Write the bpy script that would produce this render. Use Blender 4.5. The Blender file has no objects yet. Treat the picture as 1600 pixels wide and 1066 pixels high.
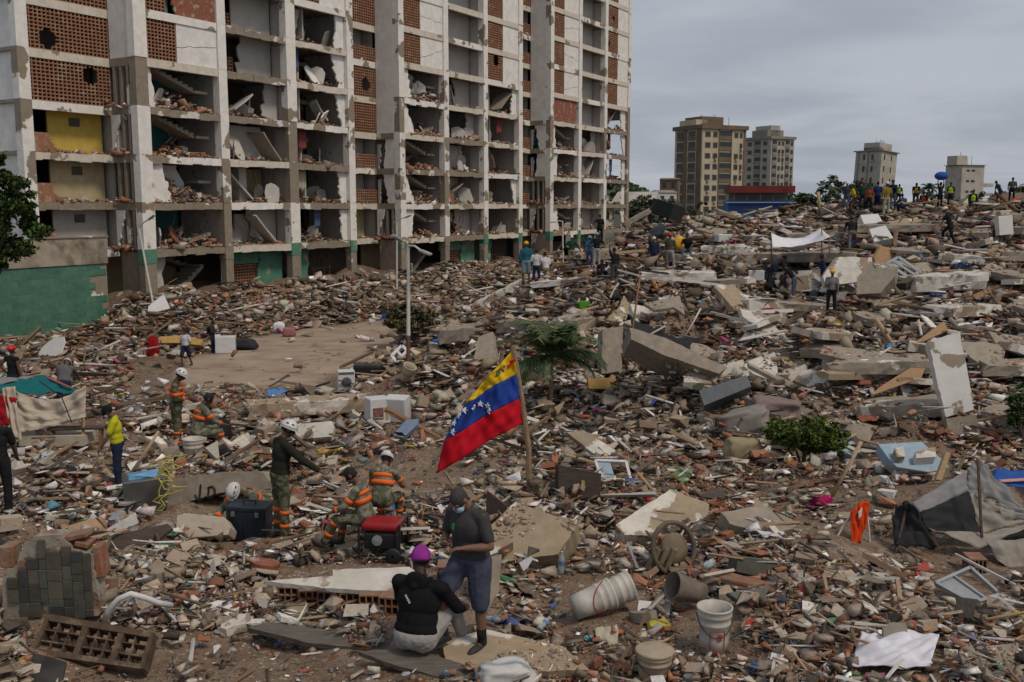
import bpy, bmesh, math, random
import numpy as np
from mathutils import Vector, Matrix, Euler, Quaternion, noise
from mathutils.bvhtree import BVHTree

rnd = random.Random(7)
nrg = np.random.default_rng(7)
R = math.radians
scene = bpy.context.scene
COL = scene.collection

# ------------------------------------------------------------------ camera, sky, sun, exposure
CAM_H, PITCH, FPX = 7.2, R(7.7), 1600 * 35.0 / 36.0
cam = bpy.data.cameras.new('camera'); cam.lens = 35; cam.sensor_width = 36
cam.clip_start = .1; cam.clip_end = 6000
cam_o = bpy.data.objects.new('camera', cam); COL.objects.link(cam_o)
cam_o.location = (0, 0, CAM_H); cam_o.rotation_euler = (R(90) - PITCH, 0, 0)
scene.camera = cam_o

world = bpy.data.worlds.new('World'); scene.world = world; world.use_nodes = True
wn, wl = world.node_tree.nodes, world.node_tree.links
bg = wn['Background']; bg.inputs['Strength'].default_value = .1
sky = wn.new('ShaderNodeTexSky'); sky.sky_type = 'NISHITA'; sky.sun_disc = False
SUN_EL, SUN_AZ = R(54), R(130)
sky.sun_elevation = SUN_EL; sky.sun_rotation = SUN_AZ; sky.dust_density = 3
tc = wn.new('ShaderNodeTexCoord')
sep = wn.new('ShaderNodeSeparateXYZ'); wl.new(tc.outputs['Generated'], sep.inputs[0])
za = wn.new('ShaderNodeMath'); za.operation = 'ABSOLUTE'; wl.new(sep.outputs['Z'], za.inputs[0])
zb = wn.new('ShaderNodeMath'); zb.operation = 'ADD'; zb.inputs[1].default_value = .12; wl.new(za.outputs[0], zb.inputs[0])
dv = wn.new('ShaderNodeVectorMath'); dv.operation = 'DIVIDE'; wl.new(tc.outputs['Generated'], dv.inputs[0])
cb = wn.new('ShaderNodeCombineXYZ'); cb.inputs[2].default_value = 1.0
wl.new(zb.outputs[0], cb.inputs[0]); wl.new(zb.outputs[0], cb.inputs[1]); wl.new(cb.outputs[0], dv.inputs[1])
cn = wn.new('ShaderNodeTexNoise'); cn.inputs['Scale'].default_value = .85; cn.inputs['Detail'].default_value = 7
cn.inputs['Roughness'].default_value = .52; cn.inputs['Distortion'].default_value = .35
wl.new(dv.outputs[0], cn.inputs['Vector'])
cr = wn.new('ShaderNodeValToRGB'); cr.color_ramp.interpolation = 'EASE'
cr.color_ramp.elements[0].position = .34; cr.color_ramp.elements[0].color = (2.66, 2.9, 3.36, 1)
cr.color_ramp.elements[1].position = .68; cr.color_ramp.elements[1].color = (3.6, 3.8, 4.2, 1)
wl.new(cn.outputs['Fac'], cr.inputs[0])
mx = wn.new('ShaderNodeMix'); mx.data_type = 'RGBA'; mx.inputs['Factor'].default_value = .93
wl.new(sky.outputs[0], mx.inputs['A']); wl.new(cr.outputs[0], mx.inputs['B'])
wl.new(mx.outputs['Result'], bg.inputs['Color'])

sd = bpy.data.lights.new('sun', 'SUN'); sd.energy = 1.5; sd.angle = R(13); sd.color = (1, .88, .72)
sun = bpy.data.objects.new('sun', sd); COL.objects.link(sun)
sun.rotation_euler = (R(90) - SUN_EL, 0, R(180) - SUN_AZ)   # light comes from behind the camera, right
scene.view_settings.view_transform = 'Standard'; scene.view_settings.look = 'None'
scene.view_settings.gamma = 1; scene.view_settings.exposure = 0.37
scene.view_settings.use_curve_mapping = False

# ------------------------------------------------------------------ helpers
CP, SP = math.cos(PITCH), math.sin(PITCH)
def ray(px, py):
    a, b = (px - 800) / FPX, (533 - py) / FPX
    return Vector((a, CP + b * SP, b * CP - SP))
def P(px, py, d):                       # point at axial depth d
    return Vector((0, 0, CAM_H)) + ray(px, py) * d
def proj(v):
    v = Vector(v) - Vector((0, 0, CAM_H))
    d = v.y * CP - v.z * SP
    return 800 + v.x / d * FPX, 533 - (v.y * SP + v.z * CP) / d * FPX, d

MATS = {}
def mat(name, c, rough=.85, var=.25, scale=6., bump=.15, metal=0., c2=None, thr=None, soft=.04, dust=0., scale2=1.2, spec=.3, wire=None, trans=0., alpha=1., rndv=0., stretch=None):
    """procedural surface: colour + fine mottling, an optional second colour in patches, dust on faces that look up"""
    if name in MATS: return MATS[name]
    m = bpy.data.materials.new(name); m.use_nodes = True; MATS[name] = m
    n, l = m.node_tree.nodes, m.node_tree.links
    b = n['Principled BSDF']; b.inputs['Roughness'].default_value = rough; b.inputs['Metallic'].default_value = metal
    b.inputs['Specular IOR Level'].default_value = spec
    t = n.new('ShaderNodeTexCoord'); vec = t.outputs['Object']
    oi = n.new('ShaderNodeObjectInfo')
    off = n.new('ShaderNodeVectorMath'); off.operation = 'MULTIPLY_ADD'
    cmb = n.new('ShaderNodeCombineXYZ')
    for i in range(3): l.new(oi.outputs['Random'], cmb.inputs[i])
    off.inputs[1].default_value = (37, 53, 71); l.new(cmb.outputs[0], off.inputs[0]); l.new(vec, off.inputs[2])
    vec = off.outputs[0]
    if stretch:
        mp = n.new('ShaderNodeVectorMath'); mp.operation = 'MULTIPLY'; mp.inputs[1].default_value = stretch
        l.new(vec, mp.inputs[0]); vec = mp.outputs[0]
    nz = n.new('ShaderNodeTexNoise'); nz.inputs['Scale'].default_value = scale; nz.inputs['Detail'].default_value = 6
    nz.inputs['Roughness'].default_value = .65; l.new(vec, nz.inputs['Vector'])
    def rgb(a, b_):
        r = n.new('ShaderNodeValToRGB'); r.color_ramp.elements[0].position = .3; r.color_ramp.elements[1].position = .72
        r.color_ramp.elements[0].color = (*a, 1); r.color_ramp.elements[1].color = (*b_, 1)
        l.new(nz.outputs['Fac'], r.inputs[0]); return r.outputs[0]
    lo = lambda c: tuple(x * (1 - var) for x in c)
    hi = lambda c: tuple(min(1, x * (1 + var * .8)) for x in c)
    col = rgb(lo(c), hi(c))
    def mixc(f, a, b_):
        k = n.new('ShaderNodeMix'); k.data_type = 'RGBA'; l.new(f, k.inputs['Factor'])
        l.new(a, k.inputs['A']); l.new(b_, k.inputs['B']); return k.outputs['Result']
    h = nz.outputs['Fac']
    if c2 is not None:
        n2 = n.new('ShaderNodeTexNoise'); n2.inputs['Scale'].default_value = scale2; n2.inputs['Detail'].default_value = 8
        n2.inputs['Roughness'].default_value = .55; l.new(vec, n2.inputs['Vector'])
        rr = n.new('ShaderNodeMapRange'); rr.inputs[1].default_value = thr - soft; rr.inputs[2].default_value = thr + soft
        l.new(n2.outputs['Fac'], rr.inputs[0])
        col = mixc(rr.outputs[0], col, rgb(lo(c2), hi(c2)))
        ad = n.new('ShaderNodeMath'); ad.operation = 'MULTIPLY_ADD'; ad.inputs[1].default_value = -1.5
        l.new(rr.outputs[0], ad.inputs[0]); l.new(h, ad.inputs[2]); h = ad.outputs[0]
    if dust:
        g = n.new('ShaderNodeNewGeometry'); s = n.new('ShaderNodeSeparateXYZ'); l.new(g.outputs['Normal'], s.inputs[0])
        n3 = n.new('ShaderNodeTexNoise'); n3.inputs['Scale'].default_value = 3; n3.inputs['Detail'].default_value = 5; l.new(vec, n3.inputs['Vector'])
        mm = n.new('ShaderNodeMath'); mm.operation = 'MULTIPLY'; l.new(s.outputs['Z'], mm.inputs[0]); l.new(n3.outputs['Fac'], mm.inputs[1])
        r2 = n.new('ShaderNodeMapRange'); r2.inputs[1].default_value = .2; r2.inputs[2].default_value = .75; r2.inputs[4].default_value = dust
        l.new(mm.outputs[0], r2.inputs[0])
        dc = n.new('ShaderNodeRGB'); dc.outputs[0].default_value = (.225, .175, .13, 1)
        col = mixc(r2.outputs[0], col, dc.outputs[0])
    if rndv:
        hs = n.new('ShaderNodeHueSaturation'); mr = n.new('ShaderNodeMapRange')
        mr.inputs[3].default_value = 1 - rndv; mr.inputs[4].default_value = 1 + rndv
        l.new(oi.outputs['Random'], mr.inputs[0]); l.new(mr.outputs[0], hs.inputs['Value']); l.new(col, hs.inputs['Color']); col = hs.outputs[0]
    l.new(col, b.inputs['Base Color'])
    if bump:
        bp = n.new('ShaderNodeBump'); bp.inputs['Strength'].default_value = bump; bp.inputs['Distance'].default_value = .05
        l.new(h, bp.inputs['Height']); l.new(bp.outputs[0], b.inputs['Normal'])
    if trans: b.inputs['Transmission Weight'].default_value = trans
    if alpha < 1: b.inputs['Alpha'].default_value = alpha
    return m

def attr_mat(name, rough=.9, bump=.25, scale=25.):
    """surface whose colour is stored per fragment"""
    m = bpy.data.materials.new(name); m.use_nodes = True; n, l = m.node_tree.nodes, m.node_tree.links
    b = n['Principled BSDF']; b.inputs['Roughness'].default_value = rough; b.inputs['Specular IOR Level'].default_value = .2
    a = n.new('ShaderNodeAttribute'); a.attribute_name = 'Col'
    t = n.new('ShaderNodeTexCoord'); nz = n.new('ShaderNodeTexNoise'); nz.inputs['Scale'].default_value = scale; nz.inputs['Detail'].default_value = 5
    l.new(t.outputs['Object'], nz.inputs['Vector'])
    r = n.new('ShaderNodeMapRange'); r.inputs[1].default_value = .3; r.inputs[2].default_value = .7; r.inputs[3].default_value = .68; r.inputs[4].default_value = 1.2
    l.new(nz.outputs['Fac'], r.inputs[0])
    k = n.new('ShaderNodeVectorMath'); k.operation = 'SCALE'; l.new(a.outputs['Color'], k.inputs[0]); l.new(r.outputs[0], k.inputs['Scale'])
    l.new(k.outputs[0], b.inputs['Base Color'])
    bp = n.new('ShaderNodeBump'); bp.inputs['Strength'].default_value = bump; bp.inputs['Distance'].default_value = .03
    l.new(nz.outputs['Fac'], bp.inputs['Height']); l.new(bp.outputs[0], b.inputs['Normal'])
    return m

def tag(o, label=None, cat=None, group=None, kind=None):
    if label: o['label'] = label
    if cat: o['category'] = cat
    if group: o['group'] = group
    if kind: o['kind'] = kind
    return o
def link(o, parent=None):
    COL.objects.link(o)
    if parent is not None: o.parent = parent
    return o
def empty(name, loc=(0, 0, 0), rz=0, label=None, cat=None, group=None):
    o = bpy.data.objects.new(name, None); o.location = loc; o.rotation_euler = (0, 0, rz); link(o)
    o.empty_display_size = .1
    return tag(o, label, cat, group)

class MB:
    """collects shapes for ONE mesh object"""
    def __init__(s): s.v = []; s.f = []; s.m = []; s.cur = 0
    def add(s, vs, fs):
        o = len(s.v); s.v += [tuple(v) for v in vs]; s.f += [tuple(i + o for i in f) for f in fs]; s.m += [s.cur] * len(fs); return s
    def box(s, c, size, rot=None, jit=0., taper=1.):
        x, y, z = (k / 2 for k in size); vs = []
        for dz in (-1, 1):
            k = taper if dz > 0 else 1
            for dx, dy in ((-1, -1), (1, -1), (1, 1), (-1, 1)):
                vs.append(Vector((dx * x * k + rnd.uniform(-jit, jit), dy * y * k + rnd.uniform(-jit, jit), dz * z + rnd.uniform(-jit, jit))))
        M = rot if rot is not None else Matrix.Identity(3)
        c = Vector(c)
        return s.add([M @ v + c for v in vs], [(0, 3, 2, 1), (4, 5, 6, 7), (0, 1, 5, 4), (1, 2, 6, 5), (2, 3, 7, 6), (3, 0, 4, 7)])
    def rbox(s, c, size, r=.02, rot=None, seg=2, jit=0.):
        bm = bmesh.new(); bmesh.ops.create_cube(bm, size=1)
        for v in bm.verts: v.co = Vector(v.co[i] * size[i] + rnd.uniform(-jit, jit) for i in range(3))
        bmesh.ops.bevel(bm, geom=bm.edges[:], offset=min(r, min(size) * .45), segments=seg, affect='EDGES', profile=.5)
        M = rot if rot is not None else Matrix.Identity(3); c = Vector(c)
        bm.verts.index_update()
        s.add([M @ v.co + c for v in bm.verts], [[v.index for v in f.verts] for f in bm.faces]); bm.free(); return s
    def tube(s, pts, r, n=8, cap=True):
        pts = [Vector(p) for p in pts]; rs = r if isinstance(r, (list, tuple)) else [r] * len(pts)
        vs, fs = [], []; ref = Vector((0, 0, 1))
        for i, p in enumerate(pts):
            t = (pts[min(i + 1, len(pts) - 1)] - pts[max(i - 1, 0)]).normalized()
            if i == 0:
                a = t.orthogonal().normalized()
            else:
                a = (a - t * a.dot(t)).normalized()
            b = t.cross(a)
            for k in range(n):
                w = 2 * math.pi * k / n; vs.append(p + (a * math.cos(w) + b * math.sin(w)) * rs[i])
        for i in range(len(pts) - 1):
            for k in range(n):
                fs.append((i * n + k, i * n + (k + 1) % n, (i + 1) * n + (k + 1) % n, (i + 1) * n + k))
        if cap: fs.append(tuple(range(n))[::-1]); fs.append(tuple((len(pts) - 1) * n + k for k in range(n)))
        return s.add(vs, fs)
    def lathe(s, prof, n=20, M=None, c=(0, 0, 0)):
        vs, fs = [], []
        for r_, z in prof:
            for k in range(n):
                w = 2 * math.pi * k / n; vs.append(Vector((r_ * math.cos(w), r_ * math.sin(w), z)))
        for i in range(len(prof) - 1):
            for k in range(n):
                fs.append((i * n + k, i * n + (k + 1) % n, (i + 1) * n + (k + 1) % n, (i + 1) * n + k))
        M = M if M is not None else Matrix.Identity(3); c = Vector(c)
        return s.add([M @ v + c for v in vs], fs)
    def ell(s, c, r, M=None, nu=12, nv=8):
        vs = [Vector((0, 0, -1))]; fs = []
        for j in range(1, nv):
            ph = -math.pi / 2 + math.pi * j / nv
            for i in range(nu):
                th = 2 * math.pi * i / nu; vs.append(Vector((math.cos(ph) * math.cos(th), math.cos(ph) * math.sin(th), math.sin(ph))))
        vs.append(Vector((0, 0, 1)))
        for i in range(nu): fs.append((0, 1 + (i + 1) % nu, 1 + i))
        for j in range(nv - 2):
            for i in range(nu):
                a = 1 + j * nu; fs.append((a + i, a + (i + 1) % nu, a + nu + (i + 1) % nu, a + nu + i))
        a = 1 + (nv - 2) * nu
        for i in range(nu): fs.append((a + i, a + (i + 1) % nu, len(vs) - 1))
        M = M if M is not None else Matrix.Identity(3); c = Vector(c)
        return s.add([M @ Vector((v.x * r[0], v.y * r[1], v.z * r[2])) + c for v in vs], fs)
    def cap(s, p0, p1, r0, r1, n=10):        # tapered capsule
        p0, p1 = Vector(p0), Vector(p1); t = (p1 - p0)
        L = t.length; t = t / L if L > 1e-6 else Vector((0, 0, 1))
        pts, rs = [], []
        for w in (80, 55, 28): pts.append(p0 - t * r0 * math.sin(R(w))); rs.append(r0 * math.cos(R(w)))
        pts += [p0, p1]; rs += [r0, r1]
        for w in (28, 55, 80): pts.append(p1 + t * r1 * math.sin(R(w))); rs.append(r1 * math.cos(R(w)))
        return s.tube(pts, rs, n)
    def prism(s, outline, h, M=None, c=(0, 0, 0), jit=0.):     # outline in local xy, thickness along z, centred
        n = len(outline); M = M if M is not None else Matrix.Identity(3); c = Vector(c)
        vs = [M @ Vector((x, y, -h / 2)) + c for x, y in outline] + [M @ Vector((x, y, h / 2)) + c for x, y in outline]
        return s.add(vs, [tuple(range(n))[::-1], tuple(range(n, 2 * n))] + [(i, (i + 1) % n, n + (i + 1) % n, n + i) for i in range(n)])
    def grid(s, nx, ny, fn):
        vs = [fn(i / (nx - 1), j / (ny - 1)) for j in range(ny) for i in range(nx)]
        return s.add(vs, [(j * nx + i, j * nx + i + 1, (j + 1) * nx + i + 1, (j + 1) * nx + i) for j in range(ny - 1) for i in range(nx - 1)])
    def mesh(s, name, mats, smooth=False):
        me = bpy.data.meshes.new(name); me.from_pydata(s.v, [], s.f)
        for m in (mats if isinstance(mats, (list, tuple)) else [mats]): me.materials.append(m)
        if len(set(s.m)) > 1: me.polygons.foreach_set('material_index', s.m)
        if smooth: me.polygons.foreach_set('use_smooth', [True] * len(me.polygons))
        me.update(); return me
    def build(s, name, mats, parent=None, loc=None, rz=None, smooth=False, solid=0., sub=0):
        o = bpy.data.objects.new(name, s.mesh(name, mats, smooth)); link(o, parent)
        if loc is not None: o.location = loc
        if rz is not None: o.rotation_euler = (0, 0, rz)
        if solid:
            md = o.modifiers.new('solid', 'SOLIDIFY'); md.thickness = solid; md.offset = 0
        if sub:
            md = o.modifiers.new('sub', 'SUBSURF'); md.levels = sub; md.render_levels = sub
        return o
def frame(fwd, up=(0, 0, 1)):      # matrix whose x axis is fwd, z axis near up
    x = Vector(fwd).normalized(); z = Vector(up); z = (z - x * z.dot(x))
    if z.length < 1e-4: z = x.orthogonal()
    z.normalize(); y = z.cross(x)
    return Matrix((x, y, z)).transposed()
def rotm(ax, ay, az): return Euler((R(ax), R(ay), R(az))).to_matrix()
def blob(w, h, n=12, jag=.18, seed=None):     # irregular closed outline
    q = random.Random(seed if seed is not None else rnd.random()); o = []
    for i in range(n):
        a = 2 * math.pi * i / n; k = 1 + q.uniform(-jag, jag)
        c_, s_ = math.cos(a), math.sin(a); e = max(abs(c_), abs(s_)) ** .75
        o.append((c_ / e * w / 2 * k, s_ / e * h / 2 * k))
    return o

# ------------------------------------------------------------------ plan of the damaged block (needed by the terrain)
TV = Vector((math.sin(R(30.86)), math.cos(R(30.86)), 0))       # along the facade, away from the camera
NV = Vector((-TV.y, TV.x, 0))                                   # into the building
def on_facade(px, v=0.):
    """distance u along the facade plane (set back by v) seen at pixel column px"""
    r_ = ray(px, 323); d = Vector((r_.x, r_.y)).normalized()
    A = F0 + NV * v
    den = d.x * TV.y - d.y * TV.x
    return (A.y * d.x - A.x * d.y) / -den
F0 = Vector((0, 0, 0)); r0_ = ray(232, 323); r0_ = r0_ / r0_.y; F0 = Vector((r0_.x * 61.9, 61.9, 0))
BAY = on_facade(981) / 11
def B(u, v, z): return F0 + TV * u + NV * v + Vector((0, 0, z))

# ------------------------------------------------------------------ terrain
CTL = []
def c_(Y, *pz):
    for px, z in pz: CTL.append((px, Y, z))
c_(5, (-300, 2.6), (300, 2.5), (800, 2.4), (1300, 2.9), (1900, 3.2))
c_(8, (-300, 2.6), (0, 2.55), (400, 2.45), (800, 2.4), (1200, 2.8), (1900, 3.2))
c_(10.3, (-300, 2.6), (200, 2.45), (720, 2.5), (1000, 2.65), (1300, 2.85), (1900, 3.1))
c_(12, (-300, 2.7), (60, 2.75), (500, 2.35), (850, 2.6), (1100, 2.7), (1500, 2.7), (1900, 2.9))
c_(15.4, (-300, 2.2), (200, 2.1), (440, 2.1), (560, 2.2), (800, 2.5), (1050, 2.55), (1250, 2.55), (1500, 2.65), (1900, 2.9))
c_(20, (-300, 1.9), (100, 1.6), (280, 1.95), (450, 1.6), (620, 1.7), (830, 2.0), (1000, 1.9), (1250, 2.0), (1450, 2.0), (1900, 2.5))
c_(23, (1350, 1.75), (1500, 1.85), (1200, 1.9), (1000, 1.7))
c_(26, (-300, 1.0), (100, 1.0), (400, .9), (620, .8), (800, 1.2), (1000, 1.5), (1200, 2.2), (1350, 2.6), (1480, 2.6), (1900, 3.0))
c_(29, (1100, 1.9), (1300, 3.0), (1450, 3.0), (1580, 3.0), (960, 1.6))
c_(33, (-300, .4), (100, .3), (400, .25), (600, .3), (700, .6), (800, 1.2), (900, 1.7), (1000, 2.4), (1100, 2.4), (1200, 2.7), (1300, 3.0), (1500, 3.2), (1900, 3.6))
c_(40, (-300, 0), (100, 0), (400, 0), (600, 0), (680, .4), (760, 1.6), (850, 2.9), (960, 3.2), (1150, 3.2), (1300, 3.1), (1500, 4.2), (1900, 4.8))
c_(46, (-300, 0), (100, 0), (400, 0), (600, 0), (700, .4), (780, 2.2), (830, 3.7), (950, 3.9), (1050, 4.2), (1200, 4.1), (1300, 4.0), (1400, 5.0), (1500, 5.6), (1900, 6))
c_(54, (-300, .0), (100, 0), (300, .0), (600, 0), (720, 0), (800, 2.0), (890, 3.9), (1050, 5.0), (1200, 5.4), (1380, 6.2), (1500, 6.4), (1900, 6.9))
c_(60, (1200, 5.9), (1260, 6.2), (1380, 6.9), (1500, 7.0), (1600, 7.5), (1900, 7.6), (1100, 5.7))
c_(66, (-300, 0), (300, 0), (600, 0), (760, 0), (850, 2.2), (940, 4.5), (1050, 5.9), (1130, 6.0), (1220, 6.2), (1300, 6.7), (1400, 6.9), (1550, 7.4), (1900, 7.4))
c_(80, (-300, 0), (700, 0), (860, 1), (980, 4.5), (1060, 5.7), (1200, 5.7), (1500, 6.3), (1900, 6.3))
c_(105, (700, 0), (900, 0), (1000, 1.5), (1060, 3.5), (1200, 3), (1600, 3), (1900, 3))
c_(140, (-300, 0), (500, 0), (1000, .5), (1200, 0), (1900, 0))
_c = np.array([((px - 800) / FPX, 1.25 * math.log(Y), z) for px, Y, z in CTL])
_A = np.linalg.norm(_c[:, None, :2] - _c[None, :, :2], axis=2)
_w = np.linalg.solve(_A + np.eye(len(_c)) * .004, _c[:, 2])
def base_h(x, y):
    q = np.stack([x / y, 1.25 * np.log(y)], -1).reshape(-1, 2); out = np.zeros(len(q))
    for i in range(0, len(q), 20000):
        out[i:i + 20000] = np.linalg.norm(q[i:i + 20000, None] - _c[None, :, :2], axis=2) @ _w
    return out.reshape(x.shape)
YARD = [(262, 598), (300, 560), (360, 535), (470, 515), (560, 504), (612, 500), (628, 530), (600, 560), (548, 578), (470, 602), (400, 608), (330, 607)]
def in_poly(px, py, poly):
    inside = np.zeros(np.shape(px), bool); n = len(poly); j = n - 1
    for i in range(n):
        xi, yi = poly[i]; xj, yj = poly[j]
        if yi != yj:
            c = ((yi > py) != (yj > py)) & (px < (xj - xi) * (py - yi) / (yj - yi) + xi); inside ^= c
        j = i
    return inside
def inside1(px, py, poly):
    r_ = False; j = len(poly) - 1
    for i in range(len(poly)):
        xi, yi = poly[i]; xj, yj = poly[j]
        if (yi > py) != (yj > py) and px < (xj - xi) * (py - yi) / (yj - yi) + xi: r_ = not r_
        j = i
    return r_
NR, NC = 250, 330
ys = 4.2 * (150 / 4.2) ** (np.arange(NR) / (NR - 1)); aa = np.linspace(-.80, .80, NC)
GX = ys[:, None] * aa[None, :]; GY = np.repeat(ys[:, None], NC, 1)
GZ = base_h(GX, GY)
# debris banked against the damaged block
sdist = -((GX - F0.x) * NV.x + (GY - F0.y) * NV.y); udist = (GX - F0.x) * TV.x + (GY - F0.y) * TV.y
bank = np.clip(1 - sdist / 9.5, 0, 1) ** .85 * np.clip((udist + 5.5) / 4, 0, 1) * np.where(sdist > -6, 1, 0)
GZ = np.maximum(GZ, 0) ; GZ = np.where((bank > 0), np.maximum(GZ, bank * 1.75 + GZ * .3), GZ)
d_ = GY * CP - (GZ - CAM_H) * SP
gpx = 800 + GX / d_ * FPX; gpy = 533 - (GY * SP + (GZ - CAM_H) * CP) / d_ * FPX
yard = in_poly(gpx, gpy, YARD) & (GY > 30)
ydf = yard.astype(float)
for _ in range(6):
    ydf[1:-1, 1:-1] = (ydf[1:-1, 1:-1] + ydf[:-2, 1:-1] + ydf[2:, 1:-1] + ydf[1:-1, :-2] + ydf[1:-1, 2:]) / 5
amp = (1 - ydf) * np.clip(GY / 16, .45, 2.2) * np.where((GX > 2) & (GY > 25), 1.25, 1)
amp *= np.where(GZ < .05, .35, 1)
nz_ = np.zeros_like(GZ)
for j in range(NR):
    for i in range(NC):
        x, y = GX[j, i], GY[j, i]
        nz_[j, i] = .32 * noise.noise((x * .42, y * .42, 1)) + .12 * noise.noise((x * 1.1, y * 1.1, 5)) + .05 * noise.noise((x * 3.1, y * 3.1, 9))
hill = np.clip((GX - 1) / 6, 0, 1) * np.clip((GY - 24) / 10, 0, 1) * np.clip((95 - GY) / 20, 0, 1)
big = np.array([[noise.noise((GX[j, i] * .2, GY[j, i] * .26, 31)) * .62 + noise.noise((GX[j, i] * .55, GY[j, i] * .7, 35)) * .34 if hill[j, i] > 0 else 0. for i in range(NC)] for j in range(NR)])
GZ = GZ + nz_ * amp * 1.25 + hill * (big - .05)
GZ[-12:] = GZ[-12:] * np.linspace(1, 0, 12)[:, None] - .05
verts = np.stack([GX, GY, GZ], -1).reshape(-1, 3)
idx = np.arange(NR * NC).reshape(NR, NC)
quads = np.stack([idx[:-1, :-1], idx[:-1, 1:], idx[1:, 1:], idx[1:, :-1]], -1).reshape(-1, 4)
me = bpy.data.meshes.new('terrain'); me.from_pydata(verts.tolist(), [], quads.tolist())
me.polygons.foreach_set('use_smooth', [True] * len(me.polygons))
ca = me.attributes.new('paved', 'FLOAT', 'POINT'); ca.data.foreach_set('value', ydf.reshape(-1).astype(np.float32))
terrain = bpy.data.objects.new('rubble_ground', me); link(terrain); tag(terrain, kind='structure')
TREE = BVHTree.FromPolygons([Vector(v) for v in verts], quads.tolist())
def G(px, py, up=0.):
    """point of the ground seen at a pixel"""
    r_ = ray(px, py).normalized()
    h = TREE.ray_cast(Vector((0, 0, CAM_H)), r_)
    if h[0] is None: return P(px, py, 60)
    return h[0] + Vector((0, 0, up))
def gz(x, y):
    h = TREE.ray_cast(Vector((x, y, 40)), Vector((0, 0, -1)))
    return h[0].z if h[0] is not None else 0.
def mpp(p): return proj(p)[2] / FPX            # metres per photo pixel at a point

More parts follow.
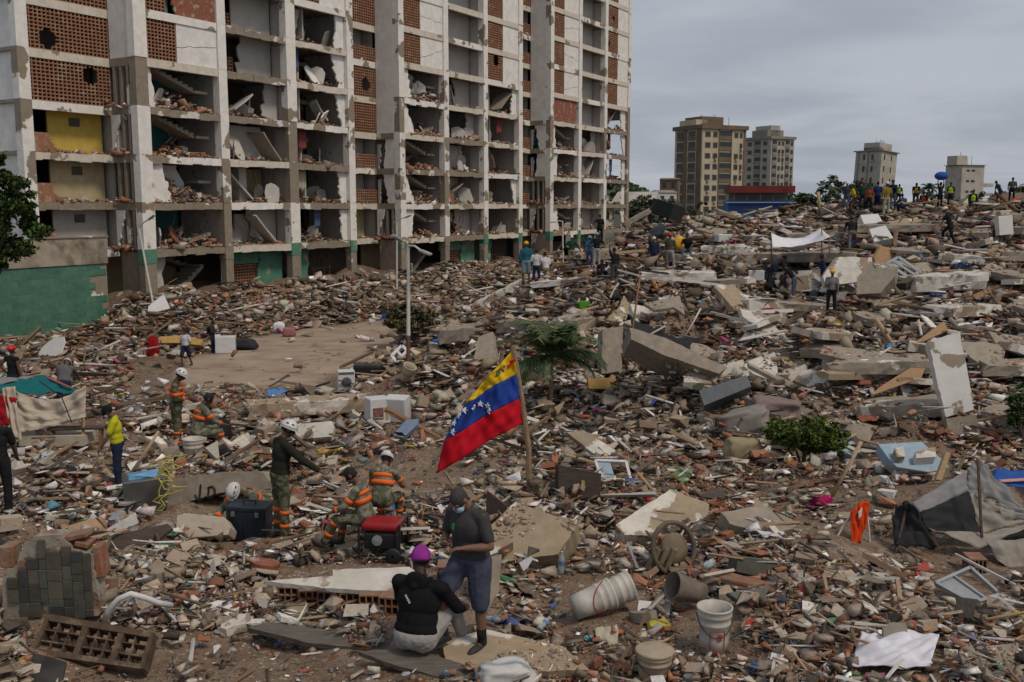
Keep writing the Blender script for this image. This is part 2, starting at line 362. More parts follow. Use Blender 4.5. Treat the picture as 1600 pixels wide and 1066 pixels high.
def ground_mat():
    m = bpy.data.materials.new('ground_debris'); m.use_nodes = True; n, l = m.node_tree.nodes, m.node_tree.links
    b = n['Principled BSDF']; b.inputs['Roughness'].default_value = .95; b.inputs['Specular IOR Level'].default_value = .15
    t = n.new('ShaderNodeTexCoord'); vec = t.outputs['Object']
    def nz(sc, det=6, r=.6):
        k = n.new('ShaderNodeTexNoise'); k.inputs['Scale'].default_value = sc; k.inputs['Detail'].default_value = det; k.inputs['Roughness'].default_value = r
        l.new(vec, k.inputs['Vector']); return k.outputs['Fac']
    def ramp(f, *st):
        k = n.new('ShaderNodeValToRGB'); e = k.color_ramp.elements
        while len(e) < len(st): e.new(.5)
        for q, (p, c) in zip(e, st): q.position = p; q.color = (*c, 1)
        l.new(f, k.inputs[0]); return k.outputs[0]
    def mix(f, a, b_):
        k = n.new('ShaderNodeMix'); k.data_type = 'RGBA'
        if isinstance(f, float): k.inputs['Factor'].default_value = f
        else: l.new(f, k.inputs['Factor'])
        l.new(a, k.inputs['A']); l.new(b_, k.inputs['B']); return k.outputs['Result']
    dust = ramp(nz(1.6), (.3, (.11, .072, .047)), (.5, (.2, .138, .092)), (.72, (.31, .23, .16)))
    tone = ramp(nz(.33, 3), (.4, (.14, .092, .062)), (.62, (.26, .2, .148)))
    soil = mix(.45, dust, tone)
    hts = nz(9, 8, .7)
    for sc, cut in ((7., .45), (19., .42), (48., .4)):
        v = n.new('ShaderNodeTexVoronoi'); v.inputs['Scale'].default_value = sc; l.new(vec, v.inputs['Vector'])
        s = n.new('ShaderNodeSeparateColor'); l.new(v.outputs['Color'], s.inputs[0])
        pal = ramp(s.outputs[0], (0, (.06, .045, .035)), (.2, (.2, .15, .11)), (.38, (.19, .078, .045)), (.55, (.24, .195, .155)), (.72, (.12, .1, .085)), (.86, (.36, .31, .26)), (1, (.55, .53, .5)))
        pal.node.color_ramp.interpolation = 'CONSTANT'
        a = n.new('ShaderNodeMath'); a.operation = 'LESS_THAN'; a.inputs[1].default_value = cut; l.new(s.outputs[1], a.inputs[0])
        d = n.new('ShaderNodeMath'); d.operation = 'LESS_THAN'; d.inputs[1].default_value = .46; l.new(v.outputs['Distance'], d.inputs[0])
        f = n.new('ShaderNodeMath'); f.operation = 'MULTIPLY'; l.new(a.outputs[0], f.inputs[0]); l.new(d.outputs[0], f.inputs[1])
        soil = mix(f.outputs[0], soil, pal)
        hh = n.new('ShaderNodeMath'); hh.operation = 'MULTIPLY_ADD'; hh.inputs[1].default_value = .5; l.new(f.outputs[0], hh.inputs[0]); l.new(hts, hh.inputs[2]); hts = hh.outputs[0]
    # swept yard: dusty concrete with hairline cracks
    yardc = ramp(nz(.55, 7), (.3, (.21, .155, .115)), (.5, (.29, .222, .17)), (.68, (.34, .27, .21)), (.8, (.25, .19, .145)))
    vc = n.new('ShaderNodeTexVoronoi'); vc.feature = 'DISTANCE_TO_EDGE'; vc.inputs['Scale'].default_value = .16
    dn = n.new('ShaderNodeTexNoise'); dn.inputs['Scale'].default_value = .6; l.new(vec, dn.inputs['Vector'])
    av = n.new('ShaderNodeVectorMath'); av.operation = 'MULTIPLY_ADD'; av.inputs[1].default_value = (2.2, 2.2, 2.2)
    l.new(dn.outputs['Color'], av.inputs[0]); l.new(vec, av.inputs[2]); l.new(av.outputs[0], vc.inputs['Vector'])
    yardc = mix(ramp(vc.outputs['Distance'], (.0, (1, 1, 1)), (.009, (0, 0, 0))), yardc, ramp(nz(3), (0, (.07, .05, .04)), (1, (.09, .065, .05))))
    at = n.new('ShaderNodeAttribute'); at.attribute_name = 'paved'
    pf = n.new('ShaderNodeMath'); pf.operation = 'MULTIPLY_ADD'; pf.inputs[1].default_value = .5; l.new(nz(2.2), pf.inputs[0]); l.new(at.outputs['Fac'], pf.inputs[2])
    pr = n.new('ShaderNodeMapRange'); pr.inputs[1].default_value = .5; pr.inputs[2].default_value = 1.1; l.new(pf.outputs[0], pr.inputs[0])
    l.new(mix(pr.outputs[0], soil, yardc), b.inputs['Base Color'])
    bp = n.new('ShaderNodeBump'); bp.inputs['Distance'].default_value = .06
    iv = n.new('ShaderNodeMapRange'); iv.inputs[3].default_value = .8; iv.inputs[4].default_value = .08; l.new(pr.outputs[0], iv.inputs[0]); l.new(iv.outputs[0], bp.inputs['Strength'])
    l.new(hts, bp.inputs['Height']); l.new(bp.outputs[0], b.inputs['Normal'])
    return m
terrain.data.materials.append(ground_mat())
far = MB(); far.grid(40, 40, lambda a, b: Vector(((a - .5) * 6000, 20 + b * 5000, -.6)))
far_ground = far.build('ground', mat('far_ground', (.09, .1, .06), scale=.02, var=.4, bump=0)); tag(far_ground, kind='structure')

# ------------------------------------------------------------------ loose rubble
def hull_template(n, sx, sy, sz, boxy=.5, seed=0):
    q = random.Random(seed); bm = bmesh.new()
    for i in range(n):
        if q.random() < boxy:
            p = [q.choice((-.5, .5)) * q.uniform(.8, 1) for _ in range(3)]
        else: p = [q.uniform(-.5, .5) for _ in range(3)]
        bm.verts.new((p[0] * sx, p[1] * sy, p[2] * sz))
    r_ = bmesh.ops.convex_hull(bm, input=bm.verts[:])
    bmesh.ops.delete(bm, geom=list({g for g in r_['geom_interior'] + r_['geom_unused'] if isinstance(g, bmesh.types.BMVert)}), context='VERTS')
    bmesh.ops.triangulate(bm, faces=bm.faces[:])
    bm.verts.index_update()
    v = np.array([x.co[:] for x in bm.verts]); f = np.array([[x.index for x in k.verts] for k in bm.faces]); bm.free()
    return v, f
T_CONC = [hull_template(9 + i % 4, 1, rnd.uniform(.45, .95), rnd.uniform(.28, .7), .82, 10 + i) for i in range(16)]
T_FLAT = [hull_template(9, 1, rnd.uniform(.5, .95), rnd.uniform(.07, .16), .7, 40 + i) for i in range(10)]
T_BRICK = [hull_template(16, 1, rnd.uniform(.4, .62), rnd.uniform(.25, .45), .97 if i % 2 else .86, 70 + i) for i in range(12)]
T_LATH = [hull_template(12, 1, rnd.uniform(.06, .14), rnd.uniform(.03, .07), .95, 90 + i) for i in range(8)]
T_RAG = [hull_template(16, 1, rnd.uniform(.5, .9), rnd.uniform(.15, .35), .1, 110 + i) for i in range(8)]

def pal(cs, n, dusty=True):
    cs = np.array(cs); c = cs[nrg.integers(0, len(cs), n)]
    c = c * nrg.uniform(.6, 1.4, (n, 1)) * nrg.uniform(.94, 1.06, (n, 3)); d = nrg.uniform(0, .32, (n, 1))
    return np.clip(c * (1 - d) + np.array((.3, .225, .16)) * d, 0.01, .9) if dusty else np.clip(c, .01, .9)
PAL_CONC = [(.28, .215, .155), (.21, .16, .115), (.33, .265, .2), (.18, .142, .107), (.25, .205, .165), (.4, .325, .25), (.06, .048, .038), (.3, .235, .17), (.44, .385, .32), (.05, .042, .036), (.36, .33, .29)]  # the near-black tones stand in for shaded gaps between pieces
PAL_BRICK = [(.29, .115, .062), (.24, .09, .05), (.33, .15, .09), (.19, .078, .047), (.32, .19, .13)]
PAL_WHITE = [(.66, .63, .58), (.56, .51, .45), (.72, .7, .67), (.46, .4, .33), (.62, .6, .6)]
PAL_WOOD = [(.16, .095, .055), (.22, .14, .08), (.11, .075, .05), (.3, .21, .13), (.09, .06, .04), (.42, .4, .37)]
PAL_LIT = [(.05, .13, .38), (.4, .03, .03), (.05, .22, .1), (.48, .36, .05), (.03, .03, .035), (.35, .4, .47), (.55, .53, .55), (.38, .05, .16), (.1, .25, .3), (.04, .045, .06), (.3, .27, .22), (.62, .62, .64), (.1, .1, .12), (.45, .2, .06)]

BARE = [[(60, 1000), (250, 985), (420, 990), (560, 1012), (720, 1050), (760, 1090), (40, 1090)], [(540, 716), (690, 700), (752, 748), (640, 786), (560, 765)], [(760, 1000), (930, 1030), (980, 1066), (760, 1066)],
        [(210, 560), (330, 560), (300, 620), (200, 620)], [(380, 590), (540, 584), (560, 610), (400, 618)], [(1240, 806), (1390, 840), (1380, 870), (1250, 862)]]          # stretches of bare dust
CLEAR = [[(1336, 1000), (1478, 1000), (1478, 1072), (1336, 1072)], [(420, 884), (640, 880), (680, 960), (440, 950)], [(590, 900), (770, 880), (790, 1050), (600, 1060)], [(50, 965), (250, 985), (240, 1060), (40, 1040)],
         [(1368, 686), (1490, 690), (1490, 752), (1380, 745)], [(1395, 760), (1600, 740), (1620, 910), (1385, 880)], [(1455, 885), (1570, 885), (1575, 950), (1455, 950)], [(255, 745), (420, 735), (425, 850), (225, 830)], [(1060, 940), (1160, 940), (1160, 1030), (1060, 1030)], [(870, 900), (1000, 900), (1000, 990), (870, 990)], [(0, 880), (160, 860), (160, 980), (0, 985)],
         [(1330, 780), (1365, 780), (1368, 880), (1290, 880)], [(560, 610), (645, 610), (650, 668), (560, 668)], [(75, 655), (170, 655), (170, 710), (75, 710)]]      # placed things lie here
def sample_ground(n, lo=300, hi=1180, wide=(-140, 1740), bias=None):
    out = []
    while len(out) < n:
        px = rnd.uniform(*wide); py = rnd.uniform(lo, hi)
        if py < 318: continue
        h = TREE.ray_cast(Vector((0, 0, CAM_H)), ray(px, py).normalized())
        if h[0] is None or h[0].y > 112: continue
        p = h[0]
        s_ = -((p.x - F0.x) * NV.x + (p.y - F0.y) * NV.y)
        if s_ < .4 and px < 985: continue
        if inside1(px, py, YARD) and rnd.random() > .02: continue
        if noise.noise((p.x * .3, p.y * .3, 21)) + .5 * noise.noise((p.x * .9, p.y * .9, 25)) > .2 and rnd.random() < .72 and p.y < 40: continue
        if any(inside1(px, py, q) for q in CLEAR): continue
        if rnd.random() < .94 and any(inside1(px, py, q) for q in BARE): continue
        if bias and rnd.random() > bias(px, py, p): continue
        out.append((p, px, py))
    return out

def rand_rot(n, tilt):
    """n random rotations: free spin, limited tilt (radians)"""
    a = nrg.uniform(0, 2 * np.pi, n); t = np.abs(nrg.normal(0, tilt, n)); b = nrg.uniform(0, 2 * np.pi, n)
    ca, sa = np.cos(a), np.sin(a); Z = np.zeros(n); O = np.ones(n)
    Rz = np.stack([ca, -sa, Z, sa, ca, Z, Z, Z, O], -1).reshape(n, 3, 3)
    ax = np.stack([np.cos(b), np.sin(b), Z], -1); K = np.zeros((n, 3, 3))
    K[:, 0, 2] = ax[:, 1]; K[:, 1, 2] = -ax[:, 0]; K[:, 2, 0] = -ax[:, 1]; K[:, 2, 1] = ax[:, 0]
    Rt = np.eye(3)[None] + np.sin(t)[:, None, None] * K + (1 - np.cos(t))[:, None, None] * (K @ K)
    return Rt @ Rz

def frag_mesh(name, temps, pos, size, rot, col, material, parent=None):
    n = len(pos); pick = nrg.integers(0, len(temps), n)
    V, Fc, C = [], [], []; off = 0
    for k, (tv, tf) in enumerate(temps):
        ii = np.where(pick == k)[0]
        if not len(ii): continue
        vv = np.einsum('nij,nvj->nvi', rot[ii], tv[None] * size[ii][:, None, None]) + pos[ii][:, None]
        ff = tf[None] + (np.arange(len(ii)) * len(tv))[:, None, None] + off
        off += len(ii) * len(tv)
        V.append(vv.reshape(-1, 3)); Fc.append(ff.reshape(-1, 3)); C.append(np.repeat(col[ii], len(tv), 0))
    V = np.concatenate(V); Fc = np.concatenate(Fc); C = np.concatenate(C)
    me = bpy.data.meshes.new(name)
    me.vertices.add(len(V)); me.vertices.foreach_set('co', V.astype(np.float32).ravel())
    me.loops.add(Fc.size); me.loops.foreach_set('vertex_index', Fc.astype(np.int32).ravel())
    me.polygons.add(len(Fc)); me.polygons.foreach_set('loop_start', np.arange(0, Fc.size, 3, dtype=np.int32))
    me.update(calc_edges=True)
    a = me.color_attributes.new('Col', 'FLOAT_COLOR', 'POINT')
    a.data.foreach_set('color', np.concatenate([C, np.ones((len(C), 1))], 1).astype(np.float32).ravel())
    me.materials.append(material)
    o = bpy.data.objects.new(name, me); link(o, parent); return o
M_FRAG = attr_mat('fragment_surface')
IND = {}
def indiv_mats(name, cols, **k):
    return [mat(f'{name} {i}', c, **k) for i, c in enumerate(cols)]

def rubble(name, plural, temps, palette, n, px_size, tilt, wmin, wmax, label, single, cat, bias=None, keep=260, sink=.18, lo=300, **mk):
    smp = sample_ground(n, bias=bias, lo=lo)
    pos = np.array([s[0][:] for s in smp]); dep = np.array([proj(s[0])[2] for s in smp])
    px = np.exp(nrg.normal(math.log(px_size), .62, n)); px = np.minimum(px, px_size * 3.9) * np.where(px > px_size * 3.9, nrg.uniform(.7, 1, n), 1); size = np.clip(px * dep / FPX, wmin, wmax)
    rot = rand_rot(n, tilt); pos[:, 2] += size * (.5 - sink) * .35 + np.abs(nrg.normal(0, 1, n)) * np.minimum(size * .35, .12)
    col = pal(palette, n)
    order = np.argsort(-(size / dep)); top, rest = order[:keep], order[keep:]
    o = frag_mesh(plural, temps, pos[rest], size[rest], rot[rest], col[rest], M_FRAG); tag(o, label, cat, kind='stuff')
    mats = indiv_mats(name, palette, dust=.25, **mk)
    metas = {}
    for j in top:
        t = int(nrg.integers(0, len(temps))); c = int(nrg.integers(0, len(mats)))
        if (t, c) not in metas:
            me = bpy.data.meshes.new(name); me.from_pydata(temps[t][0].tolist(), [], temps[t][1].tolist()); me.materials.append(mats[c]); metas[t, c] = me
        q = bpy.data.objects.new(name, metas[t, c]); link(q)
        M = Matrix(rot[j].tolist()).to_4x4(); q.matrix_world = Matrix.Translation(pos[j]) @ M @ Matrix.Scale(size[j], 4)
        tag(q, single, cat, plural)
def red_bias(px, py, p):         # brick lies thickest by the block, on the right slope and in the foreground
    k = noise.noise((p.x * .13, p.y * .13, 3)) * .9 + .42
    if py > 900: k += .35
    if px < 640 and 430 < py < 540: k += .3
    return k
def grey_bias(px, py, p): return .75 - noise.noise((p.x * .13, p.y * .13, 3)) * .8
def white_bias(px, py, p): return .55 + noise.noise((p.x * .21, p.y * .21, 13)) * 1.1

rubble('concrete_chunk', 'loose concrete chunks', T_CONC, PAL_CONC, 14500, 9, .5, .035, .75, 'grey and tan broken concrete fragments covering the ground', 'broken lump of grey concrete lying loose in the debris', 'rubble', grey_bias, bump=.5, scale=9)
rubble('brick_fragment', 'loose brick fragments', T_BRICK, PAL_BRICK, 15000, 7, .6, .03, .4, 'small red clay brick pieces strewn over the ground', 'broken piece of red clay brick lying loose in the debris', 'brick', red_bias, bump=.3, scale=14)
rubble('plaster_fragment', 'loose plaster pieces', T_FLAT + T_CONC[:5], PAL_WHITE, 14000, 8.5, .4, .035, .6, 'white plaster flakes scattered across the debris', 'flat piece of white plaster lying loose in the debris', 'plaster', white_bias, keep=200, bump=.2, scale=5, var=.3)
rubble('concrete_flake', 'loose concrete flakes', T_FLAT, PAL_CONC, 11000, 11, .35, .04, 1.1, 'thin flat concrete flakes scattered across the debris', 'thin flat slab of broken concrete lying loose in the debris', 'rubble', None, keep=240, bump=.5, scale=7)
rubble('timber_strip', 'loose timber strips', T_LATH, PAL_WOOD + [(.5, .48, .45), (.05, .045, .04)], 5600, 24, .3, .1, 2.2, 'splintered timber strips and laths lying over the debris', 'splintered strip of timber lying loose in the debris', 'timber', None, keep=200, sink=-.05, bump=.2, scale=6, stretch=(1, 8, 8))
rubble('litter_piece', 'scattered household litter', T_RAG, PAL_LIT, 4300, 9, .5, .035, .55, 'coloured rags and plastic litter scattered across the debris', 'crumpled scrap of household cloth or plastic among the debris', 'litter', None, keep=120, bump=.2, scale=12)
# fine grit
smp = sample_ground(26000)
pos = np.array([s[0][:] for s in smp]); dep = np.array([proj(s[0])[2] for s in smp])
grit = frag_mesh('grit', [hull_template(7, 1, .8, .5, .6, 200 + i) for i in range(6)], pos, np.clip(4.2 * nrg.uniform(.6, 1.5, len(pos)) * dep / FPX, .012, .25), rand_rot(len(pos), .6), pal(PAL_CONC + PAL_CONC + PAL_BRICK + PAL_WHITE[:3], len(pos)), M_FRAG)
tag(grit, 'fine grit and crumbs of masonry between the larger pieces', 'rubble', kind='stuff')

# ------------------------------------------------------------------ damaged apartment block
W_PLAS = mat('white_plaster', (.69, .66, .615), var=.14, scale=2.2, bump=.08, c2=(.235, .195, .145), thr=.578, soft=.006, scale2=.42)
W_PLAS2 = mat('white_plaster_whole', (.68, .655, .615), var=.16, scale=1.6, bump=.06, c2=(.3, .255, .2), thr=.72, soft=.008, scale2=.6)
W_BARE = mat('bare_concrete', (.235, .195, .15), var=.2, scale=3, bump=.15, c2=(.6, .57, .53), thr=.6, soft=.006, scale2=.5)
W_CREAM = mat('cream_beam', (.55, .5, .42), var=.15, scale=2.4, bump=.08, c2=(.25, .205, .15), thr=.6, soft=.006, scale2=.55)
W_GREEN = mat('green_paint', (.08, .2, .135), var=.2, scale=2, bump=.05, c2=(.3, .255, .19), thr=.6, soft=.01, scale2=.7)
W_IN = mat('room_plaster', (.42, .39, .35), var=.18, scale=1.6, bump=.08, c2=(.27, .21, .16), thr=.66, soft=.01, scale2=.8)
W_GREY = mat('smooth_grey_wall', (.42, .395, .365), var=.1, scale=1.2, bump=.03)
W_TEAL = mat('teal_paint', (.05, .2, .19), var=.2, scale=2, bump=.05)
W_YEL = mat('yellow_paint', (.52, .37, .075), var=.15, scale=2, bump=.05, c2=(.3, .22, .12), thr=.66, soft=.02, scale2=.9)
W_TAN = mat('ochre_paint', (.42, .34, .2), var=.2, scale=2, bump=.05)
W_SHADE = mat('painted_shade', (.1, .085, .07), var=.3, scale=2, bump=0)  # dark colour stands in for shade inside rooms, vents and open joints
W_CLAY = mat('clay_block', (.27, .135, .078), var=.3, scale=5, bump=.1, c2=(.36, .24, .16), thr=.6, soft=.05, scale2=2)
W_BRK = mat('bare_brickwork', (.24, .09, .055), var=.35, scale=7, bump=.2, c2=(.33, .27, .21), thr=.6, soft=.03, scale2=2.5)
W_CONC = mat('raw_concrete', (.25, .21, .165), var=.25, scale=2.6, bump=.25, dust=.25)
M_STEEL = mat('rusty_steel', (.1, .06, .04), rough=.8, var=.4, scale=20, bump=.1)
Z = [0.0] + [4.56 + 2.9 * k for k in range(0, 12)]
TOP = 10
block = empty('apartment_block', F0, math.atan2(TV.y, TV.x), 'tall white apartment block with its facade torn open and rooms exposed', 'apartment building')
U_Z = Matrix(((1, 0, 0), (0, 0, -1), (0, 1, 0)))      # outline x -> u, y -> z
V_Z = Matrix(((0, 0, 1), (1, 0, 0), (0, 1, 0)))       # outline x -> v, y -> z
def jline(p, q, n=9, j=.16, seed=None):
    g = random.Random(seed if seed is not None else rnd.random()); (x0, y0), (x1, y1) = p, q; out = []
    for i in range(n + 1):
        t = i / n; k = j if 0 < i < n else 0
        out.append((x0 + (x1 - x0) * t + g.uniform(-k, k), y0 + (y1 - y0) * t + g.uniform(-k, k) * .6))
    return out
def keep_left(x0, x1, z0, z1, ta, tb, j=.2, seed=None):   # part of a rectangle left of a torn line
    return [(x0, z0), (x0, z1)] + jline((x0 + (x1 - x0) * ta, z1), (x0 + (x1 - x0) * tb, z0), 10, j, seed)
def keep_right(x0, x1, z0, z1, ta, tb, j=.2, seed=None):
    return [(x1, z1), (x1, z0)] + jline((x0 + (x1 - x0) * tb, z0), (x0 + (x1 - x0) * ta, z1), 10, j, seed)
def rect(x0, x1, z0, z1): return [(x0, z0), (x0, z1), (x1, z1), (x1, z0)]
def wall(name, outline, v, th, m, parent=None):      # parallel to the facade
    return MB().prism(outline, th, U_Z, (0, v, 0)).build(name, m, parent or block)
def side(name, outline, u, th, m, parent=None):      # across the facade
    return MB().prism(outline, th, V_Z, (u, 0, 0)).build(name, m, parent or block)
def screen(u0, u1, z0, z1, v, parent=None, hole=False, frac=1.):
    b = MB(); nu = max(2, round((u1 - u0) / .27)); nz = max(2, round((z1 - z0) / .21))
    hu, hz, hr = rnd.uniform(u0 + .4, u1 - .4), rnd.uniform(z0 + .6, z1 - .3), rnd.uniform(.3, .6)
    skip = lambda u, z: hole and math.hypot(u - hu, z - hz) < hr
    du, dz = (u1 - u0) / nu, (z1 - z0) / nz
    for j in range(nz + 1):
        for i in range(nu):
            if not skip(u0 + du * (i + .5), z0 + dz * j): b.box((u0 + du * (i + .5), v, z0 + dz * j), (du, .12, .075))
    for i in range(nu + 1):
        for j in range(nz):
            if not skip(u0 + du * i, z0 + dz * (j + .5)): b.box((u0 + du * i, v, z0 + dz * (j + .5)), (.07, .11, dz - .075))
    return b.build('clay_screen', W_CLAY, parent or block)
def heap(u0, u1, v0, v1, z0, n, hmax, red=.5, peak=.5):
    m = int(n); u = nrg.uniform(u0, u1, m); v = nrg.uniform(v0, v1, m)
    sh = np.clip(1 - np.abs((u - u0) / (u1 - u0) - peak) * 1.6, .05, 1) * np.clip(.35 + (v - v0) / (v1 - v0), 0, 1)
    z = z0 + nrg.uniform(0, 1, m) ** 1.3 * sh * hmax
    o = frag_mesh('room_debris', T_BRICK + T_CONC[:5] + T_FLAT[:4] + T_LATH[:2], np.stack([u, v, z], -1), np.exp(nrg.normal(math.log(.27), .5, m)).clip(.08, 1.3), rand_rot(m, .6),
                  np.where(nrg.random((m, 1)) < red, pal(PAL_BRICK, m), np.where(nrg.random((m, 1)) < .75, pal(PAL_CONC, m), pal(PAL_WHITE, m))), M_FRAG, block)
    return tag(o, kind='stuff')
def flight(ua, za, ub, zb, v0, v1, n=8):
    b = MB(); d = Vector((ub - ua, 0, zb - za)); M = frame(d); L = d.length
    b.box(((ua + ub) / 2, (v0 + v1) / 2, (za + zb) / 2 - .12), (L, v1 - v0, .14), M)
    for i in range(n):
        t = (i + .5) / n; b.box((ua + (ub - ua) * t, (v0 + v1) / 2, za + (zb - za) * t), (abs(ub - ua) / n, v1 - v0 - .01, abs(zb - za) / n))
    return b.build('stair_flight', W_CONC, block)
def hanging(u0, u1, v, z1, n):
    for _ in range(n):
        u = rnd.uniform(u0, u1); q = [(u + rnd.uniform(-.1, .1) * i, v + rnd.uniform(-.2, .2), z1 - .4 * i) for i in range(rnd.randint(3, 6))]
        MB().tube(q, rnd.uniform(.015, .035), 5).build('dangling_bar', M_STEEL, block)
def leaning(u0, u1, v0, v1, z0, m):
    w, h = rnd.uniform(.6, 1.6), rnd.uniform(.7, 1.9)
    M = rotm(rnd.uniform(-35, 35), rnd.uniform(-30, 30), rnd.uniform(-60, 60)) @ U_Z
    MB().prism(blob(w, h, 10, .12), .09, M, (rnd.uniform(u0, u1), rnd.uniform(v0, v1), z0 + h * .42)).build('fallen_panel', m, block)

RECESS, SB = {-1, 3, 7}, {0, 4, 8}
INTACT = {0: 5, 1: 99, 2: 7, 4: 6, 5: 6, 6: 6, 8: 6, 9: 5, 10: 6, -1: 4, 3: 4, 7: 5}
RV = 2.4
def uu(i): return i * BAY
for i in range(-1, 12):
    v0 = RV if i == -1 else 0
    w = .95 if i in (0, 2) else .72
    x0 = uu(i) + (w / 2 if i == -1 else 0)
    cut = {-1: 11, 11: 5}.get(i, None)
    # column jacket: storey-high lengths so that each can be whole, torn or bare
    for k in range(0, TOP + 1):
        za, zb = Z[k], Z[k + 1]
        if k == 0:
            MB().box((x0, v0 + .3, (Z[1] - .9 + 0) / 2), (w - .06, .54, Z[1] - .9), None, .012).build('column_foot', W_BARE, block)
            MB().box((x0, v0 + .3, Z[1] - .45 + .0), (w, .6, .9 - .02), None, .008).build('column_head', W_GREEN if i not in (1, 5, 10, 11) else W_BARE, block); continue
        bare = (i in (11,) and k <= 5) or (i in (8,) and k == 4) or (i == 7 and False) or (k, i) in ((4, 0), (2, 2), (3, 2), (1, 1), (4, 4), (4, 10))
        MB().box((x0, v0 + .3, (za + zb) / 2), (w - (.06 if bare else 0), .6 - (.06 if bare else 0), zb - za), None, .012).build('column', W_BARE if bare else W_PLAS, block)
for i in range(-1, 11):
    rec = i in RECESS; v0 = RV if rec else 0; a, b = uu(i) + .38, uu(i + 1) - .38
    it = INTACT[i]
    for k in range(1, TOP + 2):
        z = Z[k]; bare = (k < it and rnd.random() < .33) or (i == 10 and k <= 5)
        sag = rnd.uniform(-.05, .05) if k < it else 0
        bm_ = MB(); n_ = 7
        for q in range(n_):                       # a beam with chipped lower and upper edges
            ua, ub = a + (b - a) * q / n_, a + (b - a) * (q + 1) / n_
            bm_.box(((ua + ub) / 2, v0 + .19, z - .26 + rnd.uniform(-.035, .035) * (k < it)), (ub - ua + .002 * (q % 2), .3 + .01 * (q % 2), .5 - rnd.uniform(0, .12) * (k < it)), None, .018 if k < it else .003)
        bm_.build('edge_beam', W_BARE if bare else (W_CREAM if (k + i) % 3 else W_PLAS), block)
        MB().box(((uu(i) + uu(i + 1)) / 2, (v0 + .36 + 11) / 2, z - .1), (BAY - .004, 11 - v0 - .36, .2)).build('floor_slab', W_CONC, block)
    for k in range(0, TOP + 1):
        z0, z1 = Z[k], Z[k + 1] - .5; zc = Z[k + 1] - .2; um = (a + b) / 2
        sky_open = i == 10 and 2 <= k <= 4
        if not sky_open:
            MB().box((um, 10.9, (z0 + zc) / 2), (BAY - .01, .2, zc - z0)).build('rear_wall', W_IN, block)
        intact = k >= it
        if k == 0:
            # trading floor: green panels, shop back walls in the painted shade tone
            if i in SB:
                flight(a + 1.6, .6, b - .5, 3.3, 1.6, 3.2, 11); flight(b - .4, 3.2, a + 1.2, Z[1], 3.3, 4.7, 7)
                wall('back_wall', rect(a, b, 0, zc), 5, .12, W_TAN); wall('torn_wall', keep_left(a, b, 0, zc, .22, .16), .8, .12, W_IN)
            elif rec:
                wall('back_wall', rect(a, b, 0, zc), RV + 3, .12, W_SHADE)
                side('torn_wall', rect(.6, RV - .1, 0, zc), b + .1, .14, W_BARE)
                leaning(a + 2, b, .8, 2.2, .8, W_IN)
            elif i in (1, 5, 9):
                wall('back_wall', rect(a, b, 0, zc), 5, .12, W_SHADE)
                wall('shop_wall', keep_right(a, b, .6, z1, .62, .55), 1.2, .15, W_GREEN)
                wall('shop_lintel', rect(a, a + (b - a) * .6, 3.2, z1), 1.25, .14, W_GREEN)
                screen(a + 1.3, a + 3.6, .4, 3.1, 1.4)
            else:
                wall('back_wall', rect(a, b, 0, zc), 4.5, .12, W_SHADE)
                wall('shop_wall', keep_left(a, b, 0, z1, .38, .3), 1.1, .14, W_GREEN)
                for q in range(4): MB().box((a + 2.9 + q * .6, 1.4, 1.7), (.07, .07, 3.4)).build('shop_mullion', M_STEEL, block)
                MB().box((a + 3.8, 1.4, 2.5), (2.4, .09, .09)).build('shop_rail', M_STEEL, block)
            continue
        side('party_wall', rect(.62 if not rec else RV + .62, 4.6, z0, zc), uu(i + 1) - .0, .16, W_IN) if i < 10 else None
        if rec:
            # balcony set back, with the flank of the next bay beside it
            if i == 7: scr_from = 99
            else: scr_from = 4
            if k >= scr_from and not (i == 3 and k == 6):
                screen(a, b, z0 + .02, z1, RV + .15, hole=(k <= 5))
                wall('back_wall', rect(a, b, z0, zc), RV + 2, .12, W_SHADE)
            elif i == -1:
                wall('back_wall', rect(a + 2.0, b, z0, zc), RV + 1.2, .12, [None, W_IN, W_TAN, W_YEL, W_YEL][min(k, 4)])
                MB().box((a + 3.8, RV + 1.1, z0 + 1.9), (.7, .05, .5)).build('vent_window', W_SHADE, block)
                wall('torn_wall', keep_left(a, b, z0, z0 + 1.1, .25, .32), RV + .2, .12, W_CLAY)
                heap(a + .2, b, RV + .2, RV + 1.2, z0, 60, .35, .6)
            else:
                wall('back_wall', rect(a, b, z0, zc), RV + 1.6, .12, W_TAN if k == 1 else W_IN)
                if k != 1: screen(a, b, z0 + .02, z0 + 1.1, RV + .15)
                heap(a, b, RV + .2, RV + 1.5, z0, 50, .4)
            fl = {-1: 5, 3: 4, 7: 5}[i]
            if k >= fl: side('flank_wall', rect(.61, RV + .02, z0 - .5, z1), b + .1, .16, W_PLAS2)
            elif k >= fl - 2 and i != -1:
                side('flank_wall', keep_left(.61, RV, z0, z1 + .0, rnd.uniform(.45, .8), rnd.uniform(.2, .7), .12), b + .1, .14, W_PLAS2)
                side('flank_wall', keep_right(.61, RV, z0, z1 - .4, .8, .9, .1), b + .12, .14, W_IN)
            else:
                for q in range(3): MB().box((b + .1, .85 + q * .62, (z0 + z1) / 2), (.28, .2, z1 - z0)).build('concrete_fin', W_BARE, block)
                if k % 2: side('flank_wall', keep_right(.61, RV, z0, z1, .55, .95, .12), b - .1, .1, W_PLAS2)
                heap(b - .7, b + .3, .7, RV, z0, 25, .4, .8)
            if k < fl: MB().box((b + .1, (RV + .6) / 2, z1 + .25), (.3, RV - .6, .48)).build('flank_beam', W_BARE, block)
            continue
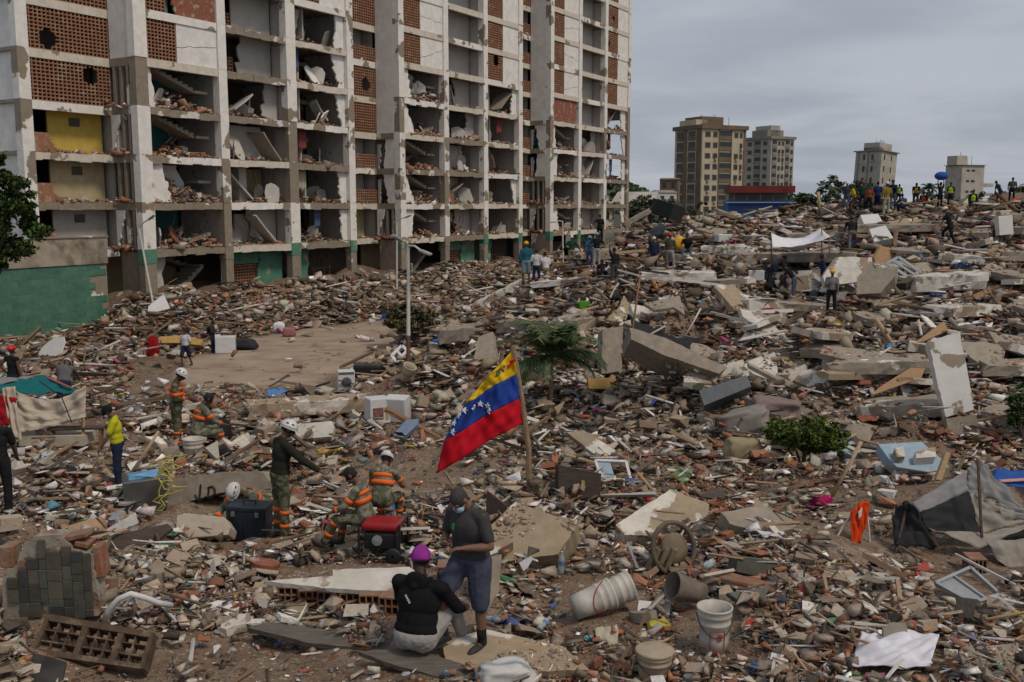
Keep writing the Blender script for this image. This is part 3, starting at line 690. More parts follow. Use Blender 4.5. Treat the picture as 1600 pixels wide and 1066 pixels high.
        if i in SB:
            if intact:
                if i == 0 and k == 6:
                    wall('torn_wall', keep_right(a, b, z0, z1, .3, .45, .3), .22, .14, W_BRK); screen(a, a + 1.7, z0, z0 + 1.1, .2)
                    wall('back_wall', rect(a, b, z0, zc), 3, .12, W_SHADE); MB().box((a + 2.2, .8, (z0 + z1) / 2), (.25, .3, z1 - z0)).build('teal_pilaster', W_TEAL, block); continue
                screen(a, a + (b - a) * .42, z0 + .02, z1, .2)
                l_ = jline((a + (b - a) * .43, z0 + rnd.uniform(.5, 1.8)), (b, z0 + rnd.uniform(.5, 1.9)), 9, .12, 5 * k + i)
                wall('wall_panel', [(b, z0), (a + (b - a) * .43, z0)] + [(x, z - .02) for x, z in l_], .2, .16, W_PLAS2)
                wall('wall_panel', [(b, z1), (a + (b - a) * .43, z1)] + [(x, z + .02) for x, z in l_], .2, .16, W_PLAS2)
                wall('back_wall', rect(a, b, z0, zc), 3, .12, W_SHADE)
                continue
            if i == 8 and k == 5:
                wall('torn_wall', keep_left(a, b, z0, z1, .98, .9, .2), .3, .14, W_BRK); wall('back_wall', rect(a, b, z0, zc), 3, .12, W_SHADE); continue
            mid = z0 + 1.45
            wall('back_wall', rect(a, um, z0, zc), 4.5, .12, W_IN); wall('back_wall', rect(um, b, z0, zc), 4.52, .12, W_TEAL)
            var_ = (k * 2 + i) % 5
            if var_ != 1: flight(a + 1.2 + rnd.uniform(0, .5), z0, b - 1.3, mid + rnd.uniform(-.25, .1), 2.4, 3.7)
            if var_ not in (2, 4): flight(b - 1.3 - rnd.uniform(0, .4), mid, a + rnd.uniform(.3, 1.2), Z[k + 1] - .25, .9, 2.2)
            elif var_ == 2: flight(a + 2.6, z0 + .2, b - .4, z0 + .9, .9, 2.2)
            else: wall('torn_wall', keep_left(um - 1, b, z0, z1, .5, .75, .3), 2.2, .13, W_PLAS2)
            if var_ != 2: MB().box((b - .75, 2.3, mid - .1), (1.1, 2.8, .18)).build('landing', W_CONC, block)
            leaning(a + .5, b - 1, .6, 2, z0, rnd.choice((W_PLAS2, W_GREY, W_BRK, W_CREAM)))
            if rnd.random() < .5: hanging(a + .5, b - .5, .8, z1, 3)
            heap(a + .5, b, .3, 2.6, z0, 130 + 60 * (k % 3), .7 + .3 * (var_), .72 - .1 * var_, rnd.uniform(.4, 1)); heap(a + .1, b, .08, .5, z0, 40, .25, .6)
            if rnd.random() < .6: wall('torn_wall', keep_left(a, b, z0, z1, rnd.uniform(.05, .3), rnd.uniform(.1, .35), .15), .35, .13, W_PLAS2)
            if i == 0 and k == 1: leaning(a + 2.4, b - 1.2, 1, 1.4, z0 + .2, W_BRK)
        elif i in (1, 5, 9):
            dam = not intact and (i != 9 or k < 5)
            gv = 1.7
            sc_ = rnd.random()
            wall('back_wall', rect(a, b, z0, zc), 4.6, .12, W_IN if rnd.random() < .6 else W_SHADE)
            if k >= 5 or (i != 1 and k >= it - 1):
                screen(a, a + (b - a) * .36, z0, z0 + (1.15 if i == 1 else 2.0), gv)
            if not dam or (i == 1 and k >= 5):
                if k == 5 and i == 1: wall('loggia_wall', keep_right(a, b, z0, z1 + .3, .5, .42, .25), gv, .12, W_GREY)
                else: wall('loggia_wall', rect(a + (b - a) * .36, b, z0, z1 + .3), gv, .12, W_GREY)
            else:
                mode = (k * 3 + i) % 4
                if mode == 0:
                    wall('torn_wall', keep_right(a, b, z0, z1 + .2, .5, .62, .3), gv, .12, W_GREY); wall('torn_wall', keep_left(a + 2, b - 1.2, z0, z1 - .3, .5, .8, .25), gv + .3, .12, W_IN)
                elif mode == 1:
                    wall('torn_wall', keep_right(a, b, z0, z1 + .2, .8, .72, .22), gv - .5, .12, W_GREY); leaning(a + 1.6, b - 2, 1, 2, z0, W_GREY)
                elif mode == 2:
                    wall('torn_wall', keep_left(a + 1.5, b, z0, z1, .7, .92, .28), gv, .12, W_GREY)
                else:
                    wall('back_wall', rect(a + 1.2, b, z0, z1), 3, .12, W_TAN if i == 1 else W_GREY); MB().box((a + 2.4, 1.6, (z0 + z1) / 2), (.7, .4, z1 - z0)).build('pier', W_IN, block)
                for _ in range(2): leaning(a + .6, b - .8, .5, 2.2, z0, rnd.choice((W_GREY, W_IN, W_PLAS2, W_BRK)))
                if rnd.random() < .4: MB().prism(blob(rnd.uniform(1.6, 3), rnd.uniform(.9, 1.5), 8, .2), .12, rotm(rnd.uniform(-15, 15), rnd.choice((-1, 1)) * rnd.uniform(25, 60), 0), (rnd.uniform(a + 1.5, b - 1.5), rnd.uniform(.7, 1.4), z0 + rnd.uniform(.9, 1.5))).build('hanging_slab', rnd.choice((W_CONC, W_IN, W_CREAM)), block)
                heap(a + .1, b - .1, .25, 2.4, z0, 110, rnd.uniform(.3, 1.0), rnd.uniform(.2, .8), rnd.random())
                if rnd.random() < .5: hanging(a + .5, b - .5, 1, z1, 3)
            side('loggia_side', rect(.62, gv, z0, z1), b + .2, .1, W_GREY)
        else:
            if intact:
                screen(a, a + (b - a) * .5, z0 + .02, z1, .2, hole=(i == 6 and k == 6) or rnd.random() < .2)
                wall('wall_panel', rect(a + (b - a) * .505, b, z0, z1), .2, .16, W_PLAS2)
                wall('back_wall', rect(a, b, z0, zc), 3, .12, W_SHADE); continue
            if not sky_open:
                wall('back_wall', rect(a, b, z0, zc), 5.5, .12, W_IN)
                if k >= 3 and i == 2: screen(um + .3, b - .3, z0, z0 + 1.8, 4.4); wall('back_lintel', rect(um, b, z0 + 1.9, z0 + 2.2), 4.2, .2, W_CREAM)
            side('torn_wall', keep_left(.9, 4.5, z0, zc, rnd.uniform(.5, .9), rnd.uniform(.6, 1), .2), a + rnd.uniform(1.0, 2.0), .13, rnd.choice((W_GREY, W_IN)))
            wall('torn_wall', keep_left(a, b, z0, z1, rnd.uniform(.12, .35), rnd.uniform(.1, .3), .15), rnd.uniform(.9, 2.6), .13, rnd.choice((W_GREY, W_IN, W_TAN)))
            if rnd.random() < .6: wall('torn_wall', keep_right(a, b, z0, z1, rnd.uniform(.72, .88), rnd.uniform(.8, .95), .15), .4, .14, W_PLAS2)
            if i == 10 and k == 3: MB().box((a + 1.8, 1.5, (z0 + z1) / 2), (1.9, .12, z1 - z0)).build('orange_wall', mat('orange_wall', (.42, .2, .06)), block)
            hanging(a + 1, b - 1, 1.6, z1 + .2, 4)
            if rnd.random() < .45: MB().prism(blob(rnd.uniform(1.6, 3), rnd.uniform(.9, 1.6), 8, .2), .12, rotm(rnd.uniform(-15, 15), rnd.choice((-1, 1)) * rnd.uniform(30, 60), 0), (rnd.uniform(a + 1.5, b - 1.5), rnd.uniform(.9, 2.2), z0 + rnd.uniform(1.0, 1.5))).build('hanging_slab', rnd.choice((W_CONC, W_IN, W_CREAM)), block)
            if rnd.random() < .4:
                cu = rnd.uniform(a + .8, b - .8); cw = rnd.uniform(.5, 1.1); MB().grid(10, 6, lambda p_, q_: Vector((cu + (p_ - .5) * cw, .7 + .07 * math.sin(p_ * 16), z1 - q_ * rnd.uniform(1.2, 1.7)))).build('curtain', rnd.choice((mat('curtain red', (.2, .05, .04)), mat('curtain blue', (.08, .12, .2)), mat('curtain cream', (.4, .36, .28)))), block, smooth=True, solid=.01)
            for _ in range(2): leaning(a + 1.4, b - .8, .6, 3, z0, rnd.choice((W_GREY, W_IN, W_PLAS2, W_CREAM)))
            heap(a + .1, b - .1, .2, 2.8, z0, 110, rnd.uniform(.3, 1.1), rnd.uniform(.2, .8), rnd.random())
# gable end: storey-high panels with torn joints between them
for k in range(0, TOP + 1):
    a = jline((RV + .63, Z[k] + .0), (13.5, Z[k]), 22, .07, k) if k else [(RV + .63, 0), (13.5, 0)]
    b = jline((RV + .63, Z[k + 1]), (13.5, Z[k + 1]), 22, .07, k + 1)
    side('gable_panel', [(x, z + .03) for x, z in a] + [(x, z - .03) for x, z in b[::-1]], -BAY + .36, .26, W_PLAS2)
side('gable_core', rect(RV + .7, 13.4, 0, Z[TOP + 1]), -BAY + .62, .16, W_SHADE)
MB().box((BAY * 5, 6.5, Z[TOP + 1] + .15), (BAY * 12 + .5, 14, .3)).build('roof', W_CONC, block)
MB().box((uu(11) + .2, 6, Z[8]), (.22, 10.2, Z[11] - Z[6])).build('end_wall', W_PLAS2, block)

# green tiled annex in front of the near corner
ua, ub = -BAY - 12, on_facade(163)
annex = empty('tiled_annex', F0, math.atan2(TV.y, TV.x), 'low annex clad in green tiles with a stained concrete parapet, left edge', 'annex')
MB().box(((ua + ub) / 2, .35, 1.9), (ub - ua, .5, 3.8)).build('wall_core', W_BARE, annex)
tm = [mat(f'green_tile {q}', (.06 + .006 * q, .15 + .01 * q, .105 + .007 * q), rough=.5, var=.25, scale=3, bump=.04, dust=.1) for q in range(4)]
tmesh = [MB().rbox((0, 0, 0), (.748, .05, .393), .004, None, 1).mesh('tile', q) for q in tm]
nc = int((ub - ua - .3) / .75)
for j in range(10):
    for i in range(nc):
        u = ub - .35 - .75 * (i + (.5 if j % 2 else 0) ) - .1
        if u < on_facade(-90): continue
        if (i <= 0 and j in (5, 6, 7)): continue
        t = bpy.data.objects.new('tile', rnd.choice(tmesh)); link(t, annex); t.location = (u, .082 + rnd.uniform(-.004, .006), .2 + j * .395)
MB().box(((ua + ub) / 2, .3, 4.62), (ub - ua + .1, .62, 1.55), None, .02).build('parapet', mat('stained_parapet', (.32, .275, .215), var=.3, scale=1.6, bump=.15, c2=(.16, .135, .1), thr=.56, soft=.08, scale2=.9), annex)
MB().box(((ua + ub) / 2, .3, 5.44), (ub - ua + .25, .72, .09), None, .01).build('coping', W_BARE, annex)
MB().box(((ua + ub) / 2, 1.9, 4.1), (ub - ua, 2.6, .2)).build('annex_roof', W_CONC, annex)

# ------------------------------------------------------------------ vegetation
def leaf_mesh(name, pts, size, cols, material, parent=None, up=.3):
    n = len(pts); rot = rand_rot(n, 1.0); s = size * nrg.uniform(.6, 1.35, n)
    q = np.array([(-.5, 0, 0), (0, -.28, .06), (.5, 0, -.05), (0, .28, .06)])
    V = (np.einsum('nij,vj->nvi', rot, q) * s[:, None, None] + pts[:, None]).reshape(-1, 3)
    me = bpy.data.meshes.new(name); me.vertices.add(len(V)); me.vertices.foreach_set('co', V.astype(np.float32).ravel())
    me.loops.add(n * 4); me.loops.foreach_set('vertex_index', np.arange(n * 4, dtype=np.int32))
    me.polygons.add(n); me.polygons.foreach_set('loop_start', np.arange(0, n * 4, 4, dtype=np.int32)); me.update(calc_edges=True)
    a = me.color_attributes.new('Col', 'FLOAT_COLOR', 'POINT')
    a.data.foreach_set('color', np.repeat(np.concatenate([cols, np.ones((n, 1))], 1), 4, 0).astype(np.float32).ravel())
    me.materials.append(material); o = bpy.data.objects.new(name, me); link(o, parent); return o
M_LEAF = attr_mat('leaf_surface', .6, .05, 3.)
M_BARK = mat('bark', (.12, .09, .065), scale=12, bump=.4, var=.35)
PAL_LEAF = [(.045, .085, .022), (.06, .11, .03), (.035, .062, .018), (.085, .13, .035), (.03, .05, .016)]
PAL_DRY = [(.1, .098, .05), (.13, .12, .062), (.075, .072, .036), (.15, .125, .07)]
def crown_pts(n, lobes, q):
    """points in leaf clumps spread through the volume of several lobes"""
    out = []
    cl = []
    for c, r in lobes:
        for _ in range(int(14 * q)):
            d = nrg.normal(0, 1, 3); d /= np.linalg.norm(d); cl.append((np.array(c) + d * np.array(r) * nrg.uniform(.45, 1.0), min(r) * nrg.uniform(.2, .38)))
    w = nrg.integers(0, len(cl), n)
    for i in w:
        d = nrg.normal(0, 1, 3); d /= np.linalg.norm(d); out.append(cl[i][0] + d * cl[i][1] * nrg.uniform(.35, 1) * np.array((1, 1, .75)))
    return np.array(out)
def tree(name, loc, lobes, trunk_h, n, leaf, label, cat='tree', group=None, palette=PAL_LEAF, q=1., tr=.14):
    root = empty(name, loc, 0, label, cat, group)
    b = MB(); top = Vector((0, 0, trunk_h)); b.tube([(0, 0, -.4), (.03, 0, trunk_h * .5), top], [tr * 1.3, tr, tr * .8], 8)
    for c, r in lobes:
        b.tube([top, (top + Vector(c)) / 2 + Vector((0, 0, -.1)), Vector(c)], [tr * .6, tr * .35, tr * .1], 6)
    b.build('trunk', M_BARK, root)
    pts = crown_pts(n, lobes, q)
    leaf_mesh('crown', pts, leaf, pal(palette, n, False), M_LEAF, root); return root
p = Vector((ray(-22, 323).x * 44, 44, 0))
tree('shade_tree', (p.x, p.y, 0), [((0, 0, 6.9), (2.2, 2, 1.6)), ((1.2, -.4, 5.9), (1.7, 1.5, 1.3)), ((-1.5, 0, 6), (2, 2, 1.6)), ((.6, 0, 8.1), (1.3, 1.4, .9)), ((1.6, -.3, 7.1), (1.0, 1, .9)), ((.2, -.6, 5.0), (1.5, 1.2, .8)), ((.8, .2, 7.9), (1.0, 1, .7)), ((-.1, 0, 9.0), (1.4, 1.3, .8))], 4.2, 26000, .22, 'dense dark green tree cut off by the left edge in front of the block', q=2)
def shrub(name, px, py, wpx, hpx, n, leafpx, label, palette):
    p = G(px, py); k = mpp(p); w, h = wpx * k, hpx * k
    lob = [((rnd.uniform(-.28, .28) * w, rnd.uniform(-.2, .2) * w, h * rnd.uniform(.35, .7)), (w * rnd.uniform(.2, .32), w * .26, h * rnd.uniform(.22, .33))) for _ in range(7)]
    root = empty(name, p, 0, label, 'shrub')
    for c, r in lob: MB().tube([(rnd.uniform(-.05, .05), 0, -.15), (c[0] * .5, c[1] * .5, c[2] * .4), c], [.03, .022, .008], 6).build('stem', M_BARK, root)
    leaf_mesh('foliage', crown_pts(n, lob, 1.2), leafpx * k, pal(palette, n, False), M_LEAF, root)
shrub('bush', 647, 536, 100, 72, 6500, 6.5, 'grey green scrubby bush at the edge of the swept yard', PAL_DRY)
shrub('leafy_shrub', 1252, 724, 140, 104, 5200, 8.5, 'bright green leafy shrub growing out of the debris below the mattresses', [(.07, .115, .02), (.1, .15, .03), (.05, .085, .018), (.14, .17, .04)])
shrub('leafy_branch', 1600, 690, 60, 108, 1700, 9.0, 'dark green leafy branch cut off by the right edge', PAL_LEAF)
def palm(name, loc, H, L, nf, label, cat='palm tree', group=None, leaflets=26, lw=.035, droop=1.0, tr=.1):
    root = empty(name, loc, 0, label, cat, group)
    MB().tube([(0, 0, -.4), (.04 * H, 0, H * .5), (.05 * H, .02 * H, H)], [tr * 1.3, tr, tr * .8], 9).build('trunk', M_BARK, root)
    top = Vector((.05 * H, .02 * H, H))
    for i in range(nf):
        az = 2 * math.pi * i / nf * 2.4 + rnd.uniform(-.2, .2); el = rnd.uniform(.0, 1.35); b = MB()
        pts = []; l_ = L * rnd.uniform(.8, 1.1)
        for s in range(9):
            t = s / 8; e = el - droop * t * t * 1.5
            st = Vector((math.cos(az) * math.cos(e), math.sin(az) * math.cos(e), math.sin(e))) * l_ / 8
            pts.append((pts[-1] + st) if pts else top.copy())
        b.tube(pts, [.022 * L * (1 - .8 * s / 8) for s in range(9)], 5)
        for s in range(leaflets):
            t = .12 + .88 * s / leaflets; x = t * 8; k = min(int(x), 7); p_ = pts[k].lerp(pts[k + 1], x - k); d = (pts[k + 1] - pts[k]).normalized()
            sd_ = d.cross(Vector((0, 0, 1))); sd_ = sd_.normalized() if sd_.length > .05 else Vector((1, 0, 0))
            ln = L * .34 * (1 - abs(t - .45) * .9)
            for sg in (-1, 1):
                v = (sd_ * sg + d * .75 + Vector((0, 0, -.35 + rnd.uniform(-.3, .2)))).normalized() * ln
                w = d * lw * L
                b.add([p_ - w * .5, p_ + v * .55 - w * .4 + Vector((0, 0, .0)), p_ + v + Vector((0, 0, -.12 * ln)), p_ + v * .55 + w * .6, p_ + w * .5], [(0, 1, 2, 3, 4)])
        b.build('frond', rnd.choice(M_FROND), root)
    return root
M_FROND = [mat(f'palm_leaf {i}', c, rough=.5, var=.3, scale=4, bump=0) for i, c in enumerate([(.05, .085, .028), (.065, .1, .034), (.038, .062, .022), (.09, .1, .04)])]
pp = G(858, 640); kk = mpp(pp)
palm('young_palm', pp, 84 * kk, 92 * kk, 28, 'young palm with drooping green fronds behind the flag', leaflets=44, lw=.017, droop=.8, tr=.06)

# ------------------------------------------------------------------ far town
def beam_of(px, d): return Vector((ray(px, 323).x * d, d, 0))
GRW = mat('far_grey_white', (.36, .33, .29), var=.25, scale=.3, bump=0); GRY = mat('far_grey', (.23, .205, .175), var=.3, scale=.25, bump=0)
def tower(name, label, px0, px1, pyt, d, floors, yaw, front, flank, mats, lean=0., pent=None, split=.7, slab=.6):
    """front/flank: list of (from, to, kind) across the face; kinds: win, balcony, bare"""
    k = d / FPX; wid = (px1 - px0) * k; H = CAM_H + (323 - pyt) * k + 2
    W = wid * split / math.cos(R(yaw)); D = wid * (1 - split) / max(.05, math.sin(R(yaw)))
    c0 = beam_of(px0, d) ; corner = c0 + Vector((wid * (1 - split), -0, -1.5))
    root = empty(name, corner, R(yaw), label, 'tower block'); root.rotation_euler = (0, R(lean), R(yaw))
    wallm, recm, frm = mats; fh = H / floors
    MB().box((W / 2, D / 2, H / 2), (W, D, H)).build('wall', wallm, root)
    MB().box((W / 2, D / 2, H + slab / 2), (W + 1.2, D + 1.2, slab)).build('roof', recm, root)
    for q in (pent or []): MB().box((W * q[0], D * .5, H + slab + q[2] / 2), (W * q[1], D * .6, q[2])).build('penthouse', wallm if q[3] else recm, root)
    for q in range(5): ax_ = rnd.uniform(.1, .9) * W; MB().tube([(ax_, D * .4, H), (ax_, D * .4, H + rnd.uniform(3, 5.5))], .09, 5).build('antenna', GRY, root)
    glass = mat('far_glass', (.035, .04, .045), rough=.25, var=.3, scale=1)
    for face, spec in ((0, front), (1, flank)):
        L = W if face == 0 else D
        M = Matrix.Identity(3) if face == 0 else Matrix.Rotation(R(-90), 3, 'Z')
        off = Vector((0, 0, 0)) if face == 0 else Vector((0, D, 0))
        for f in range(floors):
            z = fh * (f + .5)
            for a, b, kind in spec:
                xm, w = (a + b) / 2 * L, (b - a) * L
                if kind == 'win':
                    if rnd.random() < .04: continue
                    o = MB().box(M @ Vector((xm, -.05, z)) + off, (w, .16, fh * .5), M).build('window', frm, root)
                    MB().box(M @ Vector((xm, -.12, z)) + off, (w * .84, .1, fh * .42), M).build('pane', glass, o)
                    if rnd.random() < .3: MB().box(M @ Vector((xm + w * .1, -.4, z - fh * .33)) + off, (.9, .5, .55), M).build('air_conditioner', GRW, root)
                elif kind == 'balcony':
                    o = MB().box(M @ Vector((xm, -.08, z - fh * .3)) + off, (w, .3, fh * .38), M).build('balcony', recm, root)
                    MB().box(M @ Vector((xm, -.02, z + fh * .12)) + off, (w, .1, fh * .46), M).build('balcony_opening', glass, o)
                elif kind == 'strip' and f == 0:
                    MB().box(M @ Vector((xm, -.1, H / 2)) + off, (w, .24, H), M).build('facade_strip', recm, root)
                elif kind == 'slit':
                    MB().box(M @ Vector((xm, -.02, z)) + off, (w, .08, fh * .2), M).build('window', glass, root)
    return root
CRM = mat('far_cream', (.43, .365, .27), var=.15, scale=.25, bump=0); BRN = mat('far_brown', (.15, .105, .07), var=.3, scale=.3, bump=0)
GRW = mat('far_grey_white', (.36, .33, .29), var=.25, scale=.3, bump=0); GRY = mat('far_grey', (.23, .205, .175), var=.3, scale=.25, bump=0); FRM = mat('far_frame', (.2, .16, .11), var=.2, scale=1, bump=0)
tower('beige_tower', 'beige tower with brown balcony strips beyond the debris hill', 1060, 1168, 207, 300, 10, 28, [(.06, .18, 'win'), (.24, .34, 'win'), (.38, .66, 'balcony'), (.37, .385, 'strip'), (.655, .67, 'strip'), (.73, .82, 'win'), (.86, .92, 'win'), (.95, .999, 'strip')], [(.08, .3, 'balcony'), (.32, .45, 'strip'), (.5, .75, 'balcony'), (.8, .95, 'strip')], (CRM, BRN, FRM), pent=[(.35, .5, 2.6, 0), (.1, .25, 1.6, 1)], split=.7, slab=1.2)
tower('grey_tower', 'grey damaged tower standing right behind the beige one', 1170, 1240, 222, 380, 11, 30, [(.05, .25, 'balcony'), (.3, .4, 'win'), (.46, .56, 'win'), (.62, .8, 'balcony'), (.85, .95, 'win')], [(.1, .25, 'win'), (.35, .6, 'balcony'), (.7, .85, 'win')], (GRW, GRY, FRM), pent=[(.4, .7, 2.5, 0), (.4, .4, 4.2, 1)], split=.6, slab=1)
tower('leaning_tower', 'grey tower with blank walls leaning to one side above the crowd', 1336, 1398, 240, 340, 7, 38, [(.15, .22, 'win'), (.6, .66, 'win')], [(.3, .38, 'win'), (.62, .7, 'win'), (.1, .14, 'strip'), (.48, .52, 'strip')], (GRW, GRY, FRM), lean=4, pent=[(.55, .8, 2.8, 1), (.3, .3, 1.2, 0)], split=.55, slab=.3)
t4 = tower('pale_tower', 'pale low tower with slit windows at the far right', 1482, 1535, 262, 400, 6, 20, [(.2, .34, 'slit'), (.42, .58, 'slit')], [(.3, .5, 'bare')], (mat('far_pale', (.40, .36, .31), var=.2, scale=.3, bump=0), GRY, FRM), pent=[(.12, .45, 3.6, 1)], split=.78, slab=.2)
MB().box((14.5, 4, 13.5), (6, 6, 1.2)).build('balcony', GRW, t4); MB().box((14.5, 4, 17.2), (6, 6, 1.4)).build('balcony', GRW, t4)
# low red and blue shop building
sp = beam_of(1137, 140); shop = empty('shop_building', (sp.x, sp.y, 0), R(-4), 'low blue building under a dark red roof edge behind the debris ridge', 'shop')
BLU = mat('blue_paint', (.045, .1, .27), var=.2, scale=.8, bump=0); REDP = mat('dark_red_paint', (.15, .028, .025), var=.25, scale=.7, bump=0)
MB().box((4.2, 2.5, 4.0), (8.8, 5, 8.0)).build('wall', BLU, shop); MB().box((4.3, 2.2, 9.55), (8.9, 6, .95)).build('roof', REDP, shop)
MB().box((4.2, 3.4, 8.55), (8.2, 3, 1.1)).build('upper_wall', mat('upper_grey', (.28, .26, .24)), shop); MB().box((4.2, -.2, 7.75), (9.6, 1.0, .16)).build('canopy', mat('pale_blue', (.2, .3, .45)), shop)  # grey wall between the blue front and the red roof
for q in range(5): MB().box((.6 + q * 1.8, .2, 8.55), (.16, .16, 1.1)).build('post', GRY, shop)
# wooded hill and the edge of the town at its foot
hm = MB(); hp = beam_of(985, 640)
hm.grid(40, 16, lambda a, b: Vector((hp.x - 60 + a * 150, 600 + b * 200, 24 * math.exp(-((a - .30) / .27) ** 2) * math.sin(math.pi * min(1, b * 1.3)) * (1 + .12 * noise.noise((a * 9, b * 5, 2))) - 1)))
tag(hm.build('hill', mat('hill_green', (.05, .065, .03), var=.4, scale=.05, bump=0), smooth=True), kind='structure')
n_ = 5000; ha = nrg.uniform(.02, .98, n_); hb = nrg.uniform(0, .6, n_)
hz = 24 * np.exp(-((ha - .30) / .27) ** 2) * np.sin(np.pi * np.minimum(1, hb * 1.3))
hw = leaf_mesh('hillside_wood', np.stack([hp.x - 60 + ha * 150, 600 + hb * 200, hz + nrg.uniform(0, 3.5, n_)], -1), 4.0, pal([(.05, .07, .035), (.07, .085, .045), (.038, .052, .028)], n_, False), M_LEAF)
tag(hw, 'far wooded hillside to the right of the damaged block', 'wood', kind='stuff')
def house(px, d, py, w, h, m, label, roofm):
    q = beam_of(px, d); z = CAM_H + (323 - py) * d / FPX; r_ = empty('house', (q.x, q.y, 0), R(rnd.uniform(-25, 25)), label, 'house')
    MB().box((0, 0, z / 2), (w, w * .8, z)).build('wall', m, r_); MB().add([(-w * .55, -w * .45, z), (w * .55, -w * .45, z), (w * .55, w * .45, z), (-w * .55, w * .45, z), (-w * .5, 0, z + h), (w * .5, 0, z + h)], [(0, 1, 5, 4), (2, 3, 4, 5), (1, 2, 5), (3, 0, 4), (3, 2, 1, 0)]).build('roof', roofm, r_)
    for s in (-.25, .25): MB().box((w * s, -w * .4, z - 1.4), (w * .2, .1, 1.3)).build('window', mat('far_glass', (0, 0, 0)), r_)
WH = mat('far_white', (.5, .48, .45), var=.1, bump=0); RT = mat('far_red_roof', (.18, .075, .05), var=.2, bump=0)
house(1012, 260, 312, 9, 1.2, WH, 'small white house at the foot of the wooded hill', RT)
house(1034, 240, 302, 5, .6, WH, 'narrow white house beside the beige tower', GRY)
house(1044, 250, 282, 4.5, .4, BRN, 'dark brown building edge against the beige tower', BRN)
house(994, 200, 316, 8, 2.0, GRY, 'grey gabled building right behind the end of the block', GRW)
# trees behind the ridge
for j, (px, py, d, w, kind, lab) in enumerate([(1262, 296, 170, 34, 0, 'dark bushy tree behind the ridge beside the shop roof'), (1310, 284, 150, 44, 0, 'tall bushy tree rising left of the leaning tower'), (1338, 288, 160, 26, 0, 'small dark tree at the foot of the leaning tower'), (1232, 302, 190, 30, 0, 'low tree just right of the shop roof'), (1466, 300, 160, 42, 0, 'round tree left of the pale tower'), (1522, 305, 170, 40, 0, 'low tree in front of the pale tower'), (1568, 296, 150, 36, 0, 'dark tree right of the pale tower'), (1602, 300, 130, 46, 0, 'dark tree cut off by the right edge behind the ridge'), (1414, 306, 180, 40, 0, 'low tree between the leaning and the pale tower'), (1070, 318, 220, 34, 0, 'tree in front of the beige tower'), (1028, 320, 180, 40, 0, 'tree beside the overturned black box'), (990, 312, 170, 30, 0, 'tree right behind the corner of the block')]):
    q = beam_of(px, d); k = d / FPX; zt = CAM_H + (323 - py + 9) * k; w_ = w * k * 1.7
    tree('background_tree', (q.x, q.y, 0), [((rnd.uniform(-.3, .3) * w_, rnd.uniform(-.3, .3) * w_, zt - w_ * rnd.uniform(.25, .7)), (w_ * .33, w_ * .33, w_ * .28)) for _ in range(6)], zt - w_ * .8, 2200, .9 * k * 6, lab, group='trees beyond the ridge', palette=[(.075, .1, .055), (.09, .115, .06), (.055, .078, .042)])
for px, py, d, lab in [(1287, 290, 140, 'palm behind the ridge beside a tall post'), (1440, 290, 150, 'palm above the crowd right of the leaning tower'), (1577, 292, 150, 'palm right of the pale tower'), (1502, 312, 120, 'palm crown just above the ridge by the pale tower'), (1364, 296, 150, 'palm in front of the leaning tower')]:
    q = beam_of(px, d); zt = CAM_H + (323 - py) * d / FPX
    palm('background_palm', (q.x, q.y, 0), zt - .6, 1.9, 13, lab, group='palms beyond the ridge', leaflets=12, lw=.06, tr=.16)

# ------------------------------------------------------------------ large wreckage
CON = mat('broken_concrete', (.265, .225, .18), var=.28, scale=4, bump=.35, dust=.35)
CONP = mat('beam_concrete', (.29, .25, .195), var=.22, scale=5, bump=.25, c2=(.6, .575, .535), thr=.6, soft=.006, scale2=.75, dust=.2)
CONW = mat('painted_concrete', (.56, .53, .48), var=.2, scale=4, bump=.2, c2=(.27, .215, .16), thr=.53, soft=.012, scale2=1.1, dust=.4)
CONT = mat('tan_screed', (.3, .235, .16), var=.2, scale=5, bump=.2, c2=(.56, .52, .46), thr=.57, soft=.012, scale2=1.4, dust=.1)
BLK = mat('black_plastic', (.016, .017, .02), rough=.5, var=.3, dust=.3)
WHI = mat('white_enamel', (.56, .56, .56), rough=.45, var=.12, scale=3, bump=.03, dust=.15)
WHP = mat('white_plastic', (.55, .54, .52), rough=.5, var=.12, bump=.03, dust=.1)
GRM = mat('grey_metal', (.12, .13, .14), rough=.45, var=.2, metal=.2, bump=.05, dust=.15)
WOOD = mat('brown_timber', (.2, .12, .065), var=.35, scale=5, bump=.15, stretch=(1, 7, 7))
WOODP = mat('pale_timber', (.38, .27, .16), var=.25, scale=5, bump=.15, stretch=(1, 7, 7))
WOODD = mat('dark_timber', (.055, .04, .032), var=.4, scale=5, bump=.15, dust=.2, stretch=(1, 7, 7))
BOARD = mat('chipboard', (.34, .21, .115), var=.2, scale=6, bump=.06, dust=.15)
CLAY = mat('terracotta', (.235, .1, .06), var=.35, scale=9, bump=.2, dust=.5, c2=(.2, .155, .115), thr=.57, soft=.06, scale2=5)
def cloth(name, c, **k): return mat(name, c, rough=.95, var=.16, scale=7, bump=.12, spec=.1, **k)
WCL = cloth('white_cloth', (.6, .59, .64)); GCL = cloth('grey_cloth', (.2, .2, .2)); DCL = cloth('dark_cloth', (.03, .032, .035))
BEI = cloth('beige_cloth', (.42, .36, .29)); TEALC = cloth('teal_cloth', (.012, .115, .125)); REDC = cloth('red_cloth', (.26, .01, .014))
BLUC = cloth('blue_cloth', (.03, .085, .3)); LBL = cloth('light_blue_foam', (.27, .36, .44), dust=.12); MAU = cloth('mauve_cloth', (.2, .15, .14))
NO_BEV = False
def nvec(az, el): return Vector((math.sin(R(az)) * math.cos(R(el)), -math.cos(R(az)) * math.cos(R(el)), math.sin(R(el))))
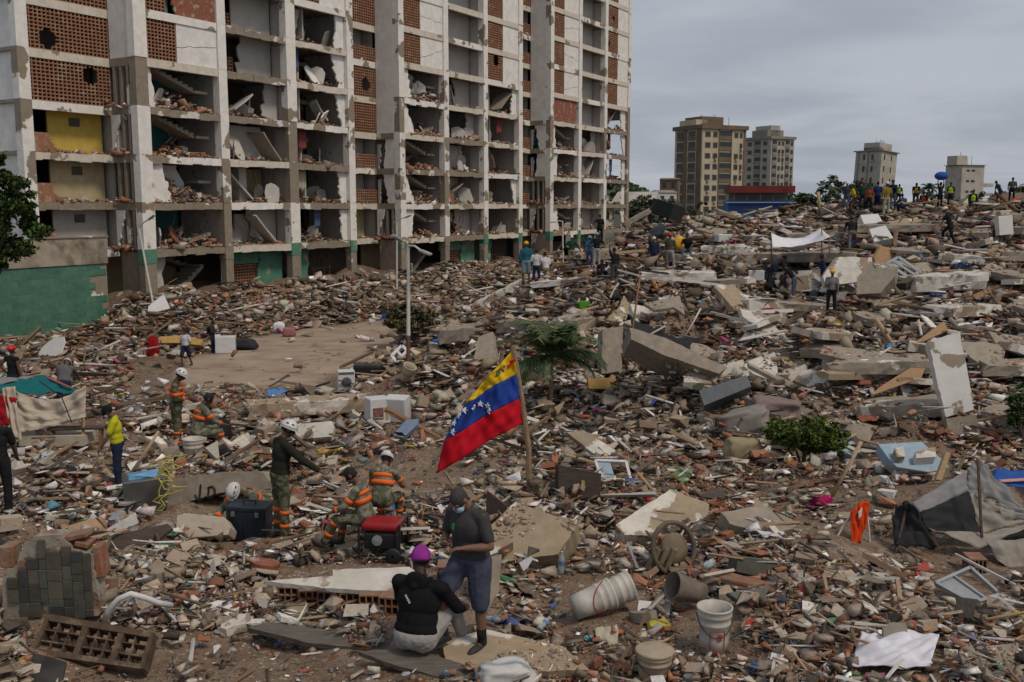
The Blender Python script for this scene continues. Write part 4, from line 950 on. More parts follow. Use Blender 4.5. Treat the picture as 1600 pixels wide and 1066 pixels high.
def hitp(px, py, A, n):
    r_ = ray(px, py); o = Vector((0, 0, CAM_H)); den = r_.dot(n)
    return o + r_ * ((A - o).dot(n) / den)
def jagged(pts, amt, step):
    out = []
    for i, (x, y) in enumerate(pts):
        x1, y1 = pts[(i + 1) % len(pts)]; L = math.hypot(x1 - x, y1 - y); n = max(1, int(L / step))
        for k in range(n):
            t = k / n; out.append((x + (x1 - x) * t + (rnd.uniform(-amt, amt) if k else 0), y + (y1 - y) * t + (rnd.uniform(-amt, amt) * .6 if k else 0)))
    return out
def slab(name, pts, anchor, up, az, el, th, m, label, cat, jag=0., group=None, parent=None, bev=.012, step=9):
    """a slab whose visible face has the given outline; az/el say where that face looks"""
    A = G(*anchor) + Vector((0, 0, up)); n = nvec(az, el)
    if A.y > 24: A -= ray(*anchor) * .55
    if jag: pts = jagged(pts, jag, step)
    top = [hitp(x, y, A, n) for x, y in pts]; c = sum(top, Vector()) / len(top); k = len(top)
    vs = [p - c for p in top] + [p - c - n * th for p in top]
    ar = sum((top[i] - c).cross(top[(i + 1) % k] - c).dot(n) for i in range(k))
    f = [tuple(range(k)), tuple(range(2 * k - 1, k - 1, -1))] + [(i, k + i, k + (i + 1) % k, (i + 1) % k) for i in range(k)]
    if ar < 0: f = [tuple(reversed(q)) for q in f]
    o = MB().add(vs, f).build(name, m, parent, None if parent else c)
    if parent:
        for v in o.data.vertices: v.co += c - parent.location
    else: tag(o, label, cat, group)
    if bev and not jag:
        md = o.modifiers.new('bevel', 'BEVEL'); md.width = bev; md.segments = 2; md.limit_method = 'ANGLE'
    return o
def rebar(p, d, n, L, parent):
    for _ in range(n):
        q = [Vector(p) + Vector([rnd.uniform(-.12, .12) for _ in range(3)])]
        for s in range(4): q.append(q[-1] + (Vector(d).normalized() + Vector([rnd.uniform(-.45, .45) for _ in range(3)])) * L / 4)
        b = MB().tube(q, .012, 5).build('rebar', M_STEEL, parent); b.data.transform(Matrix.Translation(-parent.location))
def beam(a, b, hpx, w, m, label, name='concrete_beam', cat='beam', d=None, roll=0., up=0., bars=2, group=None, d2=None):
    """a beam between two pixels of its middle line; it rests on the ground below unless d is given"""
    ga, gb = G(a[0], a[1] + hpx * .45), G(b[0], b[1] + hpx * .45)
    da = d or proj(ga)[2]; db = d2 or d or proj(gb)[2]
    if d is None and abs(da - db) > 3: da = db = min(da, db) + 1
    if d is None and da > 24: da -= .75; db -= .75
    p, q = P(a[0], a[1], da), P(b[0], b[1], db); p.z += up; q.z += up
    h = hpx * (da + db) / 2 / FPX; M = frame(q - p) @ Matrix.Rotation(R(roll), 3, 'X'); L = (q - p).length; c = (p + q) / 2 + M @ Vector((0, w / 2, 0))
    n = max(5, int(L / .22)); vs = []; fs = []; ring = [(-.5, -.42), (-.42, -.5), (.42, -.5), (.5, -.42), (.5, .42), (.42, .5), (0, .5), (-.42, .5), (-.5, .42), (-.5, 0)]; nr = len(ring)
    bite = [1 - (rnd.uniform(.05, .3) if rnd.random() < .18 else 0) for _ in range(n + 1)]
    for i in range(n + 1):
        x = -L / 2 + L * i / n; e = .05 if 0 < i < n else .3
        for q, (y, z) in enumerate(ring):
            zz = z * h * (bite[i] if z > 0 else 1)
            vs.append(M @ Vector((x + rnd.uniform(-e, e) * h * 1.2, y * w + rnd.uniform(-.04, .04) * min(w, h * 2), zz + rnd.uniform(-.05, .05) * h)))
    for i in range(n):
        for k in range(nr): fs.append((i * nr + k, i * nr + (k + 1) % nr, i * nr + nr + (k + 1) % nr, i * nr + nr + k))
    fs += [tuple(range(nr))[::-1], tuple(n * nr + k for k in range(nr))]
    o = MB().add(vs, [tuple(reversed(f)) for f in fs]).build(name, m, None, c); tag(o, label, cat, group)
    if bars: rebar(c + M @ Vector((L / 2, 0, 0)), M @ Vector((1, 0, .3)), bars, .6, o)
    return o
def patch(name, cs, m, parent=None, nx=18, ny=14, sag=0., sagtop=0., wr=.02, freq=4., th=.012, fold=0., nf=5, seed=0, label=None, cat=None, group=None, mats=None):
    """cloth stretched between four pixel corners with depths (top left, top right, bottom right, bottom left)"""
    q = [P(*c) for c in cs]; c0 = sum(q, Vector()) / 4 if parent is None else parent.location.copy()
    nrm = (q[1] - q[0]).cross(q[3] - q[0]).normalized()
    def fn(a, b):
        v = q[0].lerp(q[1], a).lerp(q[3].lerp(q[2], a), b)
        v = v + nrm * (noise.noise((a * freq + seed * 7, b * freq, seed)) * wr * 2 + fold * math.sin(a * nf * math.pi * 2 + 2 * noise.noise((b * 2, a * 2, seed))) )
        v.z -= sagtop * 4 * a * (1 - a) * (1 - b); v.z -= sag * 4 * a * (1 - a) * (.3 + .7 * math.sin(math.pi * b)) + noise.noise((a * freq * 2, b * freq * 2, seed + 9)) * wr
        return v - c0
    o = MB().grid(nx, ny, fn).build(name, m, parent, None if parent else c0, smooth=True, solid=th)
    if parent is None: tag(o, label, cat, group)
    return o
def dep(px, py): return proj(G(px, py))[2]

# --- slabs and beams of the pancaked building on the right, front to back
for i, (a, b, h, w, m, lab) in enumerate([
    ((1298, 577), (1462, 574), 22, 1.4, CONP, 'long bare concrete beam left of the tilted white faced column'),
    ((1338, 646), (1492, 641), 24, 1.6, CONP, 'lower concrete beam running under the tilted column'),
    ((1542, 580), (1640, 580), 20, 1.2, CONP, 'concrete beam running out of the right edge'),
    ((1528, 652), (1640, 676), 26, 1.4, CON, 'sloping concrete beam behind the leafy branch'),
    ((1004, 433), (1122, 433), 15, 1.2, CONW, 'pale concrete beam below the standing men at mid hill'),
    ((1118, 473), (1172, 478), 20, 1.2, CONW, 'short concrete beam left of the dark red cloth'),
    ((1196, 478), (1300, 484), 14, 1.0, CON, 'flat concrete ledge under the bucket at mid hill'),
    ((1432, 446), (1538, 440), 26, 1.6, CONW, 'thick white painted slab overhanging a dark gap on the hill'),
    ((1436, 427), (1505, 427), 9, .8, BOARD, 'boxed timber tray lying on the white overhanging slab'),
    ((1492, 488), (1568, 486), 18, 1.2, CONW, 'white topped beam at the right of the hill'),
    ((1040, 404), (1110, 402), 13, 1.4, CON, 'grey concrete slab edge behind the yellow helmet'),
    ((1090, 396), (1168, 394), 22, 1.6, CONW, 'pale slab with a broken end left of the white canopy'),
    ((1150, 404), (1330, 402), 16, 1.4, CON, 'long concrete slab edge below the white canopy'),
    ((1392, 396), (1474, 392), 15, 1.2, CON, 'ribbed concrete beam right of the leaning tilted tank'),
    ((1468, 400), (1535, 408), 14, 1.3, CONW, 'pale beam end at the upper right of the hill'),
    ((1330, 358), (1480, 356), 13, 1.6, CON, 'dark slab edge left of the man climbing the hill'),
    ((1480, 364), (1600, 360), 13, 1.6, CON, 'slab edge at the upper right of the hill'),
    ((1490, 342), (1600, 340), 11, 1.6, CON, 'slab edge just under the ridge at the right'),
    ((1230, 372), (1330, 366), 12, 1.4, CON, 'slab edge half behind the white canopy'),
    ((1068, 372), (1180, 374), 11, 1.4, CON, 'dark slab edge across the upper hill'),
    ((1562, 400), (1640, 402), 16, 1.4, CON, 'slab edge cut off by the right edge of the hill'),
    ((776, 512), (905, 510), 22, 1.2, CON, 'concrete beam lying behind the young palm'),
    ((684, 528), (750, 520), 24, 1.6, CON, 'rounded concrete lump beside the scrubby bush'),
    ((385, 644), (572, 633), 25, .9, CONT, 'long cream topped concrete beam lying left of the white appliances'),
    ((836, 430), (738, 480), 12, 1.0, CONW, 'long pale slab sloping down from the sitting men'),
    ((905, 405), (968, 396), 16, 2.0, CON, 'tilted slab under the group at the back of the yard'),
    ((830, 446), (905, 440), 10, 1.4, CONW, 'flat pale slab below the two men in white shirts'),
    ((975, 352), (1016, 330), 8, .5, CON, 'sloping grey strut right of the block corner'),
    ((1155, 420), (1180, 404), 10, .6, CON, 'stubby concrete strut left of the crouching group'),
    ((1548, 430), (1600, 440), 14, 1.2, CON, 'broken slab at the right edge below the ridge'),
    ((620, 520), (690, 508), 7, .9, CON, 'kerb of broken concrete behind the scrubby bush'),
    ((600, 640), (690, 690), 7, .3, WOOD, 'long brown timber leaning in debris behind the flag'),
    ]):
    beam(a, b, h, w, m, lab, name='timber_tray' if m is BOARD else ('timber_beam' if m is WOOD else 'concrete_beam'), cat='timber' if m in (BOARD, WOOD) else 'beam', bars=0 if m in (BOARD, WOOD) else 2)
SL = [  # name, outline, anchor, up, az, el, thickness, material, label, category, jag
    ('tilted_column', [(1450, 532), (1500, 519), (1522, 640), (1478, 652)], (1498, 664), .2, -15, 22, .5, mat('column_white', (.6, .58, .55), var=.1, scale=3, bump=.06, c2=(.27, .22, .165), thr=.62, soft=.008, scale2=1.0), 'tilted concrete column with a white painted face at the right', 'column', 1.2),
    ('column_stub', [(1478, 654), (1524, 648), (1534, 682), (1484, 686)], (1508, 686), .1, -12, 14, .5, CON, 'bare stub below the tilted white faced column', 'column', 1.),
    ('standing_column', [(942, 514), (974, 510), (972, 580), (940, 584)], (958, 588), 0, 12, 20, .55, CON, 'weathered concrete column standing right of the palm', 'column', .8),
    ('sloping_slab', [(984, 512), (1040, 528), (1136, 574), (1124, 584), (1040, 556), (986, 530)], (1060, 612), 1.1, 5, 30, 1.3, CON, 'sloping slab over a dark hollow right of the standing column', 'slab', 1.),
    ('ramp_slab', [(968, 480), (946, 500), (972, 503), (1000, 448), (1000, 428), (984, 432)], (968, 500), .2, 25, 55, .5, CONT, 'narrow concrete ramp running uphill beside a thin pole', 'slab', .8),
    ('masonry_slab', [(1210, 426), (1290, 420), (1292, 456), (1214, 455)], (1250, 466), .1, -6, 12, .3, CONW, 'upright pale wall slab behind the bending men', 'slab', 1.2),
    ('masonry_slab', [(1286, 432), (1306, 402), (1362, 402), (1370, 436), (1330, 442), (1290, 446)], (1320, 456), .5, 8, 25, .3, CONW, 'pale rust streaked wall slab left of the concrete block', 'slab', 1.4),
    ('masonry_slab', [(1366, 402), (1376, 384), (1402, 392), (1392, 418), (1368, 420)], (1384, 424), .3, 25, 20, .2, BOARD, 'brown board slab standing on the hill', 'board', 1.),
    ('concrete_block', [(1342, 430), (1356, 420), (1402, 416), (1398, 432), (1376, 458), (1338, 460)], (1366, 468), .2, -25, 30, .9, CONP, 'thick broken concrete block above the yellow helmet man', 'block', .8),
    ('tank_cover', [(1358, 358), (1384, 352), (1396, 372), (1366, 378)], (1376, 384), .3, -10, 45, .5, WHI, 'square white tank lid with a small hatch on the hill', 'lid', 0),
    ('tank_cover', [(1344, 336), (1372, 334), (1380, 348), (1350, 350)], (1364, 356), .2, 8, 50, .5, WHI, 'white box top behind the square tank lid', 'box', 0),
    ('tan_slab', [(1070, 492), (1052, 480), (1022, 484), (1006, 474), (1062, 462)], (1040, 494), .1, 0, 65, .12, CON, 'tan floor panel under the pillows at mid hill', 'slab', 1.),
    ('tall_board', [(1560, 338), (1582, 336), (1584, 366), (1562, 368)], (1572, 372), 0, 10, 8, .3, WHP, 'small upright white cabinet on the right of the ridge', 'cabinet', 0),
    ('small_column', [(748, 526), (770, 518), (776, 566), (738, 568)], (756, 570), 0, -20, 40, .4, CONP, 'leaning column piece with a white patch left of the palm', 'column', .8),
    ('concrete_step', [(452, 664), (518, 658), (522, 672), (516, 682), (452, 688)], (484, 690), .05, -8, 40, .35, CONW, 'white faced concrete step below the long cream beam', 'block', .6),
    ('marked_beam', [(258, 752), (344, 738), (410, 738), (420, 752), (418, 764), (344, 770), (262, 794)], (330, 796), .1, -10, 14, .6, CON, 'concrete beam marked with a black arrow and letter', 'beam', .6),
    ('broken_block', [(756, 832), (806, 784), (866, 806), (902, 812), (898, 826), (872, 866), (770, 880), (756, 862)], (820, 886), .1, -14, 52, .55, CONT, 'large broken block with flaking white top right of the standing man', 'block', 1.5),
    ('broken_block', [(962, 820), (1048, 764), (1108, 788), (1106, 806), (1040, 838), (976, 836)], (1036, 842), .12, 0, 60, .4, CONT, 'broken tan slab with a white painted edge left of the round slab', 'block', 1.5),
    ('broken_block', [(1126, 800), (1196, 790), (1238, 812), (1240, 826), (1200, 834), (1140, 818)], (1186, 838), .1, 10, 66, .3, CON, 'plain tan concrete slab right of the old wheel', 'block', 1.5),
    ('long_slab', [(414, 908), (520, 900), (520, 890), (640, 886), (668, 912), (640, 926), (500, 918)], (560, 944), .3, 0, 74, .06, CONW, 'long white plastered slab lying over hollow bricks', 'slab', 1.2),
    ('flat_plaster', [(314, 946), (340, 938), (382, 940), (372, 952), (334, 962), (316, 960)], (346, 962), .04, 0, 72, .05, mat('clean_plaster', (.62, .6, .57)), 'flat white plaster plate in front of the kneeling soldier', 'plaster', 1.2),
    ('slab_piece', [(690, 1000), (760, 984), (880, 1010), (920, 1046), (820, 1050), (700, 1040)], (800, 1052), .04, 0, 80, .08, CONT, 'dusty floor slab under the standing man', 'slab', 1.6),
    ('stone_lump', [(748, 876), (784, 868), (780, 924), (766, 946), (744, 930)], (764, 946), 0, 20, 20, .4, CON, 'grey upright lump beside the leg of the standing man', 'rubble', 1.),
    ('white_board', [(722, 846), (740, 838), (744, 868), (728, 880)], (734, 884), .05, 20, 40, .06, CONW, 'small white board standing behind the standing man', 'board', .8),
    ('yard_slab', [(886, 676), (912, 672), (962, 704), (952, 718), (932, 712)], (930, 720), .1, 12, 50, .12, CONW, 'hollow block panel tilted in the debris right of the flagpole', 'slab', .8),
    ('drawer_unit', [(872, 726), (940, 740), (938, 776), (872, 786)], (904, 790), 0, 8, 12, .25, WOODD, 'dark wooden drawer front right of the flagpole', 'drawer', 0),
    ('dark_board', [(760, 766), (792, 790), (790, 812), (758, 826)], (776, 828), 0, -30, 14, .04, WOODD, 'dark thin board standing left of the broken block', 'board', 0),
    ('plywood_board', [(1362, 618), (1372, 606), (1436, 566), (1446, 574), (1440, 590)], (1400, 622), .1, -12, 45, .04, BOARD, 'brown plywood board propped left of the tilted column', 'board', 0),
    ('plywood_board', [(1428, 536), (1474, 502), (1482, 516), (1446, 532)], (1460, 540), .1, -10, 50, .05, BOARD, 'small brown board above the tilted column', 'board', 0),
    ('yellow_box', [(918, 592), (962, 590), (960, 608), (920, 608)], (940, 612), .0, 0, 14, .4, mat('ochre_foam', (.42, .26, .09), dust=.1), 'ochre foam block lying right of the palm', 'foam block', 0),
    ('blue_sheet', [(414, 610), (436, 606), (450, 610), (428, 620), (416, 618)], (430, 622), .04, 0, 65, .03, cloth('blue_plastic', (.08, .2, .42)), 'blue plastic sheet at the near edge of the yard', 'sheet', 0),
    ('blue_cushion', [(614, 680), (634, 656), (654, 654), (652, 664), (630, 684)], (634, 690), .06, -10, 45, .16, cloth('slate_blue', (.17, .22, .32)), 'slate blue cushion below the two white appliances', 'cushion', 0),
    ('ochre_mattress', [(250, 526), (282, 524), (316, 530), (316, 540), (280, 536), (252, 536)], (284, 546), .1, 0, 35, .5, mat('ochre_foam', (0, 0, 0)), 'ochre mattress behind the walking man in a white shirt', 'mattress', 0),
    ('round_tabletop', [(60, 552), (68, 540), (84, 528), (100, 526), (102, 534), (96, 552), (76, 562), (62, 562)], (80, 566), .0, -30, 35, .04, WHP, 'round white tabletop leaning below the green annex', 'tabletop', 0),
    ('white_plank', [(232, 478), (256, 460), (266, 482), (242, 488), (230, 490)], (250, 494), .1, 10, 35, .05, WHI, 'folded white sheet at the foot of the leaning street lamp', 'sheet', 0),
    ('metal_tray', [(168, 810), (186, 797), (196, 798), (180, 824)], (178, 828), .05, 0, 60, .05, mat('blue_grey_sheet', (.22, .26, .3), rough=.4), 'blue grey sheet lying left of the crumpled metal box', 'sheet', 0),
    ('open_carton', [(96, 824), (158, 806), (158, 838), (140, 842), (100, 840)], (126, 846), .02, -10, 40, .2, mat('tan_card', (.36, .24, .15)), 'tan cardboard tray above the slate tiled wall piece', 'carton', 0),
    ('white_box_lid', [(160, 830), (212, 800), (216, 818), (172, 838)], (190, 842), .05, 12, 40, .06, mat('grey_white_lid', (.42, .4, .38)), 'grey white lid beside the cardboard tray', 'lid', 0),
    ('dark_sheet', [(170, 838), (262, 818), (270, 826), (240, 850), (186, 862)], (220, 862), .02, 0, 50, .04, WOODD, 'dark broken panel below the crumpled metal box', 'panel', 1.),
    ('foam_roll', [(276, 806), (290, 802), (350, 808), (360, 824), (356, 836), (280, 842), (274, 830)], (316, 846), .02, 0, 30, .4, BEI, 'rolled beige foam mattress in front of the black toolbox', 'mattress', 0),
    ('rubber_mat', [(-30, 1024), (60, 1022), (104, 1034), (96, 1070), (-30, 1074)], (40, 1060), .02, 0, 84, .025, mat('black_rubber', (.02, .02, .02), rough=.7, dust=.2), 'black rubber mat in the lower left corner', 'mat', .8),
    ('grey_plank', [(386, 980), (420, 972), (560, 990), (700, 1010), (724, 1026), (640, 1022), (480, 1004)], (560, 1012), .03, 0, 80, .06, mat('grey_timber', (.11, .095, .08), var=.35, scale=4, stretch=(1, 6, 6)), 'long dark grey plank under the seated man', 'plank', 1.2),
    ('grey_plank', [(560, 1018), (640, 1012), (730, 1040), (760, 1060), (700, 1062), (600, 1034)], (670, 1056), .02, 0, 82, .05, mat('grey_timber', (0, 0, 0)), 'short dark plank running to the white sack', 'plank', 1.2),
    # right foreground
    ('blue_mattress', [(1372, 694), (1440, 690), (1480, 724), (1484, 732), (1446, 738), (1408, 736), (1388, 716)], (1430, 740), .28, 6, 62, .22, LBL, 'pale blue mattress with broken blocks lying on it', 'mattress', 0),
    ('blue_mattress', [(1308, 684), (1334, 690), (1352, 712), (1338, 716), (1312, 702)], (1330, 718), .2, 0, 60, .18, LBL, 'second pale blue mattress sticking out behind the shrub', 'mattress', 0),
    ('plaster_block', [(1430, 706), (1462, 698), (1462, 714), (1432, 716)], (1430, 740), .47, 6, 62, .17, CONW, 'white faced brick block lying on the blue mattress', 'block', .8),
    ('plaster_block', [(1398, 700), (1412, 697), (1414, 714), (1402, 714)], (1430, 740), .45, 6, 62, .15, CONW, 'small white block on the left of the blue mattress', 'block', .6),
    ('plaster_block', [(1398, 734), (1452, 738), (1452, 752), (1400, 750)], (1426, 756), .05, 5, 45, .2, CONW, 'white slab piece in front of the blue mattress', 'block', .8),
    ('grey_block', [(1298, 662), (1322, 654), (1370, 666), (1358, 690), (1344, 688), (1302, 676)], (1334, 694), .15, -12, 50, .3, CON, 'grey flat block hanging over the shrub', 'block', .6),
    ('timber_post', [(1462, 750), (1478, 706), (1486, 708), (1472, 752)], (1468, 756), 0, 0, 20, .1, WOODP, 'pale timber post leaning behind the grey tent', 'timber', 0),
    ('grey_wardrobe', [(1092, 610), (1166, 586), (1174, 604), (1100, 634)], (1130, 640), .3, -14, 38, .45, GRM, 'dark grey metal wardrobe tipped on the slope', 'wardrobe', 0),
    ('olive_case', [(1152, 868), (1216, 876), (1212, 908), (1150, 894)], (1180, 910), 0, 8, 18, .3, mat('olive_metal', (.075, .075, .058), rough=.6, dust=.2), 'olive metal case half buried right of the old wheel', 'case', 0),
    ('grey_duct', [(1136, 926), (1206, 916), (1190, 940), (1180, 954), (1150, 936)], (1172, 954), .05, 5, 40, .1, mat('grey_card', (.12, .115, .11)), 'dark grey panel under the terracotta roof tile', 'panel', 0),
    ('foam_sheet', [(998, 938), (1048, 942), (1046, 964), (996, 962)], (1022, 968), .03, 0, 45, .1, WHP, 'white foam sheet between the two white buckets', 'foam', .8),
    ('red_sheet', [(1428, 888), (1450, 876), (1454, 890), (1434, 904)], (1440, 908), .05, 10, 35, .03, mat('red_plastic', (.34, .025, .02), rough=.5), 'red plastic sheet below the grey tent', 'sheet', 0),
    ('stone_block', [(1380, 982), (1394, 972), (1416, 974), (1418, 992), (1394, 1012), (1382, 1000)], (1398, 1012), 0, -20, 30, .25, CON, 'tan concrete block behind the white cloth', 'block', .8),
    ('stone_block', [(1404, 944), (1436, 930), (1450, 946), (1420, 968)], (1426, 970), .03, 0, 45, .2, CONW, 'cracked pale block above the tan block', 'block', .8),
    ('stone_block', [(1498, 1018), (1516, 1004), (1550, 1050), (1524, 1062), (1512, 1056)], (1524, 1062), 0, -15, 50, .16, CON, 'long tan concrete block in the lower right corner', 'block', .8),
    ('stone_block', [(1540, 1010), (1590, 1004), (1604, 1050), (1570, 1050)], (1574, 1054), 0, 10, 45, .2, CON, 'rounded tan block at the lower right edge', 'block', 1.),
    ('stone_block', [(640, 872), (660, 868), (660, 890), (644, 892)], (652, 896), 0, 0, 30, .2, CON, 'small block behind the purple cap', 'block', .8),
    ('grey_sheet', [(182, 934), (196, 924), (238, 930), (238, 952), (188, 954)], (212, 956), .02, 0, 40, .05, mat('grey_sheet', (.26, .27, .29)), 'grey sheet behind the rusty grille', 'sheet', 0),
    ('terracotta_slab', [(450 - 296, 906), (180, 904), (180, 932), (154, 936)], (166, 940), 0, 0, 12, .1, CLAY, 'square terracotta block beside the slate tiled wall piece', 'brick', .6),
]
for s in SL: slab(*s)
# random floor plates that layer the hill on the right
AVOID = [(822, 445), (853, 440), (893, 420), (930, 420), (944, 440), (960, 448), (956, 480), (1021, 424), (1046, 424), (1074, 408), (1208, 446), (1252, 424), (1285, 458), (1222, 466), (1298, 492), (1330, 396), (1483, 384), (1498, 600), (1498, 560), (1250, 440), (1366, 440), (958, 550), (1060, 560)]
for i in range(105):
    px = rnd.uniform(980, 1640); py = 340 + 270 * rnd.random() ** 1.25
    if any(abs(px - x) < 34 and -44 < py - y < 34 for x, y in AVOID) or (py < 352 and px > 1300): continue
    p = G(px, py)
    if p.y < 26 or p.y > 75: continue
    w, h, t = rnd.uniform(.7, 2.3), rnd.uniform(.5, 1.1), rnd.uniform(.12, .26); nn = rnd.choice((5, 6, 7, 8))
    o = MB().prism(jagged(blob(w, h, nn, .3), .05, .22), t, rotm(rnd.uniform(-10, 34), rnd.uniform(-22, 22), 0) @ rotm(0, 0, rnd.gauss(0, 35)), (0, 0, t * .5 + rnd.uniform(0, .3))).build('concrete_plate', rnd.choice((CON, CON, CONP, CONW, CONW, CONT)), None, p)
    tag(o, 'broken floor plate lying in the collapsed layers on the right hill', 'slab', 'floor plates on the hill')
for i in range(40):
    px = rnd.uniform(60, 1560); py = rnd.uniform(600, 1000); p = G(px, py)
    if any(inside1(px, py, q) for q in CLEAR): continue
    k = mpp(p); w = rnd.uniform(28, 62) * k; t = rnd.uniform(.06, .14)
    o = MB().prism(blob(w, w * rnd.uniform(.45, .8), 11, .16), t, rotm(rnd.uniform(-20, 20), rnd.uniform(-20, 20), rnd.uniform(0, 180)), (0, 0, t * .6)).build('masonry_fragment', rnd.choice((CON, CONT, CONW, CON, W_BRK)), None, p)
    tag(o, 'mid sized slab of broken wall lying loose in the debris', 'slab', 'wall fragments in the debris field')

# --- black arrow and letter painted on the marked beam
A_ = G(330, 796) + Vector((0, 0, .1)); n__ = nvec(-10, 14)
mark_parent = [o for o in COL.objects if o.name.startswith('marked_beam')][0]
INK = mat('black_paint', (.012, .011, .01), rough=.6, var=.1)
for pts, w in (([(314, 757), (312, 782)], 2.2), ([(305, 773), (312, 784), (322, 776)], 2.0), ([(327, 763), (325, 778), (330, 778), (336, 772), (336, 765), (332, 760), (325, 762)], 2.2)):
    L_ = [hitp(x, y, A_, n__) + n__ * .008 - mark_parent.location for x, y in pts]
    MB().tube(L_, w * mpp(A_) * .7, 6).build('painted_mark', INK, mark_parent)

# --- slate tiled wall piece, lower left
wp = G(80, 972); k = mpp(wp)
wroot = empty('slate_clad_masonry', wp, 0, 'broken upright piece of wall clad in dark slate tiles, lower left', 'wall piece')
tw = lambda x: (x - 80) * k
out = [(0, 975), (4, 905), (28, 880), (40, 850), (60, 836), (100, 834), (114, 858), (146, 866), (152, 940), (150, 966)]
core = [(tw(x) , (972 - y) * k) for x, y in jagged(out, 2, 8)]
MB().prism(core, .2, U_Z, (0, .17, 0)).build('mortar_core', mat('grey_mortar', (.27, .235, .185), var=.3, scale=8, bump=.4, c2=(.22, .1, .065), thr=.6, soft=.05, scale2=3), wroot)
inside = lambda x, y: bool(in_poly(np.array(x), np.array(y), out))
SLT = [mat(f'slate {i}', c, rough=.55, var=.35, scale=5, bump=.15, dust=.12) for i, c in enumerate([(.06, .055, .046), (.075, .068, .054), (.045, .043, .04), (.095, .083, .062), (.08, .083, .068), (.12, .108, .09)])]
x = 12
while x < 150:
    w = rnd.choice((12, 15, 18, 24)); y = 968 + rnd.uniform(-3, 3)
    while y > 838:
        h = rnd.choice((13, 18, 24, 30)); y0 = y - h
        if inside(x + w * .2, y - h * .9) and inside(x + w * .8, y - h * .9) and rnd.random() > .04:
            MB().rbox((0, 0, 0), ((w - .5) * k, .035, (h - .5) * k), .004, None, 1).build('slate_tile', rnd.choice(SLT), wroot, (tw(x + w / 2), .055 + rnd.uniform(-.008, .004), (972 - (y - h / 2)) * k))
        y -= h
    x += w
for (x, y, w, h) in ((10, 872, 22, 34), (18, 906, 14, 14), (118, 840, 40, 8), (128, 852, 22, 8), (152, 880, 12, 50)):
    MB().rbox((0, 0, 0), (w * k, .22, h * k), .01, rotm(0, rnd.uniform(-14, 14), 0), 1).build('brick', CLAY, wroot, (tw(x), .2, (972 - y) * k))

# --- rusty clay grille lying in the left foreground
A_ = G(150, 1036) + Vector((0, 0, .12)); ng = nvec(-6, 50)
cc = [hitp(x, y, A_, ng) for x, y in ((78, 968), (242, 996), (226, 1048), (54, 1024))]
gr = empty('clay_grille', sum(cc, Vector()) / 4, 0, 'rusty brown grille of square cells lying in front of the slate wall piece', 'grille')
gq = [c - gr.location for c in cc]; gmat = mat('rusty_clay', (.085, .055, .036), var=.4, scale=10, bump=.4, c2=(.17, .125, .085), thr=.58, soft=.05, scale2=4)
gp = lambda a, b: gq[0].lerp(gq[1], a).lerp(gq[3].lerp(gq[2], a), b)
def bar(a0, b0, a1, b1, w, h, nm):
    p, q = gp(a0, b0), gp(a1, b1); MB().box((p + q) / 2, ((q - p).length + w * .2, w, h), frame(q - p, ng), .006).build(nm, gmat, gr)
k = mpp(gr.location)
for b in (0.02, .97): bar(0, b, 1, b, 9 * k, .16, 'frame_rail')
for a in (.01, .385, .72, .99): bar(a, 0, a, 1, (7 if a in (.01, .99) else 10) * k, .15, 'frame_post')
for b in (.34, .65): bar(0, b, 1, b, 2.6 * k, .12, 'cell_rib')
for a in (.13, .25, .5, .61, .85): bar(a, 0, a, 1, 2.6 * k, .12, 'cell_rib')

# --- hollow clay bricks under the long white slab
def hollow(px, py, wpx, nh, yaw, label, group='hollow clay bricks'):
    p = G(px, py, .0); k = mpp(p); w = wpx * k; root = empty('hollow_brick', p, R(yaw), label, 'brick', group)
    b = MB(); h = .2; dp = .28; t = .016
    for i in range(nh + 1): b.box((-w / 2 + w * i / nh, 0, h / 2), (t, dp, h - t * 1.1))
    b.build('web', CLAY, root); s = MB()
    for j in range(3): MB().box((0, .001, j * h / 2), (w + t, dp, t)).build('shell', CLAY, root)
    return root
for i, (x, y) in enumerate([(455, 936), (486, 942), (516, 944), (548, 946), (580, 950), (612, 954), (640, 948), (700, 905)]):
    hollow(x, y, 30, 3, rnd.uniform(-8, 8), 'hollow clay brick with open cells under the long white slab' if i < 7 else 'hollow clay brick between the seated and the standing man', 'hollow bricks under the slab' if i < 7 else None)
hollow(1522, 893, 24, 4, -5, 'hollow clay brick at the hem of the grey tent', None)
hollow(925, 700, 40, 6, -30, 'row of hollow clay cells on the tilted panel right of the flagpole', None)

